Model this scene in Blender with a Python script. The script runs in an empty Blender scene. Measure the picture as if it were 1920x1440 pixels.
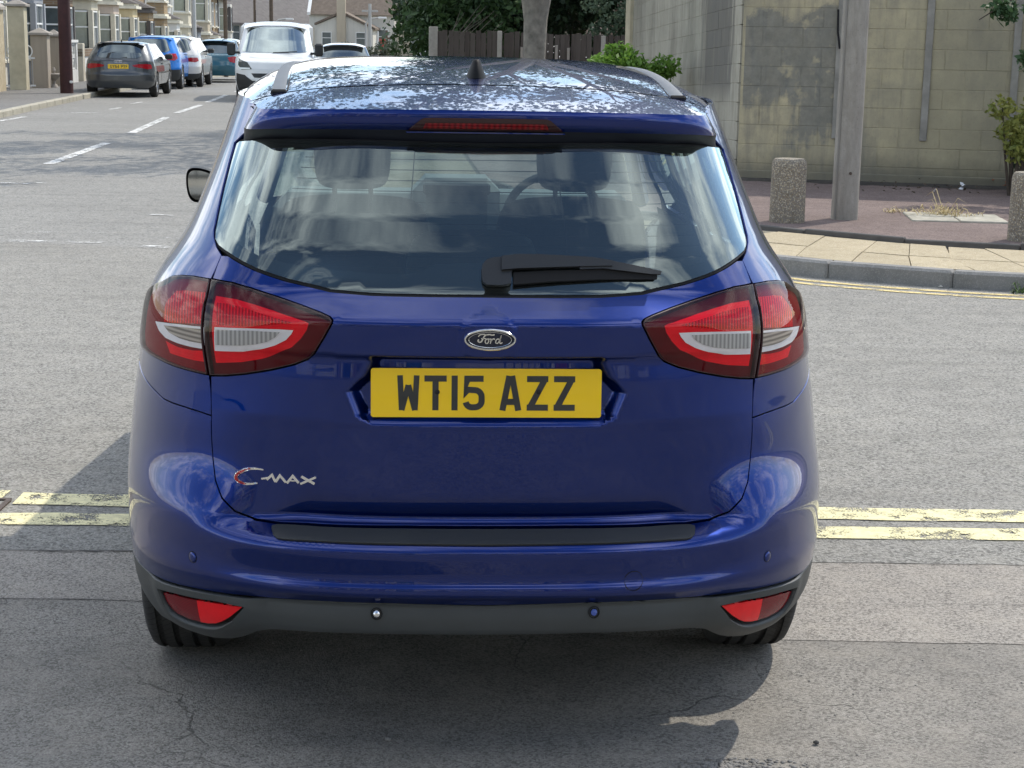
import bpy, math, random
import numpy as np
from mathutils import Vector, Matrix
from mathutils.geometry import delaunay_2d_cdt
R = math.radians
rnd = random.Random(7)
sc = bpy.context.scene
COL = sc.collection

# ------------------------------------------------------------------ camera, sky, sun, exposure
CAM_F, CAM_PITCH, CAM_ROLL, CAM_H = 3140.0, 11.7, 1.0, 1.685      # focal length in pixels of a 1920 px wide picture
_p, _r = R(CAM_PITCH), R(CAM_ROLL)
_fwd = np.array([0, math.cos(_p), -math.sin(_p)]); _down = np.array([0, -math.sin(_p), -math.cos(_p)]); _right = np.array([1., 0, 0])
CM = np.array([math.cos(_r)*_right - math.sin(_r)*_down, math.sin(_r)*_right + math.cos(_r)*_down, _fwd])
CAMPOS = np.array([0, 0, CAM_H])
cam_data = bpy.data.cameras.new('camera'); cam = bpy.data.objects.new('camera', cam_data); COL.objects.link(cam)
cam_data.sensor_width = 36; cam_data.lens = CAM_F/1920*36; cam_data.clip_start = .05; cam_data.clip_end = 2000
cam.matrix_world = Matrix(((CM[0][0], -CM[1][0], -CM[2][0], 0), (CM[0][1], -CM[1][1], -CM[2][1], 0), (CM[0][2], -CM[1][2], -CM[2][2], CAM_H), (0, 0, 0, 1)))
sc.camera = cam

SHADOW = Vector((-.58, -.66, -1.0))           # where a metre of height throws its shadow
sun_dir = (-SHADOW).normalized()
SUN_EL = math.asin(sun_dir.z); SUN_AZ = math.atan2(sun_dir.x, sun_dir.y)
sun_data = bpy.data.lights.new('sun', 'SUN'); sun_data.energy = 2.6; sun_data.angle = R(.55); sun_data.color = (1, .93, .82)
sun = bpy.data.objects.new('sun', sun_data); COL.objects.link(sun)
sun.rotation_euler = SHADOW.to_track_quat('-Z', 'Y').to_euler(); sun.location = (30, 30, 60)

CLOUDS = (11.1, 8.4, 5.9)
world = bpy.data.worlds.new('World'); sc.world = world; world.use_nodes = True
def build_world():
    nt = world.node_tree; nt.nodes.clear(); N = nt.nodes; L = nt.links
    out = N.new('ShaderNodeOutputWorld'); bg = N.new('ShaderNodeBackground'); bg.inputs[1].default_value = .15
    sky = N.new('ShaderNodeTexSky'); sky.sky_type = 'NISHITA'; sky.sun_disc = False
    sky.sun_elevation = SUN_EL; sky.sun_rotation = SUN_AZ; sky.air_density = 1.0; sky.dust_density = .25; sky.ozone_density = 1.0
    tc = N.new('ShaderNodeTexCoord'); sep = N.new('ShaderNodeSeparateXYZ'); L.new(tc.outputs['Generated'], sep.inputs[0])
    mx = N.new('ShaderNodeMath'); mx.operation = 'MAXIMUM'; L.new(sep.outputs[2], mx.inputs[0]); mx.inputs[1].default_value = 0.0
    ad = N.new('ShaderNodeMath'); ad.operation = 'ADD'; L.new(mx.outputs[0], ad.inputs[0]); ad.inputs[1].default_value = .22
    dv = N.new('ShaderNodeVectorMath'); dv.operation = 'DIVIDE'; cb = N.new('ShaderNodeCombineXYZ')
    for k in range(3): L.new(ad.outputs[0], cb.inputs[k])
    L.new(tc.outputs['Generated'], dv.inputs[0]); L.new(cb.outputs[0], dv.inputs[1])
    of = N.new('ShaderNodeVectorMath'); of.operation = 'ADD'; of.inputs[1].default_value = CLOUDS; L.new(dv.outputs[0], of.inputs[0]); dv = of
    n1 = N.new('ShaderNodeTexNoise'); n1.inputs['Scale'].default_value = 1.75; n1.inputs['Detail'].default_value = 8; n1.inputs['Roughness'].default_value = .58
    n1.inputs['Distortion'].default_value = .35
    L.new(dv.outputs[0], n1.inputs['Vector'])
    r1 = N.new('ShaderNodeValToRGB'); r1.color_ramp.elements[0].position = .455; r1.color_ramp.elements[1].position = .615
    L.new(n1.outputs[0], r1.inputs[0])
    n2 = N.new('ShaderNodeTexNoise'); n2.inputs['Scale'].default_value = 3.1; n2.inputs['Detail'].default_value = 6
    L.new(dv.outputs[0], n2.inputs['Vector'])
    r2 = N.new('ShaderNodeValToRGB'); r2.color_ramp.elements[0].position = .3; r2.color_ramp.elements[0].color = (6.2, 6.7, 7.4, 1)
    r2.color_ramp.elements[1].position = .7; r2.color_ramp.elements[1].color = (14.5, 14.5, 14.4, 1)
    L.new(n2.outputs[0], r2.inputs[0])
    mix = N.new('ShaderNodeMixRGB'); L.new(r1.outputs[0], mix.inputs[0]); L.new(sky.outputs[0], mix.inputs[1]); L.new(r2.outputs[0], mix.inputs[2])
    L.new(mix.outputs[0], bg.inputs[0]); L.new(bg.outputs[0], out.inputs[0])
build_world()
sc.view_settings.view_transform = 'Standard'; sc.view_settings.look = 'None'; sc.view_settings.gamma = 1.0
sc.view_settings.exposure = 0.47; sc.view_settings.use_curve_mapping = False
sc.cycles.max_bounces = 6; sc.cycles.diffuse_bounces = 3; sc.cycles.transparent_max_bounces = 14; sc.cycles.glossy_bounces = 4; sc.cycles.transmission_bounces = 4
sc.cycles.use_adaptive_sampling = True; sc.cycles.adaptive_threshold = .02; world.cycles.sampling_method = 'MANUAL'; world.cycles.sample_map_resolution = 512
sc.cycles.caustics_reflective = False; sc.cycles.caustics_refractive = False; sc.cycles.sample_clamp_indirect = 6
try:
    sc.cycles.use_denoising = True; sc.cycles.denoiser = 'OPENIMAGEDENOISE'
except Exception: pass

# ------------------------------------------------------------------ pixel <-> world helpers (photograph pixels, 1920 x 1440)
def ray(px, py): return np.array([(px-960)/CAM_F, (py-720)/CAM_F, 1.]) @ CM
def ground(px, py, z=0.):
    d = ray(px, py); return CAMPOS + d*((z-CAM_H)/d[2])
def at_depth(px, py, Y):
    d = ray(px, py); return CAMPOS + d*(Y/d[1])
def project(X):
    c = (np.atleast_2d(X)-CAMPOS) @ CM.T
    return np.stack([960+CAM_F*c[:, 0]/c[:, 2], 720+CAM_F*c[:, 1]/c[:, 2]], 1)

# ------------------------------------------------------------------ objects
def tag(o, label=None, cat=None, group=None, kind=None):
    if label: o['label'] = label
    if cat: o['category'] = cat
    if group: o['group'] = group
    if kind: o['kind'] = kind
    return o
def empty(name, loc=(0, 0, 0), rz=0, parent=None):
    o = bpy.data.objects.new(name, None); COL.objects.link(o); o.location = loc; o.rotation_euler = (0, 0, rz)
    o.empty_display_size = .2
    if parent: o.parent = parent
    return o
def mesh_obj(name, verts, faces, mat, parent=None, normals=None, smooth=False, sharp=None):
    me = bpy.data.meshes.new(name)
    me.from_pydata([tuple(map(float, v)) for v in verts], [], [tuple(map(int, f)) for f in faces])
    if isinstance(mat, (list, tuple)):
        for m in mat: me.materials.append(m)
    elif mat: me.materials.append(mat)
    if smooth or normals is not None:
        me.polygons.foreach_set('use_smooth', [True]*len(me.polygons))
        if sharp: me.set_sharp_from_angle(angle=R(sharp))
    if normals is not None: me.normals_split_custom_set_from_vertices([tuple(map(float, n)) for n in normals])
    me.update()
    o = bpy.data.objects.new(name, me); COL.objects.link(o)
    if parent: o.parent = parent
    return o
def clone(o, name=None, parent=None, loc=None, rot=None, scale=None):
    c = o.copy(); COL.objects.link(c); c.parent = parent
    if name: c.name = name
    if loc is not None: c.location = loc
    if rot is not None: c.rotation_euler = rot
    if scale is not None: c.scale = scale
    return c
def clone_tree(o, parent=None):
    c = o.copy(); COL.objects.link(c); c.parent = parent
    for ch in o.children: clone_tree(ch, c)
    return c

class MB:
    """collects boxes, prisms, tubes and lathes; build() links them as one mesh"""
    def __init__(s): s.v = []; s.f = []
    def add(s, v, f):
        n = len(s.v); s.v += [tuple(q) for q in v]; s.f += [tuple(i+n for i in q) for q in f]; return s
    def box(s, x0, x1, y0, y1, z0, z1, M=None):
        v = [(x, y, z) for z in (z0, z1) for y in (y0, y1) for x in (x0, x1)]
        if M is not None: v = [tuple(M @ Vector(q)) for q in v]
        return s.add(v, [(0, 2, 3, 1), (4, 5, 7, 6), (0, 1, 5, 4), (2, 6, 7, 3), (0, 4, 6, 2), (1, 3, 7, 5)])
    def bbox(s, x0, x1, y0, y1, z0, z1, b, M=None):
        """box with chamfered edges"""
        b = min(b, (x1-x0)*.45, (y1-y0)*.45, (z1-z0)*.45)
        cs = [(x0, x1), (y0, y1), (z0, z1)]; v = []; idx = {}
        for i in (0, 1):
            for j in (0, 1):
                for k in (0, 1):
                    for ax in range(3):
                        p = [cs[0][i], cs[1][j], cs[2][k]]
                        for a2, e in enumerate((i, j, k)):
                            if a2 != ax: p[a2] += b if e == 0 else -b
                        idx[i, j, k, ax] = len(v); v.append(tuple(p))
        f = []
        for ax in range(3):
            o1, o2 = [a for a in range(3) if a != ax]
            for e in (0, 1):
                q = []
                for (m, n) in ((0, 0), (1, 0), (1, 1), (0, 1)):
                    c = [0, 0, 0]; c[ax] = e; c[o1] = m; c[o2] = n; q.append(idx[c[0], c[1], c[2], ax])
                f.append(tuple(q))
            for m in (0, 1):
                for n in (0, 1):
                    a0 = [0, 0, 0]; a1 = [0, 0, 0]; a0[ax] = 0; a1[ax] = 1
                    a0[o1] = a1[o1] = m; a0[o2] = a1[o2] = n
                    f.append((idx[(*a0, o1)], idx[(*a1, o1)], idx[(*a1, o2)], idx[(*a0, o2)]))
        for i in (0, 1):
            for j in (0, 1):
                for k in (0, 1): f.append((idx[i, j, k, 0], idx[i, j, k, 1], idx[i, j, k, 2]))
        C = Vector(((x0+x1)/2, (y0+y1)/2, (z0+z1)/2)); g = []
        for q in f:
            P = [Vector(v[i]) for i in q]; nrm = (P[1]-P[0]).cross(P[2]-P[0]); cen = sum(P, Vector())/len(P)
            g.append(q if nrm.dot(cen-C) > 0 else q[::-1])
        if M is not None: v = [tuple(M @ Vector(q)) for q in v]
        return s.add(v, g)
    def prism(s, poly, z0, z1, M=None):
        """polygon in xy (counter-clockwise) pulled from z0 to z1"""
        n = len(poly); v = [(x, y, z0) for x, y in poly]+[(x, y, z1) for x, y in poly]
        if M is not None: v = [tuple(M @ Vector(q)) for q in v]
        return s.add(v, [tuple(range(n))[::-1], tuple(range(n, 2*n))]+[(i, (i+1) % n, n+(i+1) % n, n+i) for i in range(n)])
    def tube(s, path, r, n=8, caps=True, up=None):
        P = [Vector(p) for p in path]; rr = r if isinstance(r, (list, tuple)) else [r]*len(P); v = []; f = []
        u = None
        for i, p in enumerate(P):
            t = (P[min(i+1, len(P)-1)]-P[max(i-1, 0)]).normalized()
            if u is None:
                a = Vector((0, 0, 1)) if abs(t.z) < .9 else Vector((1, 0, 0)); u = (a-t*a.dot(t)).normalized()
            else: u = (u-t*u.dot(t)).normalized()
            w = t.cross(u)
            for k in range(n):
                an = 2*math.pi*k/n; v.append(tuple(p+(u*math.cos(an)+w*math.sin(an))*rr[i]))
        for i in range(len(P)-1):
            for k in range(n): f.append((i*n+k, i*n+(k+1) % n, (i+1)*n+(k+1) % n, (i+1)*n+k))
        if caps: f += [tuple(range(n))[::-1], tuple(range((len(P)-1)*n, len(P)*n))]
        return s.add(v, f)
    def lathe(s, prof, n=24, M=None, closed=False):
        """profile [(r, h)] turned round z"""
        v = []; f = []
        for r, h in prof:
            for k in range(n):
                a = 2*math.pi*k/n; v.append((r*math.cos(a), r*math.sin(a), h))
        m = len(prof)
        for i in range(m-1 if not closed else m):
            j = (i+1) % m
            for k in range(n): f.append((i*n+k, i*n+(k+1) % n, j*n+(k+1) % n, j*n+k))
        if not closed: f += [tuple(range(n))[::-1], tuple(range((m-1)*n, m*n))]
        if M is not None: v = [tuple(M @ Vector(q)) for q in v]
        return s.add(v, f)
    def build(s, name, mat, parent=None, smooth=False, sharp=35):
        return mesh_obj(name, s.v, s.f, mat, parent, smooth=smooth, sharp=sharp if smooth else None)

# ------------------------------------------------------------------ materials
MATS = {}
class NB:
    def __init__(s, name):
        s.m = bpy.data.materials.new(name); s.m.use_nodes = True; s.nt = s.m.node_tree; s.N = s.nt.nodes; s.L = s.nt.links
        s.p = s.N['Principled BSDF']; s.out = s.N['Material Output']; s._tc = None
    def link(s, a, b): s.L.new(a, b)
    def tc(s, kind='Object'):
        if s._tc is None: s._tc = s.N.new('ShaderNodeTexCoord')
        return s._tc.outputs[kind]
    def mapping(s, src, scale=(1, 1, 1), loc=(0, 0, 0), rot=(0, 0, 0)):
        m = s.N.new('ShaderNodeMapping'); m.inputs['Scale'].default_value = scale; m.inputs['Location'].default_value = loc; m.inputs['Rotation'].default_value = rot
        s.L.new(src, m.inputs[0]); return m.outputs[0]
    def noise(s, vec, scale, detail=4, rough=.55, dist=0.):
        n = s.N.new('ShaderNodeTexNoise'); n.inputs['Scale'].default_value = scale; n.inputs['Detail'].default_value = detail
        n.inputs['Roughness'].default_value = rough; n.inputs['Distortion'].default_value = dist; s.L.new(vec, n.inputs['Vector']); return n.outputs[0]
    def voronoi(s, vec, scale, feature='F1', out=0, rand=1.):
        if out == 'both': n = s.N.new('ShaderNodeTexVoronoi'); n.inputs['Scale'].default_value = scale; s.L.new(vec, n.inputs['Vector']); return n.outputs[0], n.outputs[1]
        n = s.N.new('ShaderNodeTexVoronoi'); n.feature = feature; n.inputs['Scale'].default_value = scale; n.inputs['Randomness'].default_value = rand
        s.L.new(vec, n.inputs['Vector']); return n.outputs[out]
    def wave(s, vec, scale, dist=0., direction='X', detail=0, dscale=1.):
        n = s.N.new('ShaderNodeTexWave'); n.bands_direction = direction; n.inputs['Scale'].default_value = scale; n.inputs['Distortion'].default_value = dist
        n.inputs['Detail'].default_value = detail; n.inputs['Detail Scale'].default_value = dscale
        s.L.new(vec, n.inputs['Vector']); return n.outputs[1]
    def ramp(s, fac, stops, interp='LINEAR'):
        r = s.N.new('ShaderNodeValToRGB'); e = r.color_ramp.elements; r.color_ramp.interpolation = interp
        while len(e) < len(stops): e.new(.5)
        for el, (p, c) in zip(e, stops):
            el.position = p; el.color = c if len(c) == 4 else (*c, 1)
        s.L.new(fac, r.inputs[0]); return r.outputs[0]
    def rng(s, fac, a, b, c=0., d=1.):
        r = s.N.new('ShaderNodeMapRange'); r.inputs[1].default_value = a; r.inputs[2].default_value = b; r.inputs[3].default_value = c; r.inputs[4].default_value = d
        s.L.new(fac, r.inputs[0]); return r.outputs[0]
    def mix(s, fac, a, b, mode='MIX'):
        m = s.N.new('ShaderNodeMixRGB'); m.blend_type = mode
        for k, q in enumerate((fac, a, b)):
            if hasattr(q, 'links'): s.L.new(q, m.inputs[k])
            elif k == 0: m.inputs[0].default_value = q
            else: m.inputs[k].default_value = (*q, 1) if len(q) == 3 else q
        return m.outputs[0]
    def math(s, op, a, b=None):
        m = s.N.new('ShaderNodeMath'); m.operation = op
        for k, q in enumerate((a, b)):
            if q is None: continue
            if hasattr(q, 'links'): s.L.new(q, m.inputs[k])
            else: m.inputs[k].default_value = q
        return m.outputs[0]
    def sep(s, vec):
        n = s.N.new('ShaderNodeSeparateXYZ'); s.L.new(vec, n.inputs[0]); return n.outputs
    def objrand(s):
        return s.N.new('ShaderNodeObjectInfo').outputs['Random']
    def set(s, col=None, rough=None, metal=None, spec=None, coat=None, coat_r=None, alpha=None, bump=None, bstr=.3, bdist=.01, trans=None, emit=None, estr=1., sheen=None):
        I = s.p.inputs
        def put(k, q):
            if q is None: return
            if hasattr(q, 'links'): s.L.new(q, I[k])
            elif isinstance(q, (tuple, list)): I[k].default_value = (*q, 1) if len(q) == 3 else q
            else: I[k].default_value = q
        put('Base Color', col); put('Roughness', rough); put('Metallic', metal); put('Specular IOR Level', spec); put('Coat Weight', coat); put('Coat Roughness', coat_r)
        put('Alpha', alpha); put('Transmission Weight', trans); put('Sheen Weight', sheen)
        if emit is not None: put('Emission Color', emit); I['Emission Strength'].default_value = estr
        if bump is not None:
            b = s.N.new('ShaderNodeBump'); b.inputs['Strength'].default_value = bstr; b.inputs['Distance'].default_value = bdist
            s.L.new(bump, b.inputs['Height']); s.L.new(b.outputs[0], I['Normal'])
        return s.m
def plain(name, col, rough=.5, metal=0., coat=0., var=.0, scale=6., bump=0., bscale=60., spec=.5, coat_r=.03, bdist=.003):
    """plain coloured stuff with a little mottling and relief"""
    if name in MATS: return MATS[name]
    b = NB(name); c = col
    if coat >= .9 and not metal: spec = .0
    if var: 
        n = b.noise(b.tc(), scale, 5, .6)
        c = b.ramp(n, [(.25, tuple(q*(1-var) for q in col)), (.75, tuple(min(1, q*(1+var)) for q in col))])
    bm = b.noise(b.tc(), bscale, 3) if bump else None
    MATS[name] = b.set(c, rough, metal, spec, coat, coat_r, bump=bm, bstr=bump, bdist=bdist); return MATS[name]
def glassmat(name, tint, refl=1.6, rough=.0, dirt=0., gcol=(1, 1, 1)):
    if name in MATS: return MATS[name]
    b = NB(name); N, L = b.N, b.L
    tr = N.new('ShaderNodeBsdfTransparent'); tr.inputs[0].default_value = (*tint, 1)
    gl = N.new('ShaderNodeBsdfGlossy'); gl.inputs['Roughness'].default_value = rough; gl.inputs[0].default_value = (*gcol, 1)
    fr = N.new('ShaderNodeFresnel'); fr.inputs[0].default_value = 1.52
    f = b.math('MINIMUM', b.math('MULTIPLY', fr.outputs[0], refl), 1.0)
    mx = N.new('ShaderNodeMixShader'); L.new(f, mx.inputs[0]); L.new(tr.outputs[0], mx.inputs[1]); L.new(gl.outputs[0], mx.inputs[2])
    o = mx
    if dirt:
        df = N.new('ShaderNodeBsdfDiffuse'); df.inputs[0].default_value = (.62, .64, .62, 1)
        m2 = N.new('ShaderNodeMixShader'); n = b.rng(b.noise(b.tc(), 5, 4), .3, .8, dirt*.5, dirt*1.3); L.new(n, m2.inputs[0])
        L.new(mx.outputs[0], m2.inputs[1]); L.new(df.outputs[0], m2.inputs[2]); o = m2
    L.new(o.outputs[0], b.out.inputs[0]); b.N.remove(b.p); MATS[name] = b.m; return b.m

# ------------------------------------------------------------------ curved panels cut from a parametric surface
def in_poly(P, poly):
    x, y = P[:, 0], P[:, 1]; ins = np.zeros(len(P), bool); n = len(poly)
    for i in range(n):
        x0, y0 = poly[i]; x1, y1 = poly[(i+1) % n]
        c = ((y0 > y) != (y1 > y)); 
        if y1 != y0: ins ^= c & (x < (x1-x0)*(y-y0)/(y1-y0)+x0)
    return ins
def edge_dist(P, poly):
    d = np.full(len(P), 1e9); n = len(poly)
    for i in range(n):
        a = np.array(poly[i]); b = np.array(poly[(i+1) % n]); ab = b-a; L2 = (ab@ab) or 1e-12
        t = np.clip(((P-a)@ab)/L2, 0, 1); d = np.minimum(d, np.hypot(*(P-a-t[:, None]*ab).T))
    return d
def densify(poly, res, closed=True):
    out = []; n = len(poly)
    for i in range(n if closed else n-1):
        a = np.array(poly[i], float); b = np.array(poly[(i+1) % n], float); k = max(1, int(math.ceil(np.hypot(*(b-a))/res)))
        for j in range(k): out.append(tuple(a+(b-a)*j/k))
    if not closed: out.append(tuple(map(float, poly[-1])))
    return out
def smooth_closed(poly, it=1):
    for _ in range(it):
        q = []
        for i in range(len(poly)):
            a, b = np.array(poly[i]), np.array(poly[(i+1) % len(poly)]); q += [tuple(.75*a+.25*b), tuple(.25*a+.75*b)]
        poly = q
    return poly
def chaikin(poly, it=2):
    for _ in range(it):
        q = [poly[0]]
        for i in range(len(poly)-1):
            a, b = np.array(poly[i]), np.array(poly[i+1]); q += [tuple(.75*a+.25*b), tuple(.25*a+.75*b)]
        poly = q+[poly[-1]]
    return poly
def area(poly): 
    p = np.array(poly); return .5*np.sum(p[:, 0]*np.roll(p[:, 1], -1)-p[:, 1]*np.roll(p[:, 0], -1))
def inset(poly, d):
    """move every side inward by d"""
    p = [np.array(q, float) for q in poly]; s = 1 if area(poly) > 0 else -1; n = len(p); out = []
    for i in range(n):
        a, b, c = p[i-1], p[i], p[(i+1) % n]; e1 = b-a; e2 = c-b
        e1 = e1/(np.hypot(*e1) or 1); e2 = e2/(np.hypot(*e2) or 1)
        n1 = np.array([-e1[1], e1[0]])*s; n2 = np.array([-e2[1], e2[0]])*s; m = n1+n2; L = m@m
        out.append(tuple(b+m*(2*d/L if L > .6 else d/max(np.sqrt(L), .5))))
    return out
def surf_normals(fn, uv, eps=.0015):
    du = np.array([eps, 0]); dv = np.array([0, eps])
    n = np.cross(fn(uv+du)-fn(uv-du), fn(uv+dv)-fn(uv-dv)); return n/(np.linalg.norm(n, axis=1)[:, None]+1e-12)
def panel(name, fn, outline, mat, parent, res=.02, holes=(), rim=.015, off=0., lines=(), gap=0., flip=False, rimmat=None, fine=None):
    """sheet over surface fn(uv)->xyz bounded by outline, with folded-in edges of depth rim"""
    loops = [densify(inset(outline, gap) if gap else outline, res)]+[densify(inset(h, -gap) if gap else h, res) for h in holes]
    pts = []; edges = []
    for lp in loops:
        n0 = len(pts); pts += lp; edges += [(n0+i, n0+(i+1) % len(lp)) for i in range(len(lp))]
    for ln in lines:
        d = np.array(densify(ln, res, False)); ok = in_poly(d, loops[0]) & (edge_dist(d, loops[0]) > res*.3)
        for h in loops[1:]: ok &= ~in_poly(d, h) & (edge_dist(d, h) > res*.3)
        prev = None
        for q, k in zip(d, ok):
            if k:
                pts.append(tuple(q))
                if prev is not None: edges.append((prev, len(pts)-1))
                prev = len(pts)-1
            else: prev = None
    fixed = np.array(pts)
    lo = np.array(loops[0]).min(0); hi = np.array(loops[0]).max(0)
    gx, gy = np.meshgrid(np.arange(lo[0]+res*.5, hi[0], res), np.arange(lo[1]+res*.5, hi[1], res)); g = np.stack([gx.ravel(), gy.ravel()], 1)
    if fine:
        (fx0, fx1, fy0, fy1), fr = fine; inn = (g[:, 0] > fx0) & (g[:, 0] < fx1) & (g[:, 1] > fy0) & (g[:, 1] < fy1)
        hx, hy = np.meshgrid(np.arange(fx0, fx1, fr), np.arange(fy0, fy1, fr)); g = np.vstack([g[~inn], np.stack([hx.ravel(), hy.ravel()], 1)])
    ok = in_poly(g, loops[0])
    for h in loops[1:]: ok &= ~in_poly(g, h)
    g = g[ok]
    if len(g):
        d = np.full(len(g), 1e9)
        for k in range(0, len(fixed), 200): d = np.minimum(d, np.sqrt(((g[:, None]-fixed[None, k:k+200])**2).sum(2)).min(1))
        g = g[d > res*(.45 if not fine else .25)]
    allp = np.vstack([fixed, g]) if len(g) else fixed
    cv, ce, cf, ov, oe, of = delaunay_2d_cdt([Vector(p) for p in allp], edges, [], 0, 1e-6)
    uv = np.array([(v.x, v.y) for v in cv]); tri = np.array([f for f in cf if len(f) == 3])
    cen = uv[tri].mean(1); ok = in_poly(cen, loops[0])
    for h in loops[1:]: ok &= ~in_poly(cen, h)
    tri = tri[ok]
    nrm = surf_normals(fn, uv)
    if flip: nrm = -nrm
    X = fn(uv)+nrm*off
    a = np.cross(X[tri[:, 1]]-X[tri[:, 0]], X[tri[:, 2]]-X[tri[:, 0]]); bad = (a*nrm[tri].mean(1)).sum(1) < 0
    tri[bad] = tri[bad][:, ::-1]
    V = list(X); Nn = list(nrm); F = [tuple(t) for t in tri]
    if rim:
        used = set(); cnt = {}
        for t in tri:
            for i in range(3):
                e = (int(t[i]), int(t[(i+1) % 3])); cnt[e] = cnt.get(e, 0)+1
        bnd = [e for e in cnt if (e[1], e[0]) not in cnt]
        m = {}
        for e in bnd:
            for q in e:
                if q not in m:
                    m[q] = len(V); V.append(X[q]); V.append(X[q]-nrm[q]*.35*rim); V.append(X[q]-nrm[q]*rim)
        acc = {q: np.zeros(3) for q in m}
        for (i, j) in bnd:
            t = np.cross(X[j]-X[i], nrm[i]); acc[i] += t; acc[j] += t
        for q in m:
            o = acc[q]/(np.linalg.norm(acc[q])+1e-12); k = nrm[q]+o; k /= np.linalg.norm(k)+1e-12
            Nn += [k, o, o]
        # order check: dict order equals append order
        for (i, j) in bnd:
            F.append((m[j], m[i], m[i]+1, m[j]+1)); F.append((m[j]+1, m[i]+1, m[i]+2, m[j]+2))
    return mesh_obj(name, V, F, mat, parent, normals=Nn)
def patch(name, fn, u0, u1, nu, v0, v1, nv, mat, parent=None, off=0., flip=False):
    U, Vv = np.meshgrid(np.linspace(u0, u1, nu+1), np.linspace(v0, v1, nv+1)); uv = np.stack([U.ravel(), Vv.ravel()], 1)
    n = surf_normals(fn, uv); n = -n if flip else n; X = fn(uv)+n*off; F = []
    for j in range(nv):
        for i in range(nu):
            a = j*(nu+1)+i; q = (a, a+1, a+nu+2, a+nu+1); F.append(q[::-1] if flip else q)
    return mesh_obj(name, X, F, mat, parent, normals=n)
def table(tab, sig=0.004, lo=0., hi=2.2):
    z = np.arange(lo, hi, .002); t = sorted(tab); y = np.interp(z, [q[0] for q in t], [q[1] for q in t])
    if sig:
        k = np.arange(-int(4*sig/.002)-1, int(4*sig/.002)+2)*.002; k = np.exp(-.5*(k/sig)**2); k /= k.sum()
        y = np.convolve(np.pad(y, len(k)//2, mode='edge'), k, 'valid')
    return lambda q: np.interp(q, z, y)
class Body:
    """horizontal sections of a car: u = metres round the section from the middle of the tail, v = height"""
    def __init__(s, w, tail, L=.75, n=3.0, corner=None, c0=.5, c1=.68, sgn=1, wsig=.03, tsig=.004, n2=None, zb=(1.08, 1.22)):
        s.w = table(w, wsig); s.t = table(tail, tsig); s.c = table(corner, .02) if corner else None; s.c0, s.c1 = c0, c1; s.sgn = sgn
        s.L = table(L, .05) if isinstance(L, list) else (lambda z: np.full_like(z, L))
        th = np.linspace(0, math.pi/2, 6000)**1.0; x = np.sin(th)**(2/n); y = 1-np.cos(th); wn, Ln = .9, .75
        a = np.concatenate([[0], np.cumsum(np.hypot(np.diff(x)*wn, np.diff(y)*Ln))]); s.S1 = a[-1]
        s.a = np.linspace(0, s.S1, 1500); s.x = np.interp(s.a, a, x); s.y = np.interp(s.a, a, y); s.n2 = n2; s.zb = zb
        if n2:
            x = np.sin(th)**(2/n2); b = np.concatenate([[0], np.cumsum(np.hypot(np.diff(x)*wn, np.diff(y)*Ln))]); b *= s.S1/b[-1]; s.x2 = np.interp(s.a, b, x); s.y2 = np.interp(s.a, b, y)
    def __call__(s, uv):
        u, z = uv[:, 0], uv[:, 1]; au = np.abs(u)
        xh = np.interp(au, s.a, s.x); yh = np.interp(au, s.a, s.y); L = s.L(z)
        if s.n2:
            k = np.clip((z-s.zb[0])/(s.zb[1]-s.zb[0]), 0, 1); k = k*k*(3-2*k); xh = xh*(1-k)+k*np.interp(au, s.a, s.x2); yh = yh*(1-k)+k*np.interp(au, s.a, s.y2)
        y0 = s.t(z)
        if s.c is not None:
            k = np.clip((xh*.9-s.c0)/(s.c1-s.c0), 0, 1); k = k*k*(3-2*k); y0 = y0*(1-k)+s.c(z)*k
        y = y0+L*yh+np.maximum(au-s.S1, 0)
        return np.stack([np.sign(u)*s.w(z)*xh, y*s.sgn if s.sgn == 1 else -y, z], 1)
# ------------------------------------------------------------------ materials of the blue car
def m_paint(name, col, metal=.25, rough=.32):
    b = NB(name); n = b.noise(b.tc(), 900, 2); g = b.noise(b.tc(), 3.2, 6, .65); dust = b.rng(g, .45, .8, 0., .010)
    c = b.mix(dust, col, (.30, .29, .27)); fl = b.ramp(n, [(.4, (0, 0, 0)), (.75, (1, 1, 1))])
    c2 = b.mix(b.math('MULTIPLY', fl, .22), c, tuple(min(1, q*2.0+.001) for q in col))
    MATS[name] = b.set(c2, rough, metal, .05, 1.0, b.rng(g, .3, .8, .004, .02)); return MATS[name]
PAINT = m_paint('deep_blue_paint', (.0006, .0165, .145), .85, .28)
BLACKGAP = plain('black_gap', (.004, .004, .005), .8)
TRIM = plain('black_trim', (.022, .025, .026), .55, var=.15, bump=.15, bscale=900, bdist=.0006)
VALANCE = plain('charcoal_plastic', (.040, .045, .046), .5, var=.12, scale=9, bump=.2, bscale=1100, bdist=.0006)
RUBBER = plain('tyre_rubber', (.018, .018, .018), .78, var=.35, scale=14, bump=.2, bscale=300, bdist=.001)
CHROME = plain('chrome', (.78, .79, .8), .12, 1.0)
SILVER = plain('silver_rail', (.13, .14, .15), .55, .4, var=.05)
REARGLASS = glassmat('rear_window_glass', (.47, .57, .55), 3.1, .0, .015, (.80, .93, .92))
SIDEGLASS = glassmat('side_window_glass', (.62, .71, .68), 1.6)
def m_lamp(name, col, ribs=0., dirn='X', sc=60., dark=.5, rough=.25, coat=1.):
    b = NB(name); v = b.tc(); w = b.wave(v, sc, 0., dirn); n = b.noise(v, 40, 3)
    c = b.mix(b.math('MULTIPLY', w, ribs), col, tuple(q*dark for q in col)); c = b.mix(b.rng(n, .35, .75, 0, .25), c, tuple(q*.6 for q in col))
    MATS[name] = b.set(c, rough, 0., .0, coat, .01, bump=w, bstr=.10*bool(ribs), bdist=.002); return MATS[name]
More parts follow.
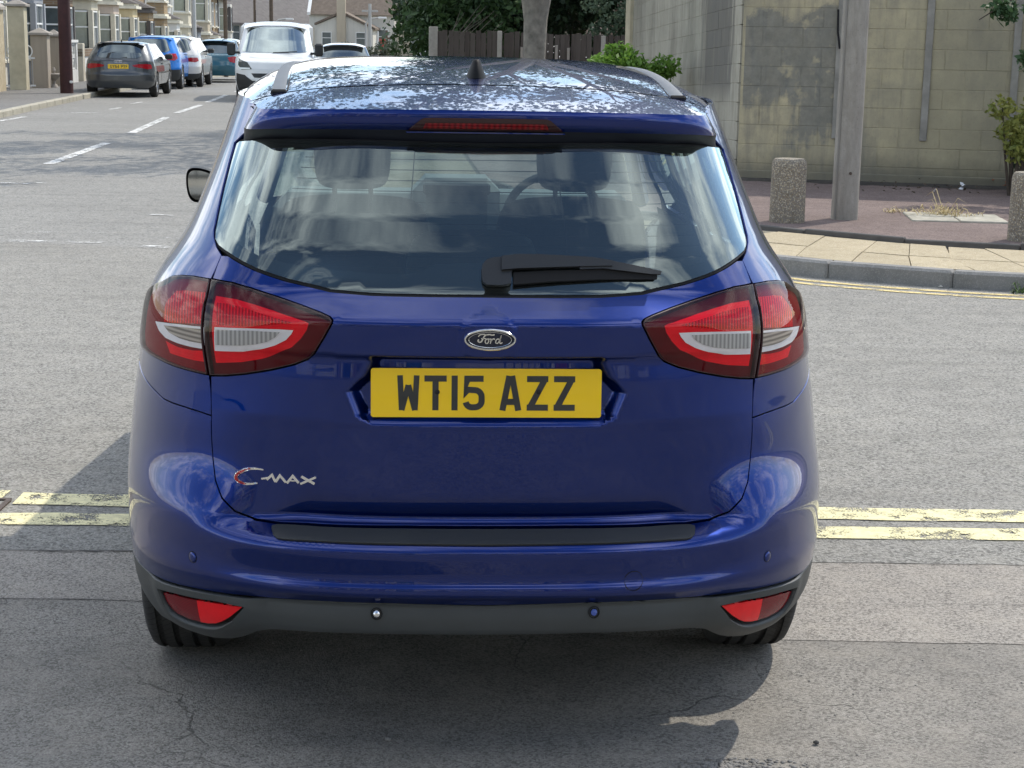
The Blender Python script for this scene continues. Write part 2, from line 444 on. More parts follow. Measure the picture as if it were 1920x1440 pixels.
L_DARK = m_lamp('lamp_smoked_maroon', (.12, .004, .008), coat=0.)
L_EDGE = plain('lamp_edge', (.03, .004, .006), .3)
L_DARK2 = m_lamp('lamp_side_maroon', (.24, .006, .012), coat=0.)
LENS = glassmat('lamp_lens_glass', (1., .97, .97), .6)
L_RED = m_lamp('lamp_red', (.92, .004, .012), .85, 'X', 40., .28, coat=0.)
L_RED2 = m_lamp('lamp_bright_red', (1., .008, .02), .15, 'Z', 40., .75, coat=0.)
L_CLEAR = m_lamp('lamp_clear', (.66, .67, .63), .8, 'X', 30., .35, coat=0.)
L_CLEARH = m_lamp('lamp_clear_ribbed', (.60, .55, .46), .9, 'Z', 30., .3, coat=0.)
L_WHITE = m_lamp('lamp_white_rim', (.95, .95, .95), coat=0.)

# ------------------------------------------------------------------ blue car body
CARX, CARY, CARYAW = -.05, 3.595, R(3.5)
car = empty('people_carrier_car', (CARX, CARY, 0), CARYAW)
tag(car, 'dark blue family hatchback seen from behind in the foreground, yellow rear plate', 'car')
_ca, _sa = math.cos(CARYAW), math.sin(CARYAW)
def car2world(q): return np.stack([CARX+q[:, 0]*_ca-q[:, 1]*_sa, CARY+q[:, 0]*_sa+q[:, 1]*_ca, q[:, 2]], 1)
def car_at(px, py, y):
    """pixel -> point of the car at y metres from the tail"""
    d = ray(px, py); n = np.array([-_sa, _ca, 0]); p0 = np.array([CARX, CARY, 0]); t = ((p0+n*y-CAMPOS)@n)/(d@n); w = CAMPOS+d*t-p0
    return (w[0]*_ca+w[1]*_sa, -w[0]*_sa+w[1]*_ca, w[2])
W_TAB = [(.15, .82), (.22, .85), (.30, .872), (.40, .884), (.5, .891), (.6, .897), (.7, .898), (.8, .888), (.88, .874), (.95, .868), (1.0, .862), (1.05, .846), (1.10, .816), (1.15, .780), (1.20, .748), (1.27, .720), (1.35, .690), (1.42, .668), (1.48, .650), (1.54, .630)]
T_TAB = [(.15, .30), (.27, .16), (.305, .085), (.335, .040), (.36, .024), (.395, .022), (.42, .030), (.428, .022), (.452, .0), (.462, .001), (.484, .014), (.492, .012), (.548, -.002), (.556, .0), (.566, .012), (.572, .03), (.585, .085),
         (.592, .112), (.66, .098), (.74, .086), (.815, .076), (.83, .072), (.93, .074), (.976, .078), (.986, .066), (1.03, .062), (1.058, .060), (1.066, .064), (1.112, .136), (1.124, .150), (1.20, .192), (1.28, .242), (1.36, .299), (1.441, .366), (1.54, .455)]
C_TAB = [(.15, .24), (.25, .12), (.30, .06), (.345, .03), (.42, .022), (.455, .0), (.49, .010), (.575, -.004), (.60, .0), (.64, .017), (.68, .038), (.72, .050), (.80, .056), (.84, .060), (.93, .067), (1.0, .066), (1.06, .066), (1.10, .076), (1.13, .108), (1.16, .150), (1.20, .190), (1.28, .242), (1.36, .299), (1.441, .366), (1.54, .455)]
BODY = Body(W_TAB, T_TAB, [(.2, .60), (.46, .62), (.68, .74), (1.1, .75), (1.25, .66), (1.5, .6)], 3.0, C_TAB, .40, .70, n2=4.4)
S1 = BODY.S1
# plate recess pressed into the tailgate (x, z outline and the width of each side's slope)
REC = [(-.262, .984), (-.262, .93), (-.318, .915), (-.312, .875), (-.288, .842), (-.25, .826), (.25, .826), (.288, .842), (.312, .875), (.318, .915), (.262, .93), (.262, .984)]
def tail_fn(uv):
    X = BODY(uv); P = np.stack([X[:, 0], X[:, 2]], 1)
    hw = np.interp(X[:, 2], [.80, .826, .845, .90, .935, .985], [.20, .262, .300, .322, .292, .266])
    d_side = (hw-np.abs(X[:, 0]))/.042; d_bot = (X[:, 2]-.822)/.036; d_top = (.985-X[:, 2])/.010
    k = np.clip(np.minimum(np.minimum(d_side, d_bot), d_top), 0, 1); k = k*k*(3-2*k)
    X[:, 1] += .032*k
    dx = np.abs(X[:, 0])/.071; dz = np.abs(X[:, 2]-1.028)/.06; e = np.clip(1-(dx**2+dz**2), 0, 1)   # seat of the oval badge
    X[:, 1] -= .0035*np.clip(e*3, 0, 1)
    return X
# inverse look-up from photograph pixels to the body surface (visible side only)
_gu = np.linspace(-1.7, 1.7, 1000); _gz = np.linspace(.22, 1.53, 560); _U, _Z = np.meshgrid(_gu, _gz); _UV = np.stack([_U.ravel(), _Z.ravel()], 1)
_X = BODY(_UV); _W = car2world(_X); _N = surf_normals(BODY, _UV); _Nw = np.stack([_N[:, 0]*_ca-_N[:, 1]*_sa, _N[:, 0]*_sa+_N[:, 1]*_ca, _N[:, 2]], 1)
_vis = ((_W-CAMPOS)*_Nw).sum(1) < 0; _UV = _UV[_vis]; _PX = project(_W[_vis])
def sz(pts):
    out = []
    for p in pts:
        d = ((_PX-np.array(p))**2).sum(1); idx = np.argpartition(d, 6)[:6]; w = 1/(d[idx]+.05); out.append(tuple((_UV[idx]*w[:, None]).sum(0)/w.sum()))
    return out
def mir(p): return [(-u, z) for u, z in p]
def full(half):          # half outline from the centre top round the left to the centre bottom -> closed outline
    return half+[(-u, z) for u, z in half[::-1] if abs(u) > 1e-6]
def centre(p, first=True, last=True):
    p = list(p)
    if first: p[0] = (0., p[0][1])
    if last: p[-1] = (0., p[-1][1])
    return p

# --- traced outlines (left half)
GL = centre(sz([(908, 269), (800, 266), (680, 263), (560, 261), (470, 262), (446, 264), (439, 270), (430, 302), (418, 350), (408, 396), (401, 432), (401, 446), (408, 458), (430, 474), (480, 501), (540, 522), (620, 540), (700, 547), (800, 549), (908, 550)]))
GAPL = sz([(415, 478), (407, 497), (398, 522), (389, 560), (386, 605), (387, 655), (394, 704), (395.5, 743), (396, 779), (396.5, 818), (399, 861), (404, 901), (416, 934), (441, 959), (480, 974), (526, 981), (617, 985), (760, 987), (908, 988)])
GAPL[-1] = (0., GAPL[-1][1])
LAMP_T = sz([(398, 523), (436, 530), (472, 541), (520, 557), (567, 573.5), (603, 587), (619, 594.5), (623.5, 600), (622.5, 607), (608, 633), (590, 663), (577, 674), (551, 684), (508, 693.5), (460, 701.5), (424, 704.5), (395, 704)])
LAMP_Q = sz([(395, 523), (364, 518), (340, 516), (323, 518), (309, 526)])
qz = sz([(300, 532), (276, 600), (300, 674), (323, 685), (354, 694.5), (391, 703)])
LAMP_Q += [(-1.12, 1.066), (-1.20, 1.042), (-1.26, 1.01), (-1.28, .975), (-1.25, .945), (-1.18, .922), (-1.12, .910)]+qz[2:]
def hole_side(pts): return pts

# tailgate: everything inside the gap line below the glass, minus the lamp
tg = [(GAPL[0][0]+.004, GAPL[0][1]+.002)]
lamp_inner = LAMP_T
i_t = min(range(len(GAPL)), key=lambda i: abs(GAPL[i][1]-LAMP_T[0][1])); 
gap_hi = [p for p in GAPL if p[1] > LAMP_T[0][1]+.004]; gap_lo = [p for p in GAPL if p[1] < LAMP_T[-1][1]-.004]
half_tail = [(0., GL[-1][1]-.006)]+[(u*1.004, z-.006) for u, z in GL[-2:12:-1]]+gap_hi+LAMP_T+gap_lo
half_tail = half_tail[:1]+half_tail[1:]
tail_outline = full(half_tail)
crease = [[(-.62, z), (.62, z)] for z in (1.112, 1.062, .986, .977, .823)]
panel('tailgate', tail_fn, tail_outline, PAINT, car, res=.013, gap=.0022, rim=.016, lines=crease[:2], fine=((-.35, .35, .80, 1.09), .0065))
# bumper
seam = sz([(396, 779), (370, 770), (344, 762), (323, 755), (306, 747), (294, 735)])
low_edge = sz([(908, 1136), (720, 1132), (587, 1127), (465, 1118), (373, 1105), (312, 1090), (281, 1074)])
low_edge[0] = (0., low_edge[0][1])
arch_r = .352; ax_y, ax_z = .95, .316
def u_of_y(y, z):         # arc position on the side at a given y
    us = np.linspace(.5, 2.2, 1700); X = BODY(np.stack([us, np.full_like(us, z)], 1)); return float(np.interp(y, X[:, 1], us))
arch = []
for a in np.linspace(0, 180, 25):
    z = ax_z+arch_r*math.sin(R(a)); y = ax_y-arch_r*math.cos(R(a))
    if z > .33: arch.append((-u_of_y(y, z), z))
arch_rear = [p for p in arch if p[0] > -u_of_y(ax_y, .6)]       # rear quarter of the arch, low -> high
seam_end = (-1.30, .86)
arch_b = [p for p in arch_rear if .40 < p[1] < .62]
lowz = low_edge[-1][1]
bump_half = [(0., GAPL[-1][1]-.001)]+[p for p in GAPL[::-1][1:] if p[1] < seam[0][1]]+seam+[(-1.17, .865), (-1.25, .86), (-1.33, .80), (-u_of_y(ax_y-.25, .62)-.012, .66)]+[(p[0]+.012, p[1]) for p in arch_b[::-1]]+[(arch_b[0][0]+.014, lowz+.005)]+low_edge[::-1]
bumper = panel('bumper', BODY, full(bump_half), PAINT, car, res=.015, gap=.0022, rim=.014, lines=[[(-.55, z), (.55, z)] for z in (.585, .571, .556, .488, .455)])
# charcoal lower valance
low2 = sz([(281, 1140), (300, 1153), (321, 1164), (345, 1173), (367, 1180), (403, 1191), (434, 1193.5), (452, 1192), (466, 1188), (484, 1181.5), (505, 1180), (526, 1181), (587, 1185.5), (720, 1189), (908, 1191)]); low2[-1] = (0., low2[-1][1])
REFL = sz([(309, 1110), (338, 1117), (367, 1124), (411, 1131), (455, 1137.5), (434, 1154), (418, 1163), (406, 1166.5), (391, 1166.5), (372, 1162), (354, 1157), (336, 1148), (325, 1140), (315, 1126)])
val_half = low_edge+[(arch_b[0][0]+.014, lowz+.004)]+[(p[0]+.014, p[1]) for p in arch_rear[::-1] if p[1] < lowz-.01]+[(-1.16, .325)]+low2
bez = inset(REFL, -.009)
def val_fn(uv):
    X = BODY(uv); n = surf_normals(BODY, uv); d = np.where(in_poly(np.stack([-np.abs(uv[:, 0]), uv[:, 1]], 1), bez), 0., edge_dist(np.stack([-np.abs(uv[:, 0]), uv[:, 1]], 1), bez))
    return X+n*(.012*np.exp(-(d/.05)**2))[:, None]
vo = full(val_half)
valance = panel('valance', val_fn, vo, VALANCE, car, res=.016, gap=.0015, rim=.03, holes=[bez, mir(bez)])
lip = sz([(525, 1168), (590, 1171), (720, 1173), (908, 1174)])
for sgn in (0, 1):
    f = (lambda p: p) if sgn == 0 else mir
    panel('reflector_bezel', BODY, f(inset(REFL, -.012)), BLACKGAP, car, res=.02, off=-.006, rim=0)
    split = -.0; k = sz([(373, 1140)])[0][0]
    inner = [p for p in REFL if p[0] > k]; outer = [p for p in REFL if p[0] <= k]
    zt = np.interp(k, [REFL[2][0]-.001, REFL[3][0]], [REFL[2][1], REFL[3][1]]); zb = REFL[9][1]
    ro = empty('rear_reflector', parent=car)
    panel('reflector_lens', BODY, f([(k, zt)]+REFL[3:9]+[(k, zb)]), m_lamp('reflector_red', (.86, .006, .012)) if 'reflector_red' not in MATS else MATS['reflector_red'], ro, res=.01, off=.004, rim=.008, gap=.0)
    panel('fog_lens', BODY, f([(k-.0008, zb)]+REFL[10:]+REFL[:3]+[(k-.0008, zt)]), m_lamp('fog_red', (.22, .004, .010), .8, 'Z', 70., .4) if 'fog_red' not in MATS else MATS['fog_red'], ro, res=.01, off=.004, rim=.008)
    # lamps
    lt = empty('tail_lamp', parent=car)
    A = LAMP_T; D = L_DARK
    panel('inner_housing', BODY, f(A), D, lt, res=.011, off=-.009, rim=0, gap=.0030); panel('outer_housing', BODY, f(LAMP_Q), L_DARK2, lt, res=.011, off=-.009, rim=0, gap=.0030)
    panel('inner_lens', BODY, f(A), LENS, lt, res=.011, off=.0045, rim=.0, gap=.0026); panel('outer_lens', BODY, f(LAMP_Q), LENS, lt, res=.011, off=.0045, rim=.0, gap=.0026)
    panel('inner_edge', BODY, f(inset(A, .0020)), L_EDGE, lt, res=.011, off=.0042, rim=.016, holes=[f(inset(A, .0034))]); panel('outer_edge', BODY, f(inset(LAMP_Q, .0020)), L_EDGE, lt, res=.011, off=.0042, rim=.016, holes=[f(inset(LAMP_Q, .0034))])
    ring = sz([(401.5, 553), (440, 559), (475, 568), (510, 579), (545, 591), (570, 601), (577, 607), (573, 620), (562, 636), (545, 652), (520, 664), (490, 673), (450, 679.5), (401.5, 681)])
    panel('brake_lens', BODY, f(ring), L_RED2, lt, res=.008, off=-.0065, rim=0)
    core = sz([(404, 566), (425, 568), (460, 576), (500, 590), (540, 603), (545, 606), (470, 611.5), (404, 609)])
    panel('brake_pattern', BODY, f(core), L_RED, lt, res=.008, off=-.0050, rim=0)
    cl = sz([(400.5, 613), (470, 616), (520, 618), (549, 619.5), (545, 627), (535, 638), (515, 648), (488, 656), (455, 660), (400.5, 658)])
    panel('chrome_rim', BODY, f(cl), L_WHITE, lt, res=.008, off=-.0030, rim=0)
    cl2 = sz([(403, 618), (470, 620.5), (524, 623), (515, 633), (500, 641), (478, 646), (450, 648), (403, 647)])
    panel('reversing_lens', BODY, f(cl2), L_CLEAR, lt, res=.008, off=-.0012, rim=0)
    q1 = sz([(327, 543), (345, 542), (381, 546), (381, 607), (350, 606), (303, 603), (302, 585), (308, 563)])
    panel('side_brake_lens', BODY, f(q1), L_RED, lt, res=.008, off=-.0065, rim=0)
    q2 = sz([(306, 639), (330, 651), (356, 657), (382, 658), (383, 679), (360, 676), (335, 669), (314, 662)])
    panel('side_tail_lens', BODY, f(q2), L_RED2, lt, res=.008, off=-.0065, rim=0)
    q3 = sz([(289, 602), (302, 604), (340, 608.5), (381, 613), (382, 655), (355, 650), (330, 643), (308, 633), (296, 620)])
    panel('side_chrome_rim', BODY, f(q3), L_WHITE, lt, res=.008, off=-.0030, rim=0)
    q4 = sz([(306, 610), (340, 613), (377, 617), (377, 644), (355, 640), (335, 634), (316, 623)])
    panel('indicator_lens', BODY, f(q4), L_CLEARH, lt, res=.008, off=-.0012, rim=0)
# glass, its black border and heating wires
glass_outline = full(GL)
rear_glass = panel('rear_window', BODY, glass_outline, REARGLASS, car, res=.02, off=-.004, rim=0)
panel('window_seal', BODY, inset(glass_outline, -.006), BLACKGAP, car, res=.02, off=-.007, rim=.01, holes=[inset(glass_outline, .004)])
frit_half = centre(sz([(908, 277), (700, 274), (560, 272), (500, 274), (470, 285), (452, 310), (440, 350), (430, 400), (428, 430), (440, 452), (480, 476), (540, 492), (600, 502), (700, 511), (760, 512), (790, 505), (815, 494), (850, 491), (908, 490)]))
FRIT = plain('black_frit', (.008, .009, .010), .35)
panel('window_border', BODY, full(GL), FRIT, rear_glass, res=.02, off=-.009, rim=0, holes=[full(frit_half)])
for k in range(13):
    z = 1.425-.0232*k; hw = np.interp(z, [1.12, 1.2, 1.42], [.50, .60, .545]); n = 14
    v = BODY(np.stack([np.linspace(-hw, hw, n), np.full(n, z)], 1))+np.array([0, .011, 0])
    MB().tube(v, .0011, 4).build('heater_wire', FRIT, rear_glass)
for xx in (-.215, .215):
    v = BODY(np.stack([np.full(8, xx), np.linspace(1.15, 1.425, 8)], 1))+np.array([0, .011, 0]); MB().tube(v, .0012, 4).build('heater_wire', FRIT, rear_glass)

# --- roof, spoiler
def roof_c(y): return 1.618-.0305*np.clip(2.15-y, 0, 9)**2-.10*np.clip(y-2.25, 0, 9)**2
_ry = np.arange(.1, 3., .01); _rz = np.convolve(np.pad(roof_c(_ry), 6, mode='edge'), np.ones(13)/13, 'valid')
def roof_fn(uv):
    x, y = uv[:, 0], uv[:, 1]; zc = np.interp(y, _ry, _rz); return np.stack([x, y, zc-.10*np.abs(x/.705)**8-.016*(x/.62)**2], 1)
seam_y = lambda x: .80-.126*(abs(x)/.55)**2.6
xs = [q*.575/14 for q in range(-14, 15)]
roof_out = [(x, seam_y(x)+.011) for x in xs]+[(.605, .85), (.630, 1.1), (.642, 1.5), (.635, 2.1), (.60, 2.52), (.4, 2.60), (0, 2.63), (-.4, 2.60), (-.60, 2.52), (-.635, 2.1), (-.642, 1.5), (-.630, 1.1), (-.605, .85)]
roof = panel('roof', roof_fn, roof_out, PAINT, car, res=.03, rim=.0)
panel('roof_seam', roof_fn, [(x, seam_y(x)+.035) for x in xs]+[(x, seam_y(x)-.035) for x in xs[::-1]], BLACKGAP, car, res=.03, off=-.010, rim=0)
HEAD = plain('headlining', (.36, .37, .36), .9)
panel('headlining', roof_fn, inset(roof_out, .03), HEAD, car, res=.08, off=-.055, rim=0)
spA = np.array([(0, .335, 0), (.20, .340, 0), (.36, .358, 0), (.46, .390, 0), (.520, .435, 0), (.542, .49, 0), (.550, .56, 0)])
spA = np.array(chaikin([tuple(p) for p in spA], 2))
edgeA = [(-x, y) for x, y, _ in spA[::-1]]+[(x, y) for x, y, _ in spA[1:]]
sp_out = edgeA+[(x, seam_y(x)-.011) for x in xs[::-1]]
spoiler = panel('roof_spoiler', roof_fn, sp_out, PAINT, car, res=.02, rim=.0)
XA = roof_fn(np.array(edgeA)); t = np.linspace(-1, 1, len(XA)); hh = np.interp(np.abs(t), [0, .55, .85, 1], [.047, .047, .052, .060])
def ruled(A, B, name, mat, parent, n=8, bulge=0., flip=False):
    V = []; F = []; m = len(A)
    for j in range(n+1):
        k = j/n; q = A*(1-k)+B*k; q = q.copy(); q[:, 1] -= bulge*4*k*(1-k); V += list(q)
    for j in range(n):
        for i in range(m-1):
            f = (j*m+i, j*m+i+1, (j+1)*m+i+1, (j+1)*m+i); F.append(f[::-1] if not flip else f)
    return mesh_obj(name, V, F, mat, parent, smooth=True)
outw = np.sign(XA[:, 0])*np.interp(np.abs(XA[:, 0]), [.3, .555], [0, .034])
XB = XA+np.stack([outw, .012+.02*np.abs(t)**3, -hh], 1)
ruled(XA, XB, 'spoiler_face', PAINT, spoiler, bulge=.009)
gt = np.array(GL[:6]); gt = BODY(gt); XC = np.stack([np.interp(XB[:, 0], np.concatenate([gt[::-1, 0], -gt[1:, 0]]), np.concatenate([gt[::-1, k], gt[1:, k]])) if k else np.clip(XB[:, 0], gt[:, 0].min(), -gt[:, 0].min()) for k in range(3)], 1)
XC[:, 2] -= .002; XC[:, 1] += .012
ruled(XB, XC, 'spoiler_underside', plain('spoiler_under', (.006, .008, .016), .5), spoiler, n=3)
# high brake light
hb = empty('high_brake_lamp', parent=car)
def face_fn(uv):           # x, k (0 top .. 1 bottom) on the spoiler face
    x, k = uv[:, 0], uv[:, 1]*20; a = np.stack([np.interp(x, XA[:, 0], XA[:, q]) if q else x for q in range(3)], 1); b = np.stack([np.interp(x, XA[:, 0], XB[:, q]) if q else x for q in range(3)], 1)
    r = a*(1-k[:, None])+b*k[:, None]; r[:, 1] -= .009*4*k*(1-k); return r
bo = [(-.180, .0475), (-.150, .022), (-.14, .019), (.14, .019), (.150, .022), (.180, .0475)]
panel('lamp_housing', face_fn, bo, plain('smoked_lens', (.035, .012, .014), .2, coat=1.), hb, res=.01, off=.004, rim=.006, flip=True)
panel('lamp_lens', face_fn, [(-.146, .0425), (-.140, .0300), (.140, .0300), (.146, .0425)], m_lamp('high_red', (.26, .006, .010), .9, 'X', 24., .3), hb, res=.01, off=.0048, rim=0, flip=True)
MB().box(-.185, .185, .345, .353, 1.4635, 1.4665).build('lamp_lip', PAINT, hb)
# roof rails
for sg in (-1, 1):
    P = []
    for y in np.linspace(.74, 2.42, 26):
        x = sg*np.interp(y, [.7, 1.3, 2.0, 2.4], [.508, .540, .568, .570]); P.append((x, y))
    q = roof_fn(np.array(P)); prof = [(-.019, -.004), (-.0175, .003), (-.010, .0055), (.010, .0055), (.0175, .0025), (.019, -.006)]
    V = []; F = []
    for i, p in enumerate(q):
        h = 1 if 1 <= i <= 24 else .25
        for (a, b) in prof: V.append((p[0]+a*sg*-1, p[1], p[2]+b*h))
    m = len(prof)
    for i in range(len(q)-1):
        for k in range(m-1): F.append((i*m+k, i*m+k+1, (i+1)*m+k+1, (i+1)*m+k))
    F.append(tuple(range(m)))
    rail = mesh_obj('roof_rail', V, F, SILVER, car, smooth=True, sharp=40)
    rs = []; 
    g = [(p[0]+sg*-.023, p[1], p[2]+.001) for p in roof_fn(np.array([(a, b) for a, b in P]))]
    MB().tube(g, .004, 5).build('rail_seal', BLACKGAP, rail)
    MB().bbox(sg*.508-.021, sg*.508+.021, .722, .745, q[0][2]-.012, q[0][2]+.007, .005).build('rail_end_cap', BLACKGAP, rail)
# shark-fin aerial
ab = roof_fn(np.array([[0., 1.02]]))[0]; V = []; F = []
sec = [(0, .0, .028, .085), (.12, .05, .026, .08), (.35, .25, .0215, .068), (.6, .5, .0165, .050), (.85, .75, .0125, .032), (1., .95, .0085, .016)]
for (k, sh, hw_, hl) in sec:
    for a in range(16):
        an = 2*math.pi*a/16; V.append((ab[0]+hw_*math.cos(an), ab[1]-.025*sh+hl*math.sin(an)*(1 if math.sin(an) > 0 else .8), ab[2]-.004+.050*k))
for i in range(len(sec)-1):
    for a in range(16): F.append((i*16+a, i*16+(a+1) % 16, (i+1)*16+(a+1) % 16, (i+1)*16+a))
F.append(tuple(range((len(sec)-1)*16, len(sec)*16)))
mesh_obj('aerial_fin', V, F, plain('aerial_black', (.006, .0065, .007), .6, spec=.2), car, smooth=True, sharp=50)

# --- sides: quarter panel, doors, wing, side windows
def uz(y, z): return u_of_y(y, z) if y < 1.9 else S1+y-float(BODY.t(np.array([z]))[0])-float(BODY.L(np.array([z]))[0])
def side_pts(lst): return [(-uz(y, z), z) for y, z in lst]
arch2 = [(-uz(3.6-arch_r*math.cos(R(a)), ax_z+arch_r*math.sin(R(a))), ax_z+arch_r*math.sin(R(a))) for a in np.linspace(12, 168, 17)]
qwin = side_pts([(.93, 1.17), (.97, 1.36), (1.05, 1.43), (1.40, 1.455), (1.42, 1.09), (.98, 1.10)])
rwin = side_pts([(1.50, 1.08), (1.49, 1.46), (2.10, 1.47), (2.14, 1.05)])
fwin = side_pts([(2.22, 1.05), (2.18, 1.47), (2.50, 1.46), (3.05, 1.12), (3.10, 1.04)])
qp = [(p[0], p[1]) for p in gap_hi]+LAMP_Q+[p for p in GAPL if LAMP_Q[-1][1]-.004 > p[1] > seam[0][1]+.004]+seam+[(-1.17, .868), (-1.25, .863), (-1.33, .803), (-u_of_y(ax_y-.25, .62)-.014, .664)]
qp += [p for p in arch if p[1] > .63 and p[0] < arch_b[-1][0]][0:]+[p for p in arch[::1] if p[1] <= .63 and p[0] < -u_of_y(ax_y+.1, .5)]
qp += side_pts([(1.32, .24), (1.46, .24), (1.46, 1.535), (.95, 1.532), (.70, 1.526), (.60, 1.512), (.55, 1.488)])+[(u-.006, z+.003) for u, z in GL[5:12]]+[(GL[12][0]-.005, GL[12][1]-.005)]
def clean(p):
    o = []
    for q in p:
        if not o or math.hypot(q[0]-o[-1][0], q[1]-o[-1][1]) > .002: o.append(q)
    return o
qp = clean(qp)
for f in ((lambda p: p), mir):
    panel('quarter_panel', BODY, f(qp), PAINT, car, res=.022, gap=.0015, rim=.014, holes=[f(qwin)])
    rd = side_pts([(1.47, .25), (2.20, .25), (2.15, 1.53), (1.47, 1.53)]); panel('rear_door', BODY, f(rd), PAINT, car, res=.05, gap=.002, rim=.014, holes=[f(rwin)])
    fd = side_pts([(2.21, .25), (3.10, .25), (3.16, 1.03), (2.56, 1.49), (2.16, 1.53)]); panel('front_door', BODY, f(fd), PAINT, car, res=.05, gap=.002, rim=.014, holes=[f(fwin)])
    fw = side_pts([(3.11, .25)])+arch2[::-1][::-1]+side_pts([(3.98, .30), (3.98, .82), (3.17, 1.02)]); panel('front_wing', BODY, f(clean(fw)), PAINT, car, res=.05, gap=.002, rim=.014)
    for w, nm in ((qwin, 'quarter_window'), (rwin, 'rear_door_window'), (fwin, 'front_door_window')):
        panel(nm, BODY, f(inset(w, -.012)), SIDEGLASS, car, res=.05, off=-.008, rim=0)
    # inner trim keeps the cabin closed
    panel('pillar_trim', BODY, f(clean(qp)), plain('cabin_trim', (.035, .037, .04), .8), car, res=.06, off=-.045, rim=0, holes=[f(inset(qwin, .03))])
TRIMM = MATS['cabin_trim']
for f in ((lambda p: p), mir):
    for pts, wn in ((side_pts([(1.47, .30), (2.20, .30), (2.15, 1.46), (1.47, 1.46)]), rwin), (side_pts([(2.21, .30), (3.10, .30), (3.10, 1.03), (2.56, 1.445), (2.16, 1.46)]), fwin)):
        panel('door_trim', BODY, f(pts), TRIMM, car, res=.08, off=-.04, rim=0, holes=[f(inset(wn, .02))])
tl = [(0., 1.115), (-.45, 1.118), (-.60, 1.15), (-.70, 1.10), (-.72, .62), (0., .60)]
panel('tailgate_trim', BODY, full(tl), TRIMM, car, res=.06, off=-.085, rim=0)
panel('gap_backing', BODY, full([(0., 1.10), (-.55, 1.12), (-.66, 1.16), (-.80, 1.16), (-1.1, 1.10), (-1.25, .95), (-1.25, .60), (-1.1, .44), (0., .40)]), BLACKGAP, car, res=.05, off=-.065, rim=0)
panel('pillar_backing', BODY, full([(0., 1.44), (-.40, 1.445), (-.60, 1.44), (-.66, 1.40), (-.80, 1.17), (-.76, 1.12), (0., 1.10)]), BLACKGAP, car, res=.05, off=-.02, rim=0, holes=[inset(full(GL), .012)])
# front end, bonnet, windscreen
FRONT = Body([(.15, .80), (.3, .85), (.5, .88), (.7, .88), (.9, .85), (1.0, .83)], [(.15, -4.2), (.3, -4.33), (.5, -4.37), (.7, -4.34), (.8, -4.26), (.88, -4.14), (.95, -4.0)], .5, 2.6, sgn=-1)
panel('front_bumper', FRONT, [(-1.15, .22), (1.15, .22), (1.15, .87), (-1.15, .87)], PAINT, car, res=.07, rim=0, flip=True)
patch('bonnet', lambda uv: np.stack([uv[:, 0]*(.84-.08*uv[:, 1]), 4.17-.40*np.abs(uv[:, 0])**3*(1-uv[:, 1])-.72*uv[:, 1], .865+.15*uv[:, 1]+.035*(1-uv[:, 0]**4)], 1), -1, 1, 20, 0, 1, 12, PAINT, car)
wsf = lambda uv: np.stack([uv[:, 0]*(.755-.195*uv[:, 1]), 3.46-.10*uv[:, 0]**2*(1-uv[:, 1])-.86*uv[:, 1]-.06*uv[:, 0]**2, 1.035+.555*uv[:, 1]-.05*(uv[:, 0]**4)*uv[:, 1]], 1)
patch('windscreen', wsf, -1, 1, 16, 0, 1, 10, glassmat('windscreen_glass', (.80, .88, .85), 1.4), car)
for s_ in (-1, 1):
    p = wsf(np.array([[s_*1.02, k] for k in np.linspace(0, 1, 8)])); MB().tube(p, .035, 8).build('windscreen_pillar', PAINT, car, smooth=True)
MB().tube(wsf(np.array([[k, .985] for k in np.linspace(-1, 1, 12)])), .03, 8).build('windscreen_header', TRIMM, car, smooth=True)
# underside, inner arches, wheels
MB().bbox(-.64, .64, .50, 4.0, .24, .42, .04).build('underbody', BLACKGAP, car)
MB().bbox(-.62, .62, .20, 3.95, .42, .52, .03).build('floor_pan', BLACKGAP, car)
def wheel_tree(parent, loc, r=.316, w=.215, side=1, detail=True, rim_col=None, name='wheel'):
    we = empty(name, loc, parent=parent); n = 64 if detail else 28
    M = Matrix.Rotation(R(90), 4, 'Y'); h = w/2
    if detail:
        prof = [(r*.66, -h*.86), (r*.80, -h*1.02), (r*.90, -h*1.0), (r*.965, -h*.90), (r*.988, -h*.78)]
        gr = [-.60, -.22, .22, .60]
        for g in gr:
            c = g*h; k = .085*h*.9
            prof += [(r*(1-.012*abs((c-k)/h)**2), c-k), (r-.009, c-k*.8), (r-.009, c+k*.8), (r*(1-.012*abs((c+k)/h)**2), c+k)]
        prof += [(r*.988, h*.78), (r*.965, h*.90), (r*.90, h*1.0), (r*.80, h*1.02), (r*.66, h*.86)]
    else: prof = [(r*.66, -h*.9), (r*.86, -h), (r*.97, -h*.85), (r, -h*.5), (r, h*.5), (r*.97, h*.85), (r*.86, h), (r*.66, h*.9)]
    ty = MB().lathe(prof, n, M, closed=True).build('tyre', m_tyre(), we, smooth=True, sharp=40)
    rimm = plain('alloy_rim', (.45, .46, .47), .3, .85); rb = MB()
    rb.lathe([(r*.66, -h*.8), (r*.66, h*.8), (r*.60, h*.86), (r*.58, h*.2), (r*.10, h*.25), (r*.10, -h*.1), (r*.6, -h*.3)], 28, Matrix.Rotation(R(90)*side, 4, 'Y'), closed=True)
    for k in range(5):
        a = 2*math.pi*k/5; Mr = Matrix.Rotation(a, 4, 'X') @ Matrix.Translation((side*h*.62, 0, r*.34)); rb.bbox(-.012, .014, -.028, .028, -r*.27, r*.29, .006, Mr)
    rb.build('rim', rimm, we, smooth=True, sharp=40); return we
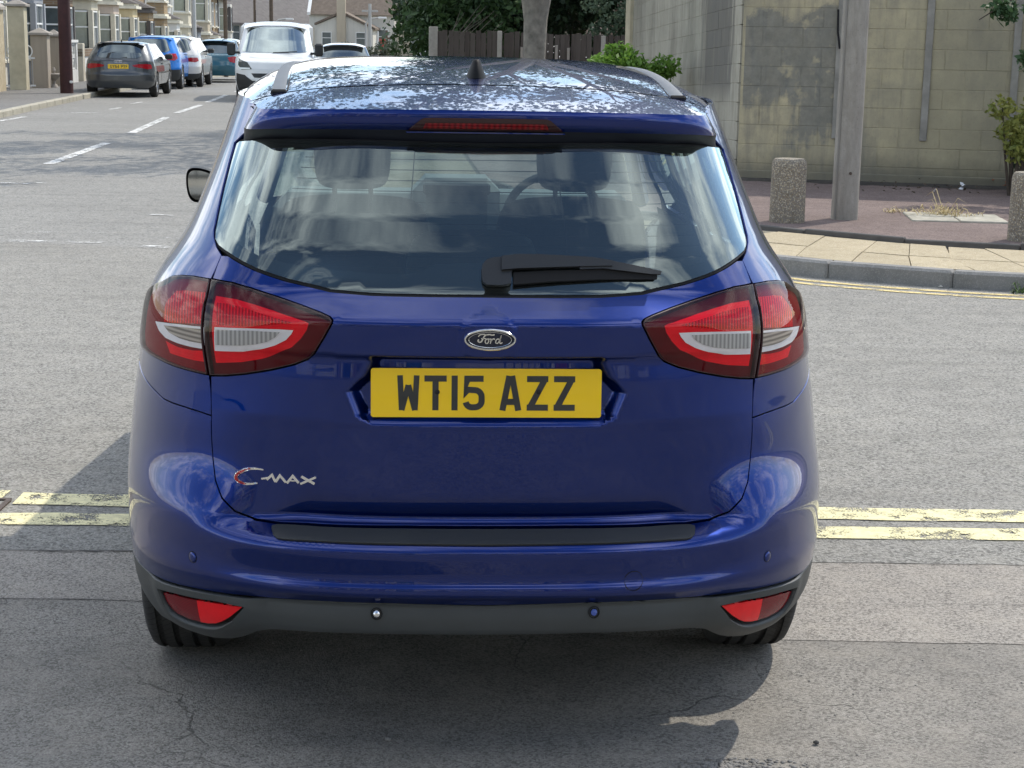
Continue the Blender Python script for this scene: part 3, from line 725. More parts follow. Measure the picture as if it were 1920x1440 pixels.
def m_tyre():
    if 'tyre_tread' in MATS: return MATS['tyre_tread']
    b = NB('tyre_tread'); v = b.tc(); s3 = b.sep(v); ang = b.N.new('ShaderNodeMath'); ang.operation = 'ARCTAN2'; b.L.new(s3[1], ang.inputs[0]); b.L.new(s3[2], ang.inputs[1])
    sk = b.math('ADD', b.math('MULTIPLY', ang.outputs[0], 14.), b.math('MULTIPLY', b.math('ABSOLUTE', s3[0]), 30.))
    fr = b.math('FRACT', sk); slot = b.math('LESS_THAN', fr, .12); n = b.noise(v, 20, 5)
    c = b.mix(slot, b.ramp(n, [(.3, (.016, .016, .016)), (.7, (.042, .041, .039))]), (.008, .008, .008))
    MATS['tyre_tread'] = b.set(c, .8, bump=b.math('SUBTRACT', 1., slot), bstr=.6, bdist=.004); return MATS['tyre_tread']
for sx in (-1, 1):
    for (yy, nm) in ((.95, 'rear'), (3.6, 'front')):
        wheel_tree(car, (sx*.772, yy, .314), side=sx)
        a = MB(); pts = []
        for k in np.linspace(12, 168, 15): pts.append((yy-.40*math.cos(R(k)), .316+.40*math.sin(R(k))))
        V = [(sx*x, p[0], p[1]) for x in (.60, .845) for p in pts]; n = len(pts); F = [(i, i+1, n+i+1, n+i) for i in range(n-1)]+[tuple(range(n))]
        mesh_obj('arch_liner', V, F, BLACKGAP, car)
# loading-sill pad
pad_half = sz([(908, 995), (760, 994), (600, 990), (520, 985.5), (511, 987), (509, 991), (512, 1002), (519, 1009), (530, 1012), (600, 1016), (760, 1021), (908, 1023)]); pad_half[0] = (0., pad_half[0][1]); pad_half[-1] = (0., pad_half[-1][1])
panel('sill_pad', BODY, full(pad_half), plain('sill_pad_rubber', (.030, .033, .034), .5, bump=.2, bscale=700, bdist=.0006), car, res=.01, off=.004, rim=.006)
# parking sensors, tow-eye cover
def disc_on(name, uvc, r, mat, parent, off, n=20, r0=0.):
    an = np.linspace(0, 2*math.pi, n, endpoint=False); o = [(uvc[0]+r*math.cos(a), uvc[1]+r*math.sin(a)) for a in an]
    return panel(name, BODY, o, mat, parent, res=r*.7, off=off, rim=.004, holes=[[(uvc[0]+r0*math.cos(a), uvc[1]+r0*math.sin(a)) for a in an]] if r0 else ())
SENS = plain('sensor_gloss', (.012, .014, .02), .12, coat=1.)
def dome_on(name, uvc, r, mat, parent, off):
    an = [(uvc[0]+r*math.cos(a), uvc[1]+r*math.sin(a)) for a in np.linspace(0, 2*math.pi, 20, endpoint=False)]
    fn = lambda uv: BODY(uv)-np.stack([0*uv[:, 0], .35*np.sqrt(np.clip(r*r*1.1-(uv[:, 0]-uvc[0])**2-(uv[:, 1]-uvc[1])**2, 1e-9, 1)), 0*uv[:, 0]], 1)
    return panel(name, fn, an, mat, parent, res=r*.25, off=off, rim=.003)
for p, mt, nm in (((706, 1151), CHROME, 'bright'), ((1113.5, 1148), plain('sensor_blue', (.05, .09, .34), .3, coat=1.), 'blue')):
    c = sz([p])[0]; s_ = empty('parking_sensor', parent=car)
    disc_on('sensor_ring', c, .0135, BLACKGAP, s_, .003, r0=.0115); disc_on('sensor_ring', c, .0095, SENS, s_, .002); dome_on('sensor_face', c, .0058, mt, s_, .003)
for p in ((361.5, 1044.5), (1439, 1043)):
    c = sz([p])[0]; s_ = empty('parking_sensor', parent=car)
    disc_on('sensor_ring', c, .0135, BLACKGAP, s_, .0012, r0=.0122); dome_on('sensor_face', c, .0115, PAINT, s_, .001)
c = sz([(1188, 1088)])[0]; disc_on('tow_eye_cover', c, .0225, BLACKGAP, car, .0012, r0=.0216)
# bumper ledge scratch-free; rear fog etc. done. wiper
wp = empty('rear_wiper', parent=car)
def glass_pt(px, py, lift):
    u = np.array(sz([(px, py)])); p = BODY(u)[0]; n = surf_normals(BODY, u)[0]; return p+n*lift
WIP = plain('wiper_black', (.018, .019, .020), .42, coat=.15)
def hull(name, pts_top, pts_bot, l0, l1, mat):
    T = [glass_pt(*p, l1) for p in pts_top]; B = [glass_pt(*p, l1) for p in pts_bot]; T2 = [glass_pt(*p, l0) for p in pts_top]; B2 = [glass_pt(*p, l0) for p in pts_bot]; n = len(T)
    V = T+B+T2+B2; F = []
    for i in range(n-1): F += [(n+i, n+i+1, i+1, i), (i, i+1, 2*n+i+1, 2*n+i), (3*n+i, 3*n+i+1, n+i+1, n+i)]
    F += [(0, 2*n, 3*n, n), (n-1, 2*n-1, 4*n-1, 3*n-1)]
    return mesh_obj(name, V, F, mat, wp, smooth=True, sharp=75)
hull('pivot_cap', [(903, 506), (905, 498), (912, 490), (925, 486), (942, 485), (960, 486)], [(903, 522), (905, 531), (912, 537), (925, 538), (942, 538), (958, 535)], .0, .013, WIP)
hull('wiper_arm', [(940, 486), (970, 483), (1010, 483), (1060, 485), (1110, 488), (1145, 493)], [(940, 512), (970, 509), (1010, 508), (1060, 506), (1110, 504), (1145, 503)], .010, .022, WIP)
hull('blade_holder', [(1085, 493), (1130, 490), (1170, 497), (1215, 506), (1236, 511)], [(1085, 509), (1130, 507), (1170, 511), (1215, 516), (1235, 517)], .006, .017, WIP)
hull('wiper_blade', [(962, 514), (1030, 510), (1120, 508), (1230, 516)], [(962, 536), (1030, 531), (1120, 526), (1229, 525)], .001, .010, BLACKGAP)
# mirror (passenger side)
for sg in (-1, 1):
    mp = empty('door_mirror', (0, 0, 0), parent=car); V = []; F = []; secs = [(2.50, 1.0), (2.53, 1.05), (2.58, .98), (2.64, .75), (2.68, .35)]
    prof = [(.885, 1.110), (.895, 1.098), (.925, 1.083), (.955, 1.083), (.972, 1.10), (.980, 1.14), (.980, 1.185), (.968, 1.205), (.94, 1.208), (.905, 1.200), (.885, 1.190)]
    prof = [(.89+(x-.89)*1.02, z) for x, z in prof]
    pc = np.array(smooth_closed(prof, 2)); cc = pc.mean(0)
    for (y, k) in secs: V += [(sg*(cc[0]+(p[0]-cc[0])*k), y-.02*(p[0]-cc[0]), cc[1]+(p[1]-cc[1])*k) for p in pc]
    n = len(pc)
    for i in range(len(secs)-1):
        for k in range(n): F.append((i*n+k, i*n+(k+1) % n, (i+1)*n+(k+1) % n, (i+1)*n+k) if sg > 0 else (i*n+(k+1) % n, i*n+k, (i+1)*n+k, (i+1)*n+(k+1) % n))
    F.append(tuple(range((len(secs)-1)*n, len(secs)*n)))
    mesh_obj('mirror_shell', V, F, TRIM, mp, smooth=True)
    mg = [(sg*(cc[0]+(p[0]-cc[0])*.86), 2.505, cc[1]+(p[1]-cc[1])*.84) for p in pc]
    mesh_obj('mirror_glass', mg, [tuple(range(n))], plain('mirror_silver', (.62, .66, .66), .03, 1.), mp)
    MB().bbox(min(sg*.82, sg*.93), max(sg*.82, sg*.93), 2.53, 2.62, 1.065, 1.11, .012).build('mirror_arm', TRIM, mp)
# --- cabin
SEAT = plain('seat_cloth', (.030, .031, .034), .9, var=.2, scale=12, bump=.3, bscale=400)
SEATL = plain('seat_cloth_grey', (.075, .078, .082), .9, var=.15, scale=9)
DASH = plain('dash_grey', (.13, .15, .15), .6, var=.1)
def cushion(name, x0, x1, y0, y1, z0, z1, mat, parent, tilt=0., b=.06):
    o = MB().bbox(x0, x1, y0, y1, z0, z1, b).build(name, mat, parent, smooth=True); md = o.modifiers.new('round', 'SUBSURF'); md.levels = 2; md.render_levels = 2
    if tilt:
        c = Vector(((x0+x1)/2, (y0+y1)/2, z0)); o.matrix_local = Matrix.Translation(c) @ Matrix.Rotation(R(tilt), 4, 'X') @ Matrix.Translation(-c)
    return o
for sx in (-1, 1):
    fs = empty('front_seat', parent=car); cx = sx*.37
    cushion('backrest', cx-.27, cx+.27, 2.10, 2.24, .55, 1.17, SEAT, fs, tilt=8, b=.06); cushion('cushion', cx-.26, cx+.26, 2.2, 2.72, .45, .60, SEAT, fs)
    cushion('headrest', cx-.130, cx+.130, 1.97, 2.09, 1.175, 1.425, SEAT, fs, b=.035)
    for k in (-.06, .06): MB().tube([(cx+k, 2.06, 1.05), (cx+k, 2.04, 1.25)], .008, 6).build('headrest_post', CHROME, fs)
rs = empty('rear_seats', parent=car)
for cx, hw_, top in ((-.43, .235, 1.03), (0, .20, 1.17), (.43, .235, 1.03)):
    cushion('backrest', cx-hw_, cx+hw_, 1.18, 1.32, .52, top, SEATL, rs, tilt=12, b=.05)
cushion('cushion', -.66, .66, 1.30, 1.78, .45, .60, SEATL, rs)
MB().bbox(-.64, .64, .17, 1.15, .52, .60, .02).build('boot_floor', TRIMM, car)
panel_shelf = MB().bbox(-.60, .60, .28, 1.08, .985, 1.0, .006).build('parcel_shelf', plain('shelf_grey', (.06, .062, .063), .9), car)
ds = empty('dashboard', parent=car)
MB().bbox(-.72, .72, 2.98, 3.36, .78, 1.075, .06).build('dash_top', DASH, ds, smooth=True)
MB().bbox(-.17, .17, 2.90, 3.2, .72, 1.145, .05).build('centre_screen', DASH, ds, smooth=True)
MB().bbox(-.13, .13, 2.885, 2.91, 1.085, 1.13, .008).build('screen_glass', plain('screen_dark', (.03, .035, .04), .2), ds)
for x in (-.62, -.24, .24): MB().bbox(x-.035, x+.035, 2.955, 2.985, .985, 1.05, .008).build('air_vent', CHROME, ds)
sw = empty('steering_wheel', parent=car); Mw = Matrix.Translation((.37, 2.78, 1.0)) @ Matrix.Rotation(R(65), 4, 'X')
ringv = [tuple(Mw @ Vector((.185*math.cos(a), .185*math.sin(a), 0))) for a in np.linspace(0, 2*math.pi, 33)]
MB().tube(ringv, .016, 8, caps=False).build('rim', TRIMM, sw, smooth=True)
MB().bbox(-.18, .18, -.03, .03, -.02, .02, .01, Mw).bbox(-.06, .06, -.07, .06, -.02, .035, .02, Mw).build('hub', TRIMM, sw)
MB().bbox(.03, .19, 2.63, 2.66, 1.455, 1.51, .012).build('interior_mirror', TRIMM, car)

# --- number plate, badges
def stroke(mb, pts, w, y0, y1, M, closed=False):
    """flat ribbon letter stroke in the xz plane with thickness along y; w may vary"""
    P = [np.array(p, float) for p in pts]; n = len(P); W = w if isinstance(w, (list, tuple)) else [w]*n; Lp = []; Rp = []
    for i in range(n):
        if closed: a, b = P[i-1], P[(i+1) % n]
        else: a, b = P[max(i-1, 0)], P[min(i+1, n-1)]
        if 0 < i < n-1 or closed:
            d1 = (P[i]-P[i-1]); d2 = (P[(i+1) % n]-P[i]); d1 = d1/np.hypot(*d1); d2 = d2/np.hypot(*d2); t = d1+d2; t = t/(np.hypot(*t) or 1); c = max(.45, t@d1)
        else: t = b-a; t = t/np.hypot(*t); c = 1
        nn = np.array([-t[1], t[0]])*W[i]/2/c; Lp.append(P[i]+nn); Rp.append(P[i]-nn)
    v = []; f = []
    for q in Lp: v += [(q[0], y0, q[1]), (q[0], y1, q[1])]
    for q in Rp: v += [(q[0], y0, q[1]), (q[0], y1, q[1])]
    m = 2*n
    for i in range(n if closed else n-1):
        j = (i+1) % n; a, b, c, d = 2*i, 2*j, m+2*j, m+2*i
        f += [(a, d, c, b), (a+1, b+1, c+1, d+1), (a, b, b+1, a+1), (d, d+1, c+1, c)]
    if not closed: f += [(0, 1, m+1, m), (2*n-2, m+2*n-2, m+2*n-1, 2*n-1)]
    mb.add([tuple(M @ Vector(q)) for q in v], f)
def arcp(cx, cz, rx, rz, a0, a1, n=14): return [(cx+rx*math.cos(R(a)), cz+rz*math.sin(R(a))) for a in np.linspace(a0, a1, n)]
def plate_glyphs(ch):
    H, Wd, s = .079, .050, .014
    w, h, q = Wd-s, H-s, s/2
    if ch == 'W': return [[(q*.9, H), (q*1.45, 0)], [(q*1.45, q*.0), (Wd/2, H*.72)], [(Wd/2, H*.72), (Wd-q*1.45, 0)], [(Wd-q*.9, H), (Wd-q*1.45, 0)]], Wd
    if ch == 'T': return [[(0, H-q), (Wd, H-q)], [(Wd/2, H-s), (Wd/2, 0)]], Wd
    if ch == '1': return [[(q, H), (q, 0)]], s
    if ch == '5': return [[(Wd-.003, H-q), (q+.003, H-q), (q, H*.52), (q+.004, H*.52+.006)]+[(Wd*.5, H*.585)]+arcp(Wd-q-.016, H*.585-.016, .016, .016, 90, 0, 6)+arcp(Wd-q-.016, q+.014, .016, .014, 0, -90, 6)+arcp(q+.014, q+.014, .014, .014, -90, -170, 6)], Wd
    if ch == 'A': return [[(q, 0), (Wd/2-.003, H)], [(Wd-q, 0), (Wd/2+.003, H)], [(Wd*.22, H*.25), (Wd*.78, H*.25)]], Wd
    if ch == 'Z': return [[(0.001, H-q), (Wd-.001, H-q)], [(Wd-q-.002, H-s*.6), (q+.002, s*.6)], [(0.001, q), (Wd-.001, q)]], Wd
pz = car_at(911.5, 733, .12); plate = empty('number_plate', (0, 0, 0), parent=car)
pM = Matrix.Translation((pz[0], .098, pz[2])) @ Matrix.Rotation(R(-4), 4, 'X')
def rrect(w, h, r, n=5):
    o = []
    for cx, cz, a in ((w/2-r, h/2-r, 0), (-w/2+r, h/2-r, 90), (-w/2+r, -h/2+r, 180), (w/2-r, -h/2+r, 270)): o += arcp(cx, cz, r, r, a, a+90, n)
    return o
rot = pM @ Matrix.Rotation(R(90), 4, 'X')
MB().prism(rrect(.52, .111, .006), -.002, .002, rot).build('plate_base', plain('plate_yellow', (.93, .59, .004), .32, var=.03, coat=.5), plate)
MB().prism(rrect(.50, .10, .006), -.012, -.002, rot).build('plate_backing', BLACKGAP, plate)
INK = plain('plate_ink', (.022, .024, .024), .35, coat=.5); X0 = -.201
def glyph_run(text, x, gapc=.011, gap_sp=.033):
    for ch in text:
        if ch == ' ': x += gap_sp-gapc; continue
        g, w = plate_glyphs(ch); mb = MB()
        for k, st in enumerate(g): stroke(mb, [(x+a, b-.0395) for a, b in st], .0138 if ch not in 'W' else .0125, -.0026-.0002*k, -.0018, pM)
        mb.build('plate_letter', INK, plate); x += w+gapc
glyph_run('WT15 AZZ', X0)
DIRT = plain('plate_fixing', (.006, .006, .006), .7)
for px, py in ((820, 735), (1010, 735)):
    q = car_at(px, py, .10); M = Matrix.Translation((q[0], .0955, q[2]+.001)) @ Matrix.Rotation(R(90), 4, 'X')
    MB().lathe([(.0055, -.001), (.0055, .0012), (.004, .0022), (.0005, .0024)], 14, M).build('plate_screw', DIRT, plate, smooth=True)
# oval badge
bz = car_at(919, 637, .055); badge = empty('oval_badge', parent=car); bM = Matrix.Translation((bz[0], .054, bz[2])) @ Matrix.Rotation(R(-3), 4, 'X'); bR = bM @ Matrix.Rotation(R(90), 4, 'X')
ov = lambda a, b, n=48: [(a*math.cos(t), b*math.sin(t)) for t in np.linspace(0, 2*math.pi, n, endpoint=False)]
MB().prism(ov(.0560, .0220), -.006, .0025, bR).build('badge_face', plain('badge_navy', (.012, .016, .030), .25, coat=1.), badge)
MB().tube([tuple(bR @ Vector((x, y, .003))) for x, y in ov(.0555, .0218)+[(.0555, 0)]], .0026, 6, caps=False).build('badge_ring', CHROME, badge, smooth=True)
MB().tube([tuple(bR @ Vector((x, y, .0026))) for x, y in ov(.0475, .0172)+[(.0475, 0)]], .0007, 5, caps=False).build('badge_inner_ring', CHROME, badge)
SCR = MB(); k = .00062
def scr(pts, w): stroke(SCR, [(x*k-.0005, z*k) for x, z in chaikin(pts, 2)], w, -.0046, -.0022, bM)
scr([(-40, 2), (-44, -4), (-38, -9), (-30, -6), (-26, 2), (-22, 12), (-14, 19), (-2, 20), (10, 17), (16, 20)], .0028)         # F
scr([(-42, 12), (-36, 19), (-24, 21), (-10, 17)], .0022); scr([(-32, 4), (-24, 6), (-14, 5)], .0022)
scr([(-8, 4), (-15, 2), (-18, -6), (-14, -13), (-7, -11), (-4, -3), (-8, 4), (-2, 3), (4, 4)], .0024)                       # o
scr([(4, 5), (3, -4), (1, -13)], .0026); scr([(3, -4), (8, 3), (15, 5), (17, 1)], .0024)                                     # r
scr([(34, 2), (27, 5), (21, -1), (20, -10), (26, -13), (32, -7), (36, 4), (40, 16)], .0024); scr([(40, 17), (36, 2), (34, -9), (38, -13), (44, -8)], .0026)   # d
SCR.build('badge_script', CHROME, badge)
# model lettering
ml = empty('model_lettering', parent=car); cz0 = car_at(440, 905, .12)
def mletter(name, strokes, mat, dz=0.):
    mb = MB()
    for pts, w in strokes:
        def conv(px, py): 
            u = np.array(sz([(px, py)])); return u[0]
        U = [conv(*p) for p in pts]; X = BODY(np.array(U)); y = X[:, 1].mean()
        P = [(x, z) for x, _, z in X]; n0 = len(mb.v); wv = [w(i/(len(P)-1)) for i in range(len(P))] if callable(w) else w; stroke(mb, P, wv, -.0035-dz, .003, Matrix.Identity(4))
        for i in range(n0, len(mb.v)):
            v = mb.v[i]; mb.v[i] = (v[0], v[1]+float(np.interp(v[0], sorted(X[:, 0]), X[np.argsort(X[:, 0]), 1])), v[2])
    return mb.build(name, mat, ml)
BR = plain('badge_bright', (.80, .80, .78), .18, .9); RED = plain('badge_red', (.42, .02, .02), .3, coat=1.)
Cc = [(493, 880), (482, 878), (468, 878.5), (456, 881), (446, 887), (441, 893), (443, 900), (450, 904), (461, 906), (474, 906), (482, 905)]
Cc = [(494, 880.5), (484, 878), (470, 877.5), (457, 880), (447, 885.5), (442, 892), (443.5, 899), (450, 904), (461, 906.5), (473, 906.5), (483, 905)]
mletter('letter_c', [(chaikin(Cc, 2), lambda t: .0028+.0058*math.sin(math.pi*t)**1.6)], BR); mletter('letter_c_fill', [(chaikin(Cc[2:9], 2), lambda t: .0006+.0052*math.sin(math.pi*t)**.9)], RED, .0030)
mletter('dash_mark', [([(490, 897), (504, 895)], .0042)], BR)
mletter('letter_m', [([(500, 899), (510, 890), (517, 903)], .0056), ([(517, 903), (525, 891), (536, 904)], .0056)], BR)
mletter('letter_a', [([(538, 905), (549, 892), (560, 905)], .0056), ([(545, 901), (556, 901)], .0026)], BR)
mletter('letter_x', [([(565, 893), (590, 907)], .0060), ([(592, 894.5), (563, 906.5)], .0050)], BR)
# ------------------------------------------------------------------ ground
def terr(y): return float(np.interp(y, [-100, 58, 75, 110, 160, 400], [0, 0, -.25, -1.6, -3.2, -8]))
def m_asphalt(name, lo, hi, stone, grain=240., big=.6, rough=.92, bump=.5, spec=.25, crack=0., stain=.35, warm=(1, .97, .92), streak=0.):
    b = NB(name); g = b.N.new('ShaderNodeNewGeometry').outputs['Position']
    v1, vc = b.voronoi(g, grain, out='both'); n1 = b.noise(g, big, 6, .6); n2 = b.noise(g, 7., 5, .65); n3 = b.noise(g, grain*.45, 2)
    rv = b.sep(vc)[0]
    c = b.mix(b.rng(n3, .3, .7), lo, hi); st = b.math('MULTIPLY', b.math('GREATER_THAN', rv, .72), b.rng(v1, .0, .5, 1., .2)); c = b.mix(b.math('MULTIPLY', st, .9), c, stone)
    dk = b.math('MULTIPLY', b.math('LESS_THAN', rv, .26), .6); c = b.mix(dk, c, tuple(q*.35 for q in lo))
    c = b.mix(b.rng(n1, .35, .7, 0, stain), c, tuple(q*.62 for q in lo)); c = b.mix(b.rng(n2, .45, .8, 0, .4), c, tuple(min(1, q*1.25*w) for q, w in zip(hi, warm)))
    if streak:
        sv = b.mapping(g, (.35, 3.2, 1)); sn = b.noise(sv, 1.1, 5, .6); c = b.mix(b.rng(sn, .5, .75, 0, streak), c, tuple(q*.55 for q in lo))
    h = b.math('ADD', b.math('MULTIPLY', b.rng(v1, 0, .6, 1, 0), .7), n3)
    if crack:
        wv = b.N.new('ShaderNodeVectorMath'); wv.operation = 'ADD'; sc_ = b.N.new('ShaderNodeVectorMath'); sc_.operation = 'SCALE'; sc_.inputs['Scale'].default_value = .35
        nc = b.N.new('ShaderNodeTexNoise'); nc.inputs['Scale'].default_value = 3.2; nc.inputs['Detail'].default_value = 6; b.L.new(g, nc.inputs['Vector']); b.L.new(nc.outputs[1], sc_.inputs[0]); b.L.new(g, wv.inputs[0]); b.L.new(sc_.outputs[0], wv.inputs[1])
        e = b.voronoi(wv.outputs[0], 1.25, 'DISTANCE_TO_EDGE'); m = b.noise(g, 1.4, 3)
        k = b.math('MULTIPLY', b.rng(e, .001, .0055, 1., 0.), b.rng(m, .47, .56)); c = b.mix(b.math('MULTIPLY', k, crack*.6), c, (.04, .038, .035)); h = b.math('SUBTRACT', h, b.math('MULTIPLY', k, 2.))
    MATS[name] = b.set(c, rough, 0, spec, bump=h, bstr=bump, bdist=.0035); return MATS[name]
A_APRON = m_asphalt('old_asphalt', (.205, .192, .170), (.315, .296, .265), (.46, .435, .39), 190., .9, crack=.9, stain=.7, bump=.45)
A_APRON2 = m_asphalt('old_asphalt_pale', (.25, .230, .203), (.37, .343, .305), (.50, .47, .42), 180., .8, crack=.3, stain=.2)
A_ROAD = m_asphalt('chip_road', (.205, .199, .180), (.33, .32, .292), (.50, .485, .445), 120., .5, stain=.3, streak=.3, bump=.8, warm=(1, .98, .93))
A_SIDE = m_asphalt('side_street_asphalt', (.225, .221, .205), (.305, .30, .28), (.40, .39, .36), 80., .35, stain=.35, streak=.35, bump=.4)
A_PATCH = m_asphalt('footway_asphalt', (.16, .157, .15), (.24, .235, .225), (.33, .32, .30), 160., .5)
A_RED = m_asphalt('red_footway', (.155, .115, .105), (.235, .185, .17), (.33, .27, .25), 120., .8, stain=.5, streak=.3)
def sheet(name, poly, z, mat, kind='structure', parent=None):
    o = mesh_obj(name, [(x, y, z if not callable(z) else z(x, y)) for x, y in poly], [tuple(range(len(poly)))], mat, parent)
    if parent is None: tag(o, kind=kind)
    return o
GR = plain('bare_ground', (.13, .12, .09), .95, var=.4, scale=.4)
ys = [-300, -60, 0, 30, 58, 66, 75, 92, 110, 135, 160, 260, 900]; V = []; F = []
for i, y in enumerate(ys): V += [(-700, y, terr(y)-.16), (700, y, terr(y)-.16)]
for i in range(len(ys)-1): F.append((2*i, 2*i+1, 2*i+3, 2*i+2))
tag(mesh_obj('ground', V, F, GR), kind='structure')
def wob(x0, x1, y, n=40, a=.012, seed=1):
    r_ = random.Random(seed); return [(x0+(x1-x0)*i/n, y(x0+(x1-x0)*i/n)+r_.uniform(-a, a)) for i in range(n+1)]
yA = lambda x: 5.31+.004*x; yB = lambda x: np.interp(x, [-20, -1.1, -.6, .4, .8, 20], [4.81, 4.82, 4.72, 4.58, 4.575, 4.62]); yC = lambda x: np.interp(x, [-30, -4.2, -2.7, 0, 6, 30], [13.50, 13.46, 13.2, 12.9, 12.6, 12.4])
sheet('road', wob(-60, 60, yA, 600, .012, 1)+wob(60, -60, yC, 400, .015, 2), 0., A_ROAD)
sheet('driveway', wob(-25, 25, yB, 400, .004, 3)+wob(25, -25, lambda x: yA(x)+.08, 400, .0, 1), -.0015, A_APRON2)
sheet('forecourt', [(-25, -14), (25, -14)]+wob(25, -25, lambda x: yB(x)+.08, 400, .0, 4), -.003, A_APRON)
# kerb lines: right corner and left side of the side street
KR = [(60, 2.2), (20, 8.6), (9, 10.55), (6, 11.15), (4.6, 11.4), (3.57, 11.60), (3.02, 11.76), (2.62, 11.93), (2.32, 12.10), (2.05, 12.30), (1.5, 12.70), (.9, 13.15), (.2, 13.8), (-.5, 14.6), (-1.2, 15.7), (-1.8, 17.0), (-2.3, 18.6), (-2.65, 20.5), (-3.0, 24), (-3.6, 32), (-4.3, 42), (-5.2, 55), (-6.2, 70), (-8.9, 110), (-12, 160)]
KL = [(-60, 14), (-30, 15), (-18, 17), (-13, 20), (-10.5, 24), (-9.75, 28), (-9.88, 32.3), (-10.29, 36.8), (-10.72, 42), (-11.6, 55), (-12.7, 70), (-15.6, 110), (-19.2, 160)]
street = [p for p in KL[::-1] if p[1] > 13.6]+wob(-58, 14, lambda x: yC(x)-.002, 300, .01, 2)
def strip_mesh(name, A, B, z, mat, parent=None, kind=None):
    V = []; F = []
    for a, b in zip(A, B): V += [(a[0], a[1], terr(a[1])+z), (b[0], b[1], terr(b[1])+z)]
    for i in range(len(A)-1): F.append((2*i, 2*i+1, 2*i+3, 2*i+2))
    o = mesh_obj(name, V, F, mat, parent)
    if kind: tag(o, kind=kind)
    return o
def resample(P, step):
    P = np.array(P, float); d = np.concatenate([[0], np.cumsum(np.hypot(*np.diff(P, axis=0).T))]); s = np.arange(0, d[-1], step); return np.stack([np.interp(s, d, P[:, 0]), np.interp(s, d, P[:, 1])], 1)
def offset_line(P, d):
    P = np.array(P, float); t = np.gradient(P, axis=0); t /= np.linalg.norm(t, axis=1)[:, None]; return P+np.stack([-t[:, 1], t[:, 0]], 1)*d
yy_ = np.array([12.4, 12.8, 13.2, 13.5, 14, 15, 16, 18, 20, 24, 28, 34, 42, 50, 58, 66, 75, 92, 110, 135, 160])
kl = np.array(KL); kr = np.array(KR)
lx = np.interp(yy_, kl[:, 1], kl[:, 0]); rx = np.array([np.interp(y, kr[9:, 1], kr[9:, 0]) if y > 12.3 else 2.05 for y in yy_])
V = []; F = []
Ls = [(-60, 13.48) if False else (x, y) for x, y in zip(lx, yy_)]
side_l = [(-60, 13.47)]+[(p[0]-.4, p[1]) for p in KL[1:]]; 
poly_l = [(x-.3, y) for x, y in zip(lx, yy_)]; poly_r = [(x+.3, y) for x, y in zip(rx, yy_)]
side_street = strip_mesh('side_street', [(q[0], max(q[1], float(yC(q[0])))) for q in poly_l], [(q[0], q[1]) for q in poly_r], -.0025, A_SIDE, kind='structure')
# worn road paint
def m_worn(name, col, wear=.5, scale=9., grain=110.):
    b = NB(name); g = b.N.new('ShaderNodeNewGeometry').outputs['Position']; n = b.noise(g, scale, 6, .7); v = b.voronoi(g, grain, out=0); 
    a = b.math('ADD', n, b.math('MULTIPLY', b.math('SUBTRACT', .42, v), .22)); al = b.rng(a, wear-.04, wear+.04, 0, 1)
    c = b.mix(b.rng(b.noise(g, 30, 4), .35, .7), col, tuple(q*.72 for q in col)); MATS[name] = b.set(c, .8, 0, .3, alpha=al, bump=v, bstr=.4, bdist=.003); return MATS[name]
YEL = m_worn('yellow_line_paint', (.86, .79, .47), .415, 7., 130.); YEL2 = m_worn('far_yellow_paint', (.72, .58, .27), .42); WHI = m_worn('white_line_paint', (.78, .78, .75), .44, 5., 60.); WHI2 = m_worn('worn_white_paint', (.72, .72, .69), .52, 4.)
road = bpy.data.objects['road']
def ribbon(name, pts, w, z, mat, parent, step=.15, jit=.006, seed=0):
    P = resample(pts, step) if len(pts) > 1 else np.array(pts); P = np.vstack([P, [pts[-1]]]); r_ = random.Random(seed); A = offset_line(P, w/2); B = offset_line(P, -w/2)
    A = [(a[0]+r_.uniform(-jit, jit), a[1]+r_.uniform(-jit, jit)) for a in A]; B = [(a[0]+r_.uniform(-jit, jit), a[1]+r_.uniform(-jit, jit)) for a in B]
    return strip_mesh(name, B, A, z, mat, parent)
ribbon('yellow_line', [(-1.80, 5.905), (-1.72, 5.90), (-1.2, 5.90), (0, 5.90), (1.1, 5.895), (1.9, 5.90), (6, 5.92), (14, 5.95)], .155, .004, YEL, road, seed=1)
ribbon('yellow_line', [(-4, 5.55), (-2.3, 5.60), (-1.78, 5.645), (-1.4, 5.655), (0, 5.655), (1.1, 5.65), (1.9, 5.665), (6, 5.68), (14, 5.70)], .145, .004, YEL, road, seed=2)
ribbon('yellow_line', [(-6, 5.99), (-3, 5.96), (-1.86, 5.94)], .15, .004, YEL, road, seed=5)
kcut = resample(KR[2:14], .3)
ribbon('yellow_line', offset_line(kcut, .36), .07, .004, YEL2, road, step=.2, seed=3); ribbon('yellow_line', offset_line(kcut, .20), .07, .004, YEL2, road, step=.2, seed=4)
dv = np.array([(-5.95, 21.42), (-6.24, 25.73), (-6.45, 28.27), (-6.99, 33.79), (-7.15, 35.64), (-7.42, 39.78), (-7.55, 41.36), (-7.96, 46.5), (-8.1, 49), (-8.5, 54)])
for i in range(0, len(dv), 2): ribbon('lane_dash', [tuple(dv[i]), tuple(dv[i+1])], .15, .004, WHI, side_street, seed=i)
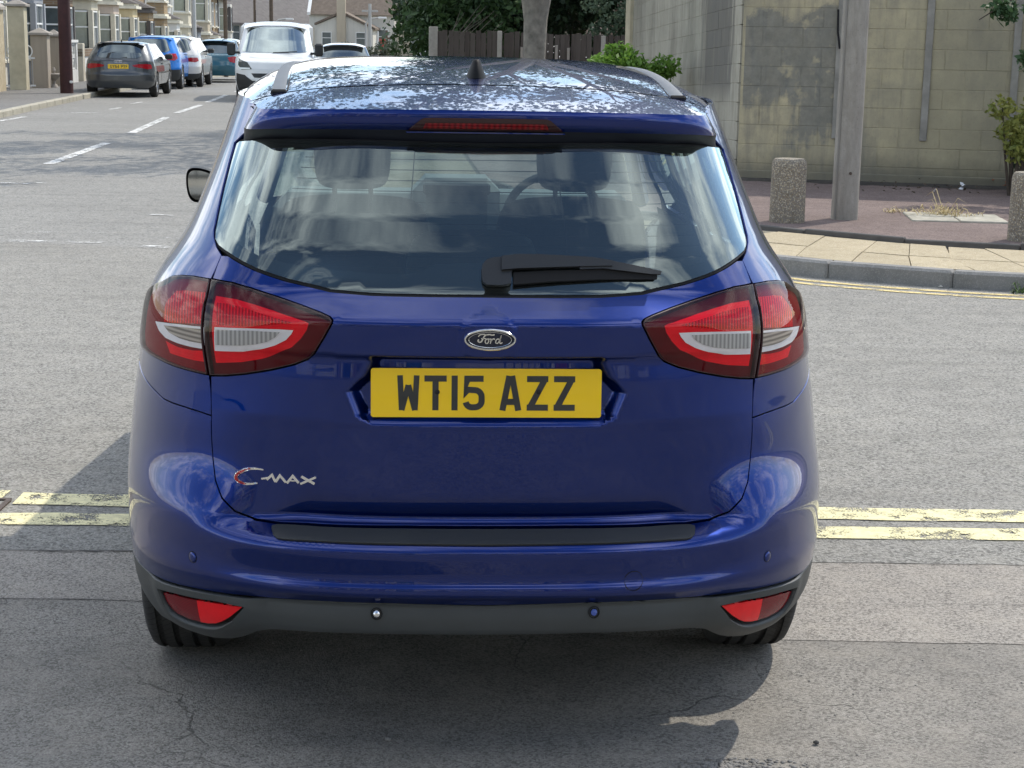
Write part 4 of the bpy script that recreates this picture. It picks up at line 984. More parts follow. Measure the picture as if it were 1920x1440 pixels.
marks = [[(-9.31, 35.04), (-8.65, 35.05)], [(-8.82, 36.8), (-8.81, 37.6)], [(-9.05, 39.9), (-9.04, 40.9)], [(-9.6, 33), (-9.55, 30)], [(-5.75, 18.67), (-5.39, 18.61)], [(-5.33, 18.70), (-5.22, 18.77)], [(-5.65, 18.27), (-5.5, 18.27)], [(-5.6, 17.8), (-5.32, 17.83)], [(-3.40, 15.67), (-3.17, 15.60)], [(-4.12, 14.09), (-3.9, 14.12)], [(-3.62, 14.13), (-3.46, 14.15)], [(-3.25, 14.1), (-3.1, 14.12)], [(-4.11, 13.49), (-3.72, 13.47)], [(-3.62, 13.50), (-3.34, 13.52)], [(-2.98, 13.28), (-2.6, 13.24)], [(-2.91, 13.87), (-2.72, 13.83)]]
for i, m in enumerate(marks): ribbon('worn_mark', m, .10 if i < 4 else (.13 if m[0][1] < 13.6 else .08), .004, WHI2 if i > 4 else WHI, side_street, step=.08, jit=.012, seed=20+i)
# tar seams and cracks of the old asphalt
TAR = plain('tar_seam', (.085, .08, .073), .9, var=.4, scale=20)
def crack(pts, w, seed, parent):
    P = np.array(densify(pts, .03, False)); r_ = random.Random(seed); off = 0; Q = []
    for p in P: off = off*.8+r_.uniform(-.007, .007); Q.append((p[0], p[1]+off))
    A = []; B = []
    ph = r_.uniform(0, 9)
    for q in Q: k = w*r_.uniform(.1, .8)*max(.0, .45+.7*math.sin(q[0]*7.3+ph)*math.sin(q[0]*2.9+q[1]*5+ph*2)); A.append((q[0], q[1]-k/2)); B.append((q[0], q[1]+k/2))
    return strip_mesh('crack', A, B, .0015, TAR, parent)
fc = bpy.data.objects['forecourt']; dwy = bpy.data.objects['driveway']
crack([(-2.5, 5.30), (-1.0, 5.30)], .016, 1, dwy); crack([(-.9, 5.305), (2.6, 5.315)], .010, 2, dwy); crack([(-2.2, 4.82), (-1.0, 4.81)], .012, 3, dwy); crack([(.8, 4.90), (2.4, 4.92)], .006, 4, dwy)
def gpx(pts): return [tuple(ground(*p)[:2]) for p in pts]
for i, (pts, w) in enumerate([([(0, 1252), (60, 1235), (110, 1215), (150, 1222), (210, 1230), (260, 1215), (330, 1212)], .007), ([(225, 1219), (290, 1213)], .010), ([(350, 1340), (362, 1365), (354, 1395), (358, 1440)], .008), ([(360, 1400), (400, 1395), (480, 1392), (540, 1402), (600, 1390)], .006), ([(540, 1402), (570, 1385), (640, 1375)], .004), ([(655, 1310), (663, 1345), (660, 1385), (668, 1440)], .005),
        ([(1790, 1205), (1840, 1240), (1920, 1275)], .006), ([(1590, 1285), (1600, 1340), (1645, 1370)], .006), ([(1495, 1335), (1525, 1385)], .006), ([(1490, 1220), (1530, 1260)], .005), ([(1440, 1420), (1560, 1410)], .005), ([(0, 1180), (90, 1172), (220, 1165)], .004), ([(1600, 1290), (1760, 1292), (1900, 1288)], .003), ([(280, 1425), (350, 1410)], .004), ([(760, 1225), (775, 1260), (755, 1285)], .006)]):
    crack(gpx(pts), w*.65, 30+i, fc)
STONE = plain('grit_stone', (.20, .19, .175), .9, var=.4, scale=30, bump=.4, bscale=80)
def pebble(name, loc, r, mat, parent=None, seed=0, flat=.6):
    r_ = random.Random(seed); bm = [(math.cos(a)*math.cos(e), math.sin(a)*math.cos(e), math.sin(e)) for e in (-.9, -.2, .5, 1.2) for a in np.linspace(0, 2*math.pi, 7, endpoint=False)]
    V = [(loc[0]+x*r*r_.uniform(.75, 1.2), loc[1]+y*r*r_.uniform(.75, 1.2), loc[2]+max(-r*flat*.5, z*r*flat*r_.uniform(.8, 1.1))+r*flat*.5) for x, y, z in bm]; F = []
    for i in range(3):
        for k in range(7): F.append((i*7+k, i*7+(k+1) % 7, (i+1)*7+(k+1) % 7, (i+1)*7+k))
    F += [tuple(range(7))[::-1], tuple(range(21, 28))]; return V, F
gv = []; gf = []; r_ = random.Random(5)
for i in range(420):
    p = ground(r_.gauss(1375, 55), 1424+abs(r_.gauss(0, 13))+r_.uniform(-6, 10)); V, F = pebble('g', (p[0], p[1], -.004), r_.uniform(.002, .0075), None, seed=i); n = len(gv); gv += V; gf += [tuple(k+n for k in q) for q in F]
for i in range(260):
    p = ground(r_.uniform(0, 1920), r_.uniform(1040, 1440)); V, F = pebble('g', (p[0], p[1], -.003), r_.uniform(.0012, .0035), None, seed=i+500); n = len(gv); gv += V; gf += [tuple(k+n for k in q) for q in F]
tag(mesh_obj('loose_grit', gv, gf, STONE, smooth=True), 'loose grey grit broken out of the old asphalt', 'grit', kind='stuff')
def single(name, px, py, r, mat, label, cat, z=0., seed=0, flat=.7):
    p = ground(px, py, z); V, F = pebble(name, (0, 0, 0), r, mat, seed=seed, flat=flat); o = mesh_obj(name, V, F, mat, smooth=True); o.location = (p[0], p[1], z); tag(o, label, cat); return o
single('stone', 728, 1388, .0085, STONE, 'small grey stone lying on the asphalt below the rear bumper', 'stone', seed=3)
single('stone', 1530, 1394, .008, plain('dark_stone', (.05, .048, .045), .9), 'small dark stone on the sunlit asphalt at lower right', 'stone', seed=4)
single('stone', 1764, 538, .035, plain('pale_stone', (.55, .53, .48), .9, var=.2), 'pale stone lying in the gutter by the right kerb', 'stone', seed=6, flat=.5)
# drain cover at the left edge
IR = plain('rusty_iron', (.10, .075, .06), .7, .3, var=.4, scale=25, bump=.4, bscale=120)
dc = empty('drain_cover', (-1.98, 5.80, 0)); tag(dc, 'rusty iron drain cover set between the yellow lines at the left edge', 'drain cover')
MB().box(-.26, .16, -.10, -.08, -.03, .006).box(-.26, .16, .08, .10, -.03, .006).box(.145, .165, -.08, .08, -.03, .006).build('frame', IR, dc)
for k in range(6): MB().box(-.22+.06*k, -.19+.06*k, -.08, .08, -.03, .004).build('bar', IR, dc)

# ------------------------------------------------------------------ right-hand footway
KERB = plain('kerb_concrete', (.235, .23, .215), .9, var=.35, scale=8, bump=.5, bscale=160, bdist=.003)
def m_stone(name, lo, hi, speck, scale=160., big=3.):
    b = NB(name); g = b.N.new('ShaderNodeNewGeometry').outputs['Position']; v = b.voronoi(g, scale, out=1); n = b.noise(g, big, 5, .6); rv = b.sep(v)[0]; o = b.objrand()
    c = b.mix(b.rng(n, .3, .7), lo, hi); c = b.mix(b.math('MULTIPLY', b.math('GREATER_THAN', rv, .8), .6), c, speck); c = b.mix(b.math('MULTIPLY', o, .22), c, tuple(q*.65 for q in lo))
    n2 = b.noise(g, 14, 6, .7); c = b.mix(b.rng(n2, .5, .75, 0, .5), c, tuple(q*.6 for q in lo)); MATS[name] = b.set(c, .9, 0, .3, bump=b.math('ADD', rv, n2), bstr=.35, bdist=.003); return MATS[name]
SLAB = m_stone('yellow_slab', (.36, .30, .195), (.45, .38, .255), (.60, .54, .42))
KERB = m_stone('kerb_stone_grey', (.20, .197, .185), (.285, .28, .265), (.36, .35, .33))
KERBL = m_stone('kerb_stone_pale', (.36, .335, .27), (.46, .43, .35), (.5, .48, .4), 120.)
footway = sheet('footway', [(p[0], p[1]) for p in offset_line(resample(KR, .4), -.13)][::-1]+[(60, 40), (60, 3)], .085, plain('sand_bed', (.19, .16, .11), .95))
line = resample(KR[1:20], .905); kb = 0
def oriented_box(name, a, b, w0, w1, z0, z1, mat, parent, bev=.008, seed=0):
    """box along a->b reaching from w0 to w1 to the right of it"""
    a = np.array(a); b = np.array(b); d = b-a; L = np.hypot(*d); ang = math.atan2(d[1], d[0]); r_ = random.Random(seed)
    o = MB().bbox(.004, L-.004, w0, w1, z0, z1, bev).build(name, mat, parent); o.location = (a[0], a[1], r_.uniform(-.002, .003)); o.rotation_euler = (0, 0, ang); return o
ln = line[::-1]
for i in range(len(line)-1):
    oriented_box('kerb_stone', line[i], line[i+1], -.135, 0, -.1, .122, KERB, footway, .018, i)
for i in range(len(KR)-2, 18, -1): oriented_box('kerb_stone', KR[i], KR[i+1], -.135, 0, -1.2, .12, KERB, footway, .018, i).location.z = terr(KR[i][1])
# slabs follow the kerb in three rows; joints lean as in the picture
kc = resample(KR[3:13], .02); tot = len(kc)*.02; base = offset_line(kc, -.145); rows = [(-.0, -.63), (-.64, -1.40)]; kk = 0
nrm_ = offset_line(kc, -1.)-kc
for ri, (o0, o1) in enumerate(rows):
    s = .03; k0 = 11*ri
    while s+1.0 < tot:
        i0, i1 = int(s/.02), int((s+.46)/.02); i1 = min(i1, len(kc)-1); lean = int(.22/.02)
        mx = len(kc)-1; q = [base[min(mx, i0+k0)]+nrm_[min(mx, i0+k0)]*-o0, base[min(mx, i1+k0)]+nrm_[min(mx, i1+k0)]*-o0, base[min(mx, i1+k0+lean)]+nrm_[min(mx, i1+k0+lean)]*-o1, base[min(mx, i0+k0+lean)]+nrm_[min(mx, i0+k0+lean)]*-o1]
        c = sum(q)/4; h = rnd.uniform(-.004, .004)
        q = [c+(p-c)*.992 for p in q]; zt = .118+h; V = [(*p, .06) for p in q]+[(*(c+(p-c)*.99), zt) for p in q]; tl_ = rnd.uniform(-.003, .003)
        V = [(x, y, z+(tl_ if (k > 3 and k % 2) else 0)) for k, (x, y, z) in enumerate(V)]
        ar = sum(q[k][0]*q[(k+1) % 4][1]-q[(k+1) % 4][0]*q[k][1] for k in range(4)); F = [(4, 5, 6, 7), (0, 1, 5, 4), (1, 2, 6, 5), (2, 3, 7, 6), (3, 0, 4, 7)]
        if ar < 0: F = [f[::-1] for f in F]
        mesh_obj('paving_slab', V, F, SLAB, footway); s += .465
ED = [(60, 6.5), (20, 10.7), (8, 12.4), (5.2, 12.95), (4.02, 13.18), (3.55, 13.30), (3.15, 13.42), (2.68, 13.68), (2.39, 13.98), (2.05, 14.30), (1.4, 14.9), (.6, 15.9), (0, 17.2), (-.4, 19), (-.8, 24), (-1.6, 36)]
el = resample(ED[1:14], .9)
for i in range(len(el)-1): oriented_box('edging_stone', el[i], el[i+1], -.055, 0, 0, .150+.01*(i % 2), plain('edging_dark', (.095, .09, .085), .9, var=.3, bump=.4, bscale=120), footway, .008, i)
red = sheet('red_footway_surface', [(p[0], p[1]) for p in offset_line(resample(ED, .3), -.04)][::-1]+[(60, 30)], .124, A_RED)
WC = np.array([2.55, 19.42]); WD = np.array([math.cos(R(-12.0)), math.sin(R(-12.0))]); LD = np.array([-.078, .997])
# damp soil and leaf litter along the wall foot
def m_wall():
    b = NB('block_wall_paint'); g = b.N.new('ShaderNodeNewGeometry').outputs['Position']; o = b.objrand(); s = b.sep(g)
    t = b.math('ADD', b.math('MULTIPLY', b.math('SUBTRACT', s[0], float(WC[0])), float(WD[0])), b.math('MULTIPLY', b.math('SUBTRACT', s[1], float(WC[1])), float(WD[1])))
    l = b.math('SUBTRACT', s[1], float(WC[1])); z = s[2]
    n = b.noise(g, 1.7, 6, .62); nb_ = b.noise(g, 5., 5, .6); str_ = b.noise(b.mapping(g, (5, 5, .5)), 2., 5, .6); fine = b.noise(g, 45, 5, .7)
    c = b.mix(b.rng(n, .3, .7), (.40, .355, .235), (.54, .47, .30)); c = b.mix(b.rng(nb_, .4, .75, 0, .6), c, (.33, .305, .225)); c = b.mix(b.rng(str_, .46, .68, 0, .7), c, (.235, .222, .18)); c = b.mix(b.rng(b.noise(g, 3.1, 6, .7), .5, .7, 0, .6), c, (.22, .212, .175))
    right = b.rng(t, 1.3, 2.2, 0, .8); c = b.mix(right, c, b.mix(b.rng(n, .3, .7), (.30, .275, .185), (.43, .39, .26)))  # right part coloured darker, in place of the mottled tree shade there
    # cement-grey patch near the corner with a scalloped top
    sc_ = b.math('MULTIPLY', b.math('ABSOLUTE', b.math('SINE', b.math('ADD', b.math('MULTIPLY', t, 4.6), .4))), .17)
    top = b.math('ADD', b.math('ADD', 1.86, sc_), b.math('MULTIPLY', b.math('SUBTRACT', n, .5), .5)); bot = b.math('ADD', .86, b.math('MULTIPLY', b.math('SUBTRACT', n, .5), 2.2))
    m1 = b.math('MULTIPLY', b.math('MULTIPLY', b.rng(b.math('ADD', b.math('SUBTRACT', top, z), b.math('MULTIPLY', b.math('SUBTRACT', fine, .5), .12)), -.03, .03), b.rng(b.math('ADD', b.math('SUBTRACT', z, bot), b.math('MULTIPLY', b.math('SUBTRACT', str_, .5), .9)), -.10, .12)), b.rng(b.math('ADD', t, b.math('MULTIPLY', nb_, .9)), 1.55, 1.65, 1, 0))
    m1 = b.math('MULTIPLY', m1, b.math('MULTIPLY', b.math('GREATER_THAN', t, .03), b.rng(b.noise(g, 2.6, 4, .6), .57, .63, 1, .12)))
    grey = b.mix(b.rng(b.noise(g, 9, 6, .7), .3, .7), (.13, .134, .125), (.235, .235, .21)); c = b.mix(b.math('MULTIPLY', m1, b.rng(str_, .3, .7, .95, .6)), c, grey)
    # side face: paler render with dark run-off streaks
    left = b.math('GREATER_THAN', l, .06); lc = b.mix(b.rng(n, .3, .7), (.36, .345, .285), (.47, .45, .375)); sd = b.math('ADD', l, b.math('MULTIPLY', str_, 1.6)); band = b.math('MULTIPLY', b.rng(sd, 1.2, 1.5), b.rng(sd, 3.0, 3.5, 1, 0)); band = b.math('MULTIPLY', band, b.rng(z, .9, 1.2))
    lc = b.mix(b.math('MULTIPLY', band, .8), lc, (.10, .10, .098)); lc = b.mix(b.rng(str_, .5, .7, 0, .5), lc, (.26, .245, .20)); c = b.mix(left, c, lc); big = b.noise(b.mapping(g, (1., 1., .45)), .9, 6, .7); c = b.mix(b.rng(big, .48, .66, 0, .55), c, (.185, .18, .15))
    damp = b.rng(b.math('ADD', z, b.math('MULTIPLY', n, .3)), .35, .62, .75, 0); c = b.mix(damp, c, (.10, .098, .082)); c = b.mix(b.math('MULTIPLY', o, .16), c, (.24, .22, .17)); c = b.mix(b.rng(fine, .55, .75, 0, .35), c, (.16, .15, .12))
    MATS['block_wall_paint'] = b.set(c, .92, 0, .2, bump=b.math('ADD', fine, nb_), bstr=.45, bdist=.006); return b.m
WALLM = m_wall(); MORT = plain('wall_mortar', (.30, .275, .205), .95, var=.3, scale=6)
wall = empty('block_wall', (float(WC[0]), float(WC[1]), 0)); tag(wall, 'tall painted concrete block wall with grey stains behind the bollards', 'wall')
angR = math.atan2(WD[1], WD[0]); angL = math.atan2(LD[1], LD[0]); H_W = 2.75; CO = .2185
core = MB(); MR = Matrix.Rotation(angR, 4, 'Z'); ML = Matrix.Rotation(angL, 4, 'Z')
core.box(.004, 9.0, .0035, .20, -.2, H_W, MR).box(.21, 9.2, -.20, -.0035, -1.5, H_W, ML).build('mortar_core', WALLM, wall)
bmesh_ = {}
def block(Lb, ang, t0, z, face, seed):
    key = (round(Lb, 3), face)
    if key not in bmesh_:
        o = MB().bbox(0, Lb-.008, 0, .1, 0, CO-.008, .003).build('block', WALLM, wall) if face == 'R' else MB().bbox(0, Lb-.008, -.1, 0, 0, CO-.008, .003).build('block', WALLM, wall); bmesh_[key] = o.data
    else: o = bpy.data.objects.new('block', bmesh_[key]); COL.objects.link(o); o.parent = wall
    r_ = random.Random(seed); M = MR if face == 'R' else ML; q = M @ Vector((t0, (r_.uniform(-.002, .001) if face == 'R' else r_.uniform(-.001, .002)), z)); o.location = q; o.rotation_euler = (0 if face == 'R' else 0, R(2.2) if face == 'L' else R(r_.uniform(-.1, .1)), ang); return o
Z0 = .10
rest = MB()
for cidx in range(12):
    z = Z0+CO*cidx; t = -.0 if cidx % 2 == 0 else -.22
    while t < 8.8:
        a0 = max(t, 0.0); b0 = t+.449
        if cidx < 11 and a0 < 4.3: block(b0-a0, angR, a0, z, 'R', cidx*100+int(t*10)+7)
        else: rest.box(a0, b0-.011, 0, .1, z, z+CO-.011, MR)
        t += .449
    t = .105 if cidx % 2 == 0 else -.115
    while t < 8.6:
        a0 = max(t, .105); b0 = t+.449
        if cidx < 11: block(b0-a0, angL, a0, z+.03-.038*a0, 'L', cidx*100+int(t*10)+3000)
        else: rest.box(a0, b0-.011, -.1, 0, z+.03-.038*a0, z+.03-.038*a0+CO-.011, ML)
        t += .449
o = rest.build('block_rows', WALLM, wall); tag(o, kind='stuff')
MB().bbox(8.62, 9.1, -.26, .06, -1.4, H_W+.05, .01, ML).build('end_pier', plain('pier_cream', (.50, .45, .32), .9, var=.2, scale=3, bump=.3), wall)
MB().box(0, 9, -.03, .22, H_W, H_W+.08, MR).box(.25, 9.1, -.22, .03, H_W, H_W+.08, ML).build('coping', MORT, wall)
MB().bbox(-.01, 9, -.015, .02, 0, .235, .006, MR).build('plinth', WALLM, wall)
STRAP = plain('grey_strap', (.25, .24, .21), .8, 0, var=.3, scale=5)
for t0, zb in ((1.09, .62), (2.06, .62), (3.0, .52), (3.95, .5)): MB().bbox(t0-.040, t0+.040, -.026, -.004, zb, 2.7, .006, MR).build('wall_strap', STRAP, wall)
MB().tube([tuple(MR @ Vector((1.05, -.05, 2.05))), tuple(MR @ Vector((1.06, -.06, 1.8))), tuple(MR @ Vector((1.09, -.05, 1.62)))], .012, 6).build('cable_end', BLACKGAP, wall)
# soil strip at the foot of the wall
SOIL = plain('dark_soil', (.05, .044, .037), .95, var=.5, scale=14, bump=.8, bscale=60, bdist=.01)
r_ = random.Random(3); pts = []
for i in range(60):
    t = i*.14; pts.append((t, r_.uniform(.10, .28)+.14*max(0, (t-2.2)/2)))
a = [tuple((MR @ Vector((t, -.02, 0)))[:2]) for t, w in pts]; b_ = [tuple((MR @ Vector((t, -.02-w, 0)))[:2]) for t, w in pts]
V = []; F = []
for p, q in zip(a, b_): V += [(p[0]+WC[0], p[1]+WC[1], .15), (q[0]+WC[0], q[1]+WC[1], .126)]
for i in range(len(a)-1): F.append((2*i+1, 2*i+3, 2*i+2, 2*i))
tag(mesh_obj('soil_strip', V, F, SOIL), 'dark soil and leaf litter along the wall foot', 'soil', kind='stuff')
# bollards, pole
def m_agg():
    b = NB('exposed_aggregate'); v = b.tc(); vc = b.voronoi(v, 75, out=1); d = b.voronoi(v, 75, out=0); rv = b.sep(vc)[0]
    c = b.ramp(rv, [(.0, (.14, .105, .07)), (.3, (.30, .24, .16)), (.55, (.42, .36, .26)), (.8, (.52, .47, .38)), (1., (.20, .17, .13))]); c = b.mix(b.rng(d, .35, .6), c, (.20, .18, .15)); n = b.noise(v, 5, 4); c = b.mix(b.rng(n, .5, .75, 0, .5), c, (.14, .125, .10))
    MATS['agg'] = b.set(c, .85, 0, .4, bump=b.rng(d, 0, .6, 1, 0), bstr=.8, bdist=.008); return b.m
AGG = m_agg()
def bollard(loc, label):
    e = empty('bollard', loc); tag(e, label, 'bollard', 'concrete bollards on the red footway')
    MB().lathe([(.158, -.05), (.156, .02), (.153, .50), (.149, .530), (.138, .548)], 36).build('shaft', AGG, e, smooth=True)
    MB().lathe([(.138, .546), (.13, .556), (.06, .560), (.005, .561)], 36).build('cap', AGG, e, smooth=True); return e
p = ground(1480, 419, .124); bollard((p[0], p[1]+.15, .124), 'short pebble-faced concrete bollard left of the grey pole')
p = ground(1935, 455, .124); bollard((p[0], p[1]+.15, .124), 'pebble-faced concrete bollard cut off by the right picture edge')
def m_pole():
    b = NB('weathered_pole'); v = b.tc(); s = b.noise(b.mapping(v, (7, 7, 1.6)), 2.6, 6, .7); n = b.noise(v, 5, 6, .7); f = b.noise(v, 60, 4)
    c = b.mix(b.rng(s, .3, .72), (.235, .218, .192), (.35, .33, .295)); c = b.mix(b.rng(n, .5, .75, 0, .55), c, (.19, .175, .15)); c = b.mix(b.rng(f, .6, .75, 0, .5), c, (.12, .11, .095)); MATS['pole'] = b.set(c, .9, 0, .2, bump=s, bstr=.5, bdist=.008); return b.m
p = ground(1587, 413, .124); pole = empty('utility_pole', (p[0], p[1]+.11, .124)); tag(pole, 'thick weathered grey pole standing behind the bollard', 'pole')
MB().lathe([(.122, -.1), (.121, .0), (.117, 1.2), (.114, 2.2), (.10, 6.5), (.092, 8.)], 28).build('shaft', m_pole(), pole, smooth=True)
MB().tube([(-.098, -.070, 0), (-.094, -.068, 3), (-.08, -.06, 7)], .012, 6).build('shading_strip', plain('shading_strip_grey', (.20, .19, .17), .7), pole)  # added strip, stands in for the thin line of shading down the left side
MB().bbox(-.6, .6, -.04, .04, 7.3, 7.42, .01).build('cross_arm', MATS['weathered_pole'] if 'weathered_pole' in MATS else MATS['pole'], pole)
MB().lathe([(.014, 0), (.014, .01), (.006, .012)], 8, Matrix.Translation((.01, -.119, .42)) @ Matrix.Rotation(R(90), 4, 'X')).build('bolt', IR, pole)
# service cover with dry grass
c0 = ground(1800, 412, .124); sv = empty('service_cover', (c0[0]-.02, c0[1]+.10, .126), R(-6)); tag(sv, 'weathered concrete service cover sunk in the red footway', 'cover')
CON = plain('pale_concrete', (.36, .34, .28), .9, var=.35, scale=7, bump=.4, bscale=90)
for i in range(2):
    for j in range(2): MB().bbox(-.43+.43*i, -.01+.43*i, -.36+.36*j, -.01+.36*j, -.03, .012+.004*((i+j) % 2), .006).build('cover_slab', CON, sv)
STRAW = plain('dry_straw', (.52, .42, .22), .9, var=.3, scale=20)
def tuft(name, px, py, n, L, spread, mat, label, cat='grass', flat=.4, seed=0, z=.126):
    r_ = random.Random(seed); p = ground(px, py, z); mb = MB()
    for i in range(n):
        a = r_.uniform(0, 2*math.pi); l = L*r_.uniform(.4, 1.1); h = l*r_.uniform(.1, 1)*(1-flat)+.01; bx_, by_ = r_.gauss(0, spread), r_.gauss(0, spread*.6); ex, ey = bx_+math.cos(a)*l, by_+math.sin(a)*l*.8
        w = r_.uniform(.002, .005); nx, ny = -math.sin(a)*w, math.cos(a)*w
        mb.add([(bx_-nx, by_-ny, 0), (bx_+nx, by_+ny, 0), ((bx_+ex)/2+nx, (by_+ey)/2+ny, h), ((bx_+ex)/2-nx, (by_+ey)/2-ny, h), (ex, ey, h*.7)], [(0, 1, 2, 3), (3, 2, 4)])
    o = mb.build(name, mat); o.location = (p[0], p[1], z); tag(o, label, cat); return o
tuft('grass_tuft', 1772, 405, 150, .16, .14, STRAW, 'pale dry grass tuft growing from the service cover', seed=1)
tuft('grass_stalks', 1768, 404, 14, .22, .02, STRAW, 'few tall dry grass stalks standing on the service cover', flat=.0, seed=2)
tuft('grass_tuft', 1690, 398, 60, .12, .10, STRAW, 'small flattened straw patch left of the service cover', seed=3, flat=.7)
LEAFB = plain('brown_leaf', (.24, .09, .05), .8, var=.4, scale=30)
def litter(name, px, py, n, mat, label, cat, s=.05, spread=.12, seed=0):
    r_ = random.Random(seed); p = ground(px, py, .126); mb = MB()
    for i in range(n):
        a = r_.uniform(0, 6.28); l = s*r_.uniform(.5, 1.1); c = Vector((r_.gauss(0, spread), r_.gauss(0, spread*.5), r_.uniform(.01, .10))); M = Matrix.Translation(c) @ Matrix.Rotation(a, 4, 'Z') @ Matrix.Rotation(r_.uniform(-.9, .9), 4, 'X') @ Matrix.Rotation(r_.uniform(-.6, .6), 4, 'Y')
        mb.add([tuple(M @ Vector(q)) for q in ((-l, 0, 0), (-l*.3, -l*.45, .006), (l, 0, 0), (-l*.3, l*.45, .006), (0, 0, .015))], [(0, 1, 4), (1, 2, 4), (2, 3, 4), (3, 0, 4)])
    o = mb.build(name, mat); o.location = (p[0], p[1], .126); tag(o, label, cat); return o
litter('leaf_pile', 1893, 352, 60, LEAFB, 'heap of reddish brown dead leaves at the wall foot', 'leaves', seed=1)
litter('leaf_pile', 1700, 360, 40, plain('dark_leaf', (.06, .045, .03), .9), 'thin scatter of dark dead leaves along the wall foot', 'leaves', .035, .5, 2)['kind'] = 'stuff'
o = litter('litter_scrap', 1806, 356, 5, plain('white_litter', (.75, .76, .78), .6), 'crumpled white scrap of litter by the wall', 'litter', .05, .02, 3)
litter('litter_scrap', 1753, 362, 2, plain('white_litter', (.75, .76, .78), .6), 'tiny white paper scrap left of the crumpled litter', 'litter', .025, .02, 4)
tuft('weed', 1912, 549, 40, .10, .05, plain('weed_green', (.07, .12, .03), .8, var=.3, scale=30), 'small green weed growing in the gutter at the right edge', 'weed', .3, 7, .0)
# ------------------------------------------------------------------ foliage
def m_leaf(name, lo, hi, trans=.35, sc_=1.2):
    b = NB(name); g = b.N.new('ShaderNodeNewGeometry'); n = b.noise(g.outputs['Position'], sc_, 4); r_ = g.outputs['Random Per Island']
    c = b.mix(b.rng(n, .3, .7), lo, hi); c = b.mix(b.math('MULTIPLY', r_, .5), c, tuple(q*1.5 for q in hi)); b.set(c, .55, 0, .35)
    t = b.N.new('ShaderNodeBsdfTranslucent'); b.L.new(b.mix(.5, c, tuple(q*1.6 for q in hi)), t.inputs[0]); mx = b.N.new('ShaderNodeMixShader'); mx.inputs[0].default_value = trans
    b.L.new(b.p.outputs[0], mx.inputs[1]); b.L.new(t.outputs[0], mx.inputs[2]); b.L.new(mx.outputs[0], b.out.inputs[0]); MATS[name] = b.m; return b.m
def leaves(name, clumps, n, size, mat, parent, seed=0, shell=.35, aspect=.55, droop=0., zmin=None):
    """leaf blades scattered through a set of ellipsoid clumps [(centre, radii)]"""
    g = np.random.default_rng(seed); C = np.array([c for c, r in clumps], float); Rr = np.array([r if hasattr(r, '__len__') else (r, r, r) for c, r in clumps], float)
    wt = (Rr.prod(1))**.67; k = g.choice(len(C), n, p=wt/wt.sum()); d = g.normal(size=(n, 3)); d /= np.linalg.norm(d, axis=1)[:, None]
    rad = g.uniform(shell, 1, n)**.6; rad *= g.uniform(.85, 1.12, n); P = C[k]+d*Rr[k]*rad[:, None]
    if zmin is not None: P = P[P[:, 2] > zmin]
    n = len(P); a = g.normal(size=(n, 3)); a[:, 2] -= droop; a /= np.linalg.norm(a, axis=1)[:, None]; b = np.cross(a, g.normal(size=(n, 3))); b /= np.linalg.norm(b, axis=1)[:, None]; s = size*g.uniform(.6, 1.3, n)[:, None]
    V = np.stack([P-a*s*.5, P-a*s*.02+b*s*aspect*.5, P+a*s*.5, P-a*s*.02-b*s*aspect*.5], 1).reshape(-1, 3)
    me = bpy.data.meshes.new(name); me.vertices.add(4*n); me.vertices.foreach_set('co', V.ravel()); me.loops.add(4*n); me.loops.foreach_set('vertex_index', np.arange(4*n)); me.polygons.add(n); me.polygons.foreach_set('loop_start', np.arange(n)*4)
    me.update(calc_edges=True); me.materials.append(mat); o = bpy.data.objects.new(name, me); COL.objects.link(o); o.parent = parent; return o
BARKP = plain('pale_bark', (.215, .20, .17), .9, var=.45, scale=7, bump=.5, bscale=30, bdist=.01); BARKD = plain('dark_bark', (.07, .055, .042), .95, var=.3, scale=8, bump=.6, bscale=30)
LF_D = m_leaf('evergreen_leaf', (.010, .022, .011), (.026, .050, .020), .12, .8); LF_M = m_leaf('broad_leaf', (.022, .048, .014), (.05, .09, .024), .18); LF_B = m_leaf('bright_shrub_leaf', (.07, .16, .025), (.15, .27, .045), .3, 6.); LF_Y = m_leaf('yellowing_leaf', (.07, .13, .03), (.27, .27, .07), .3, 3.)
LF_C = m_leaf('cypress_leaf', (.018, .045, .014), (.045, .085, .026), .15, .9)
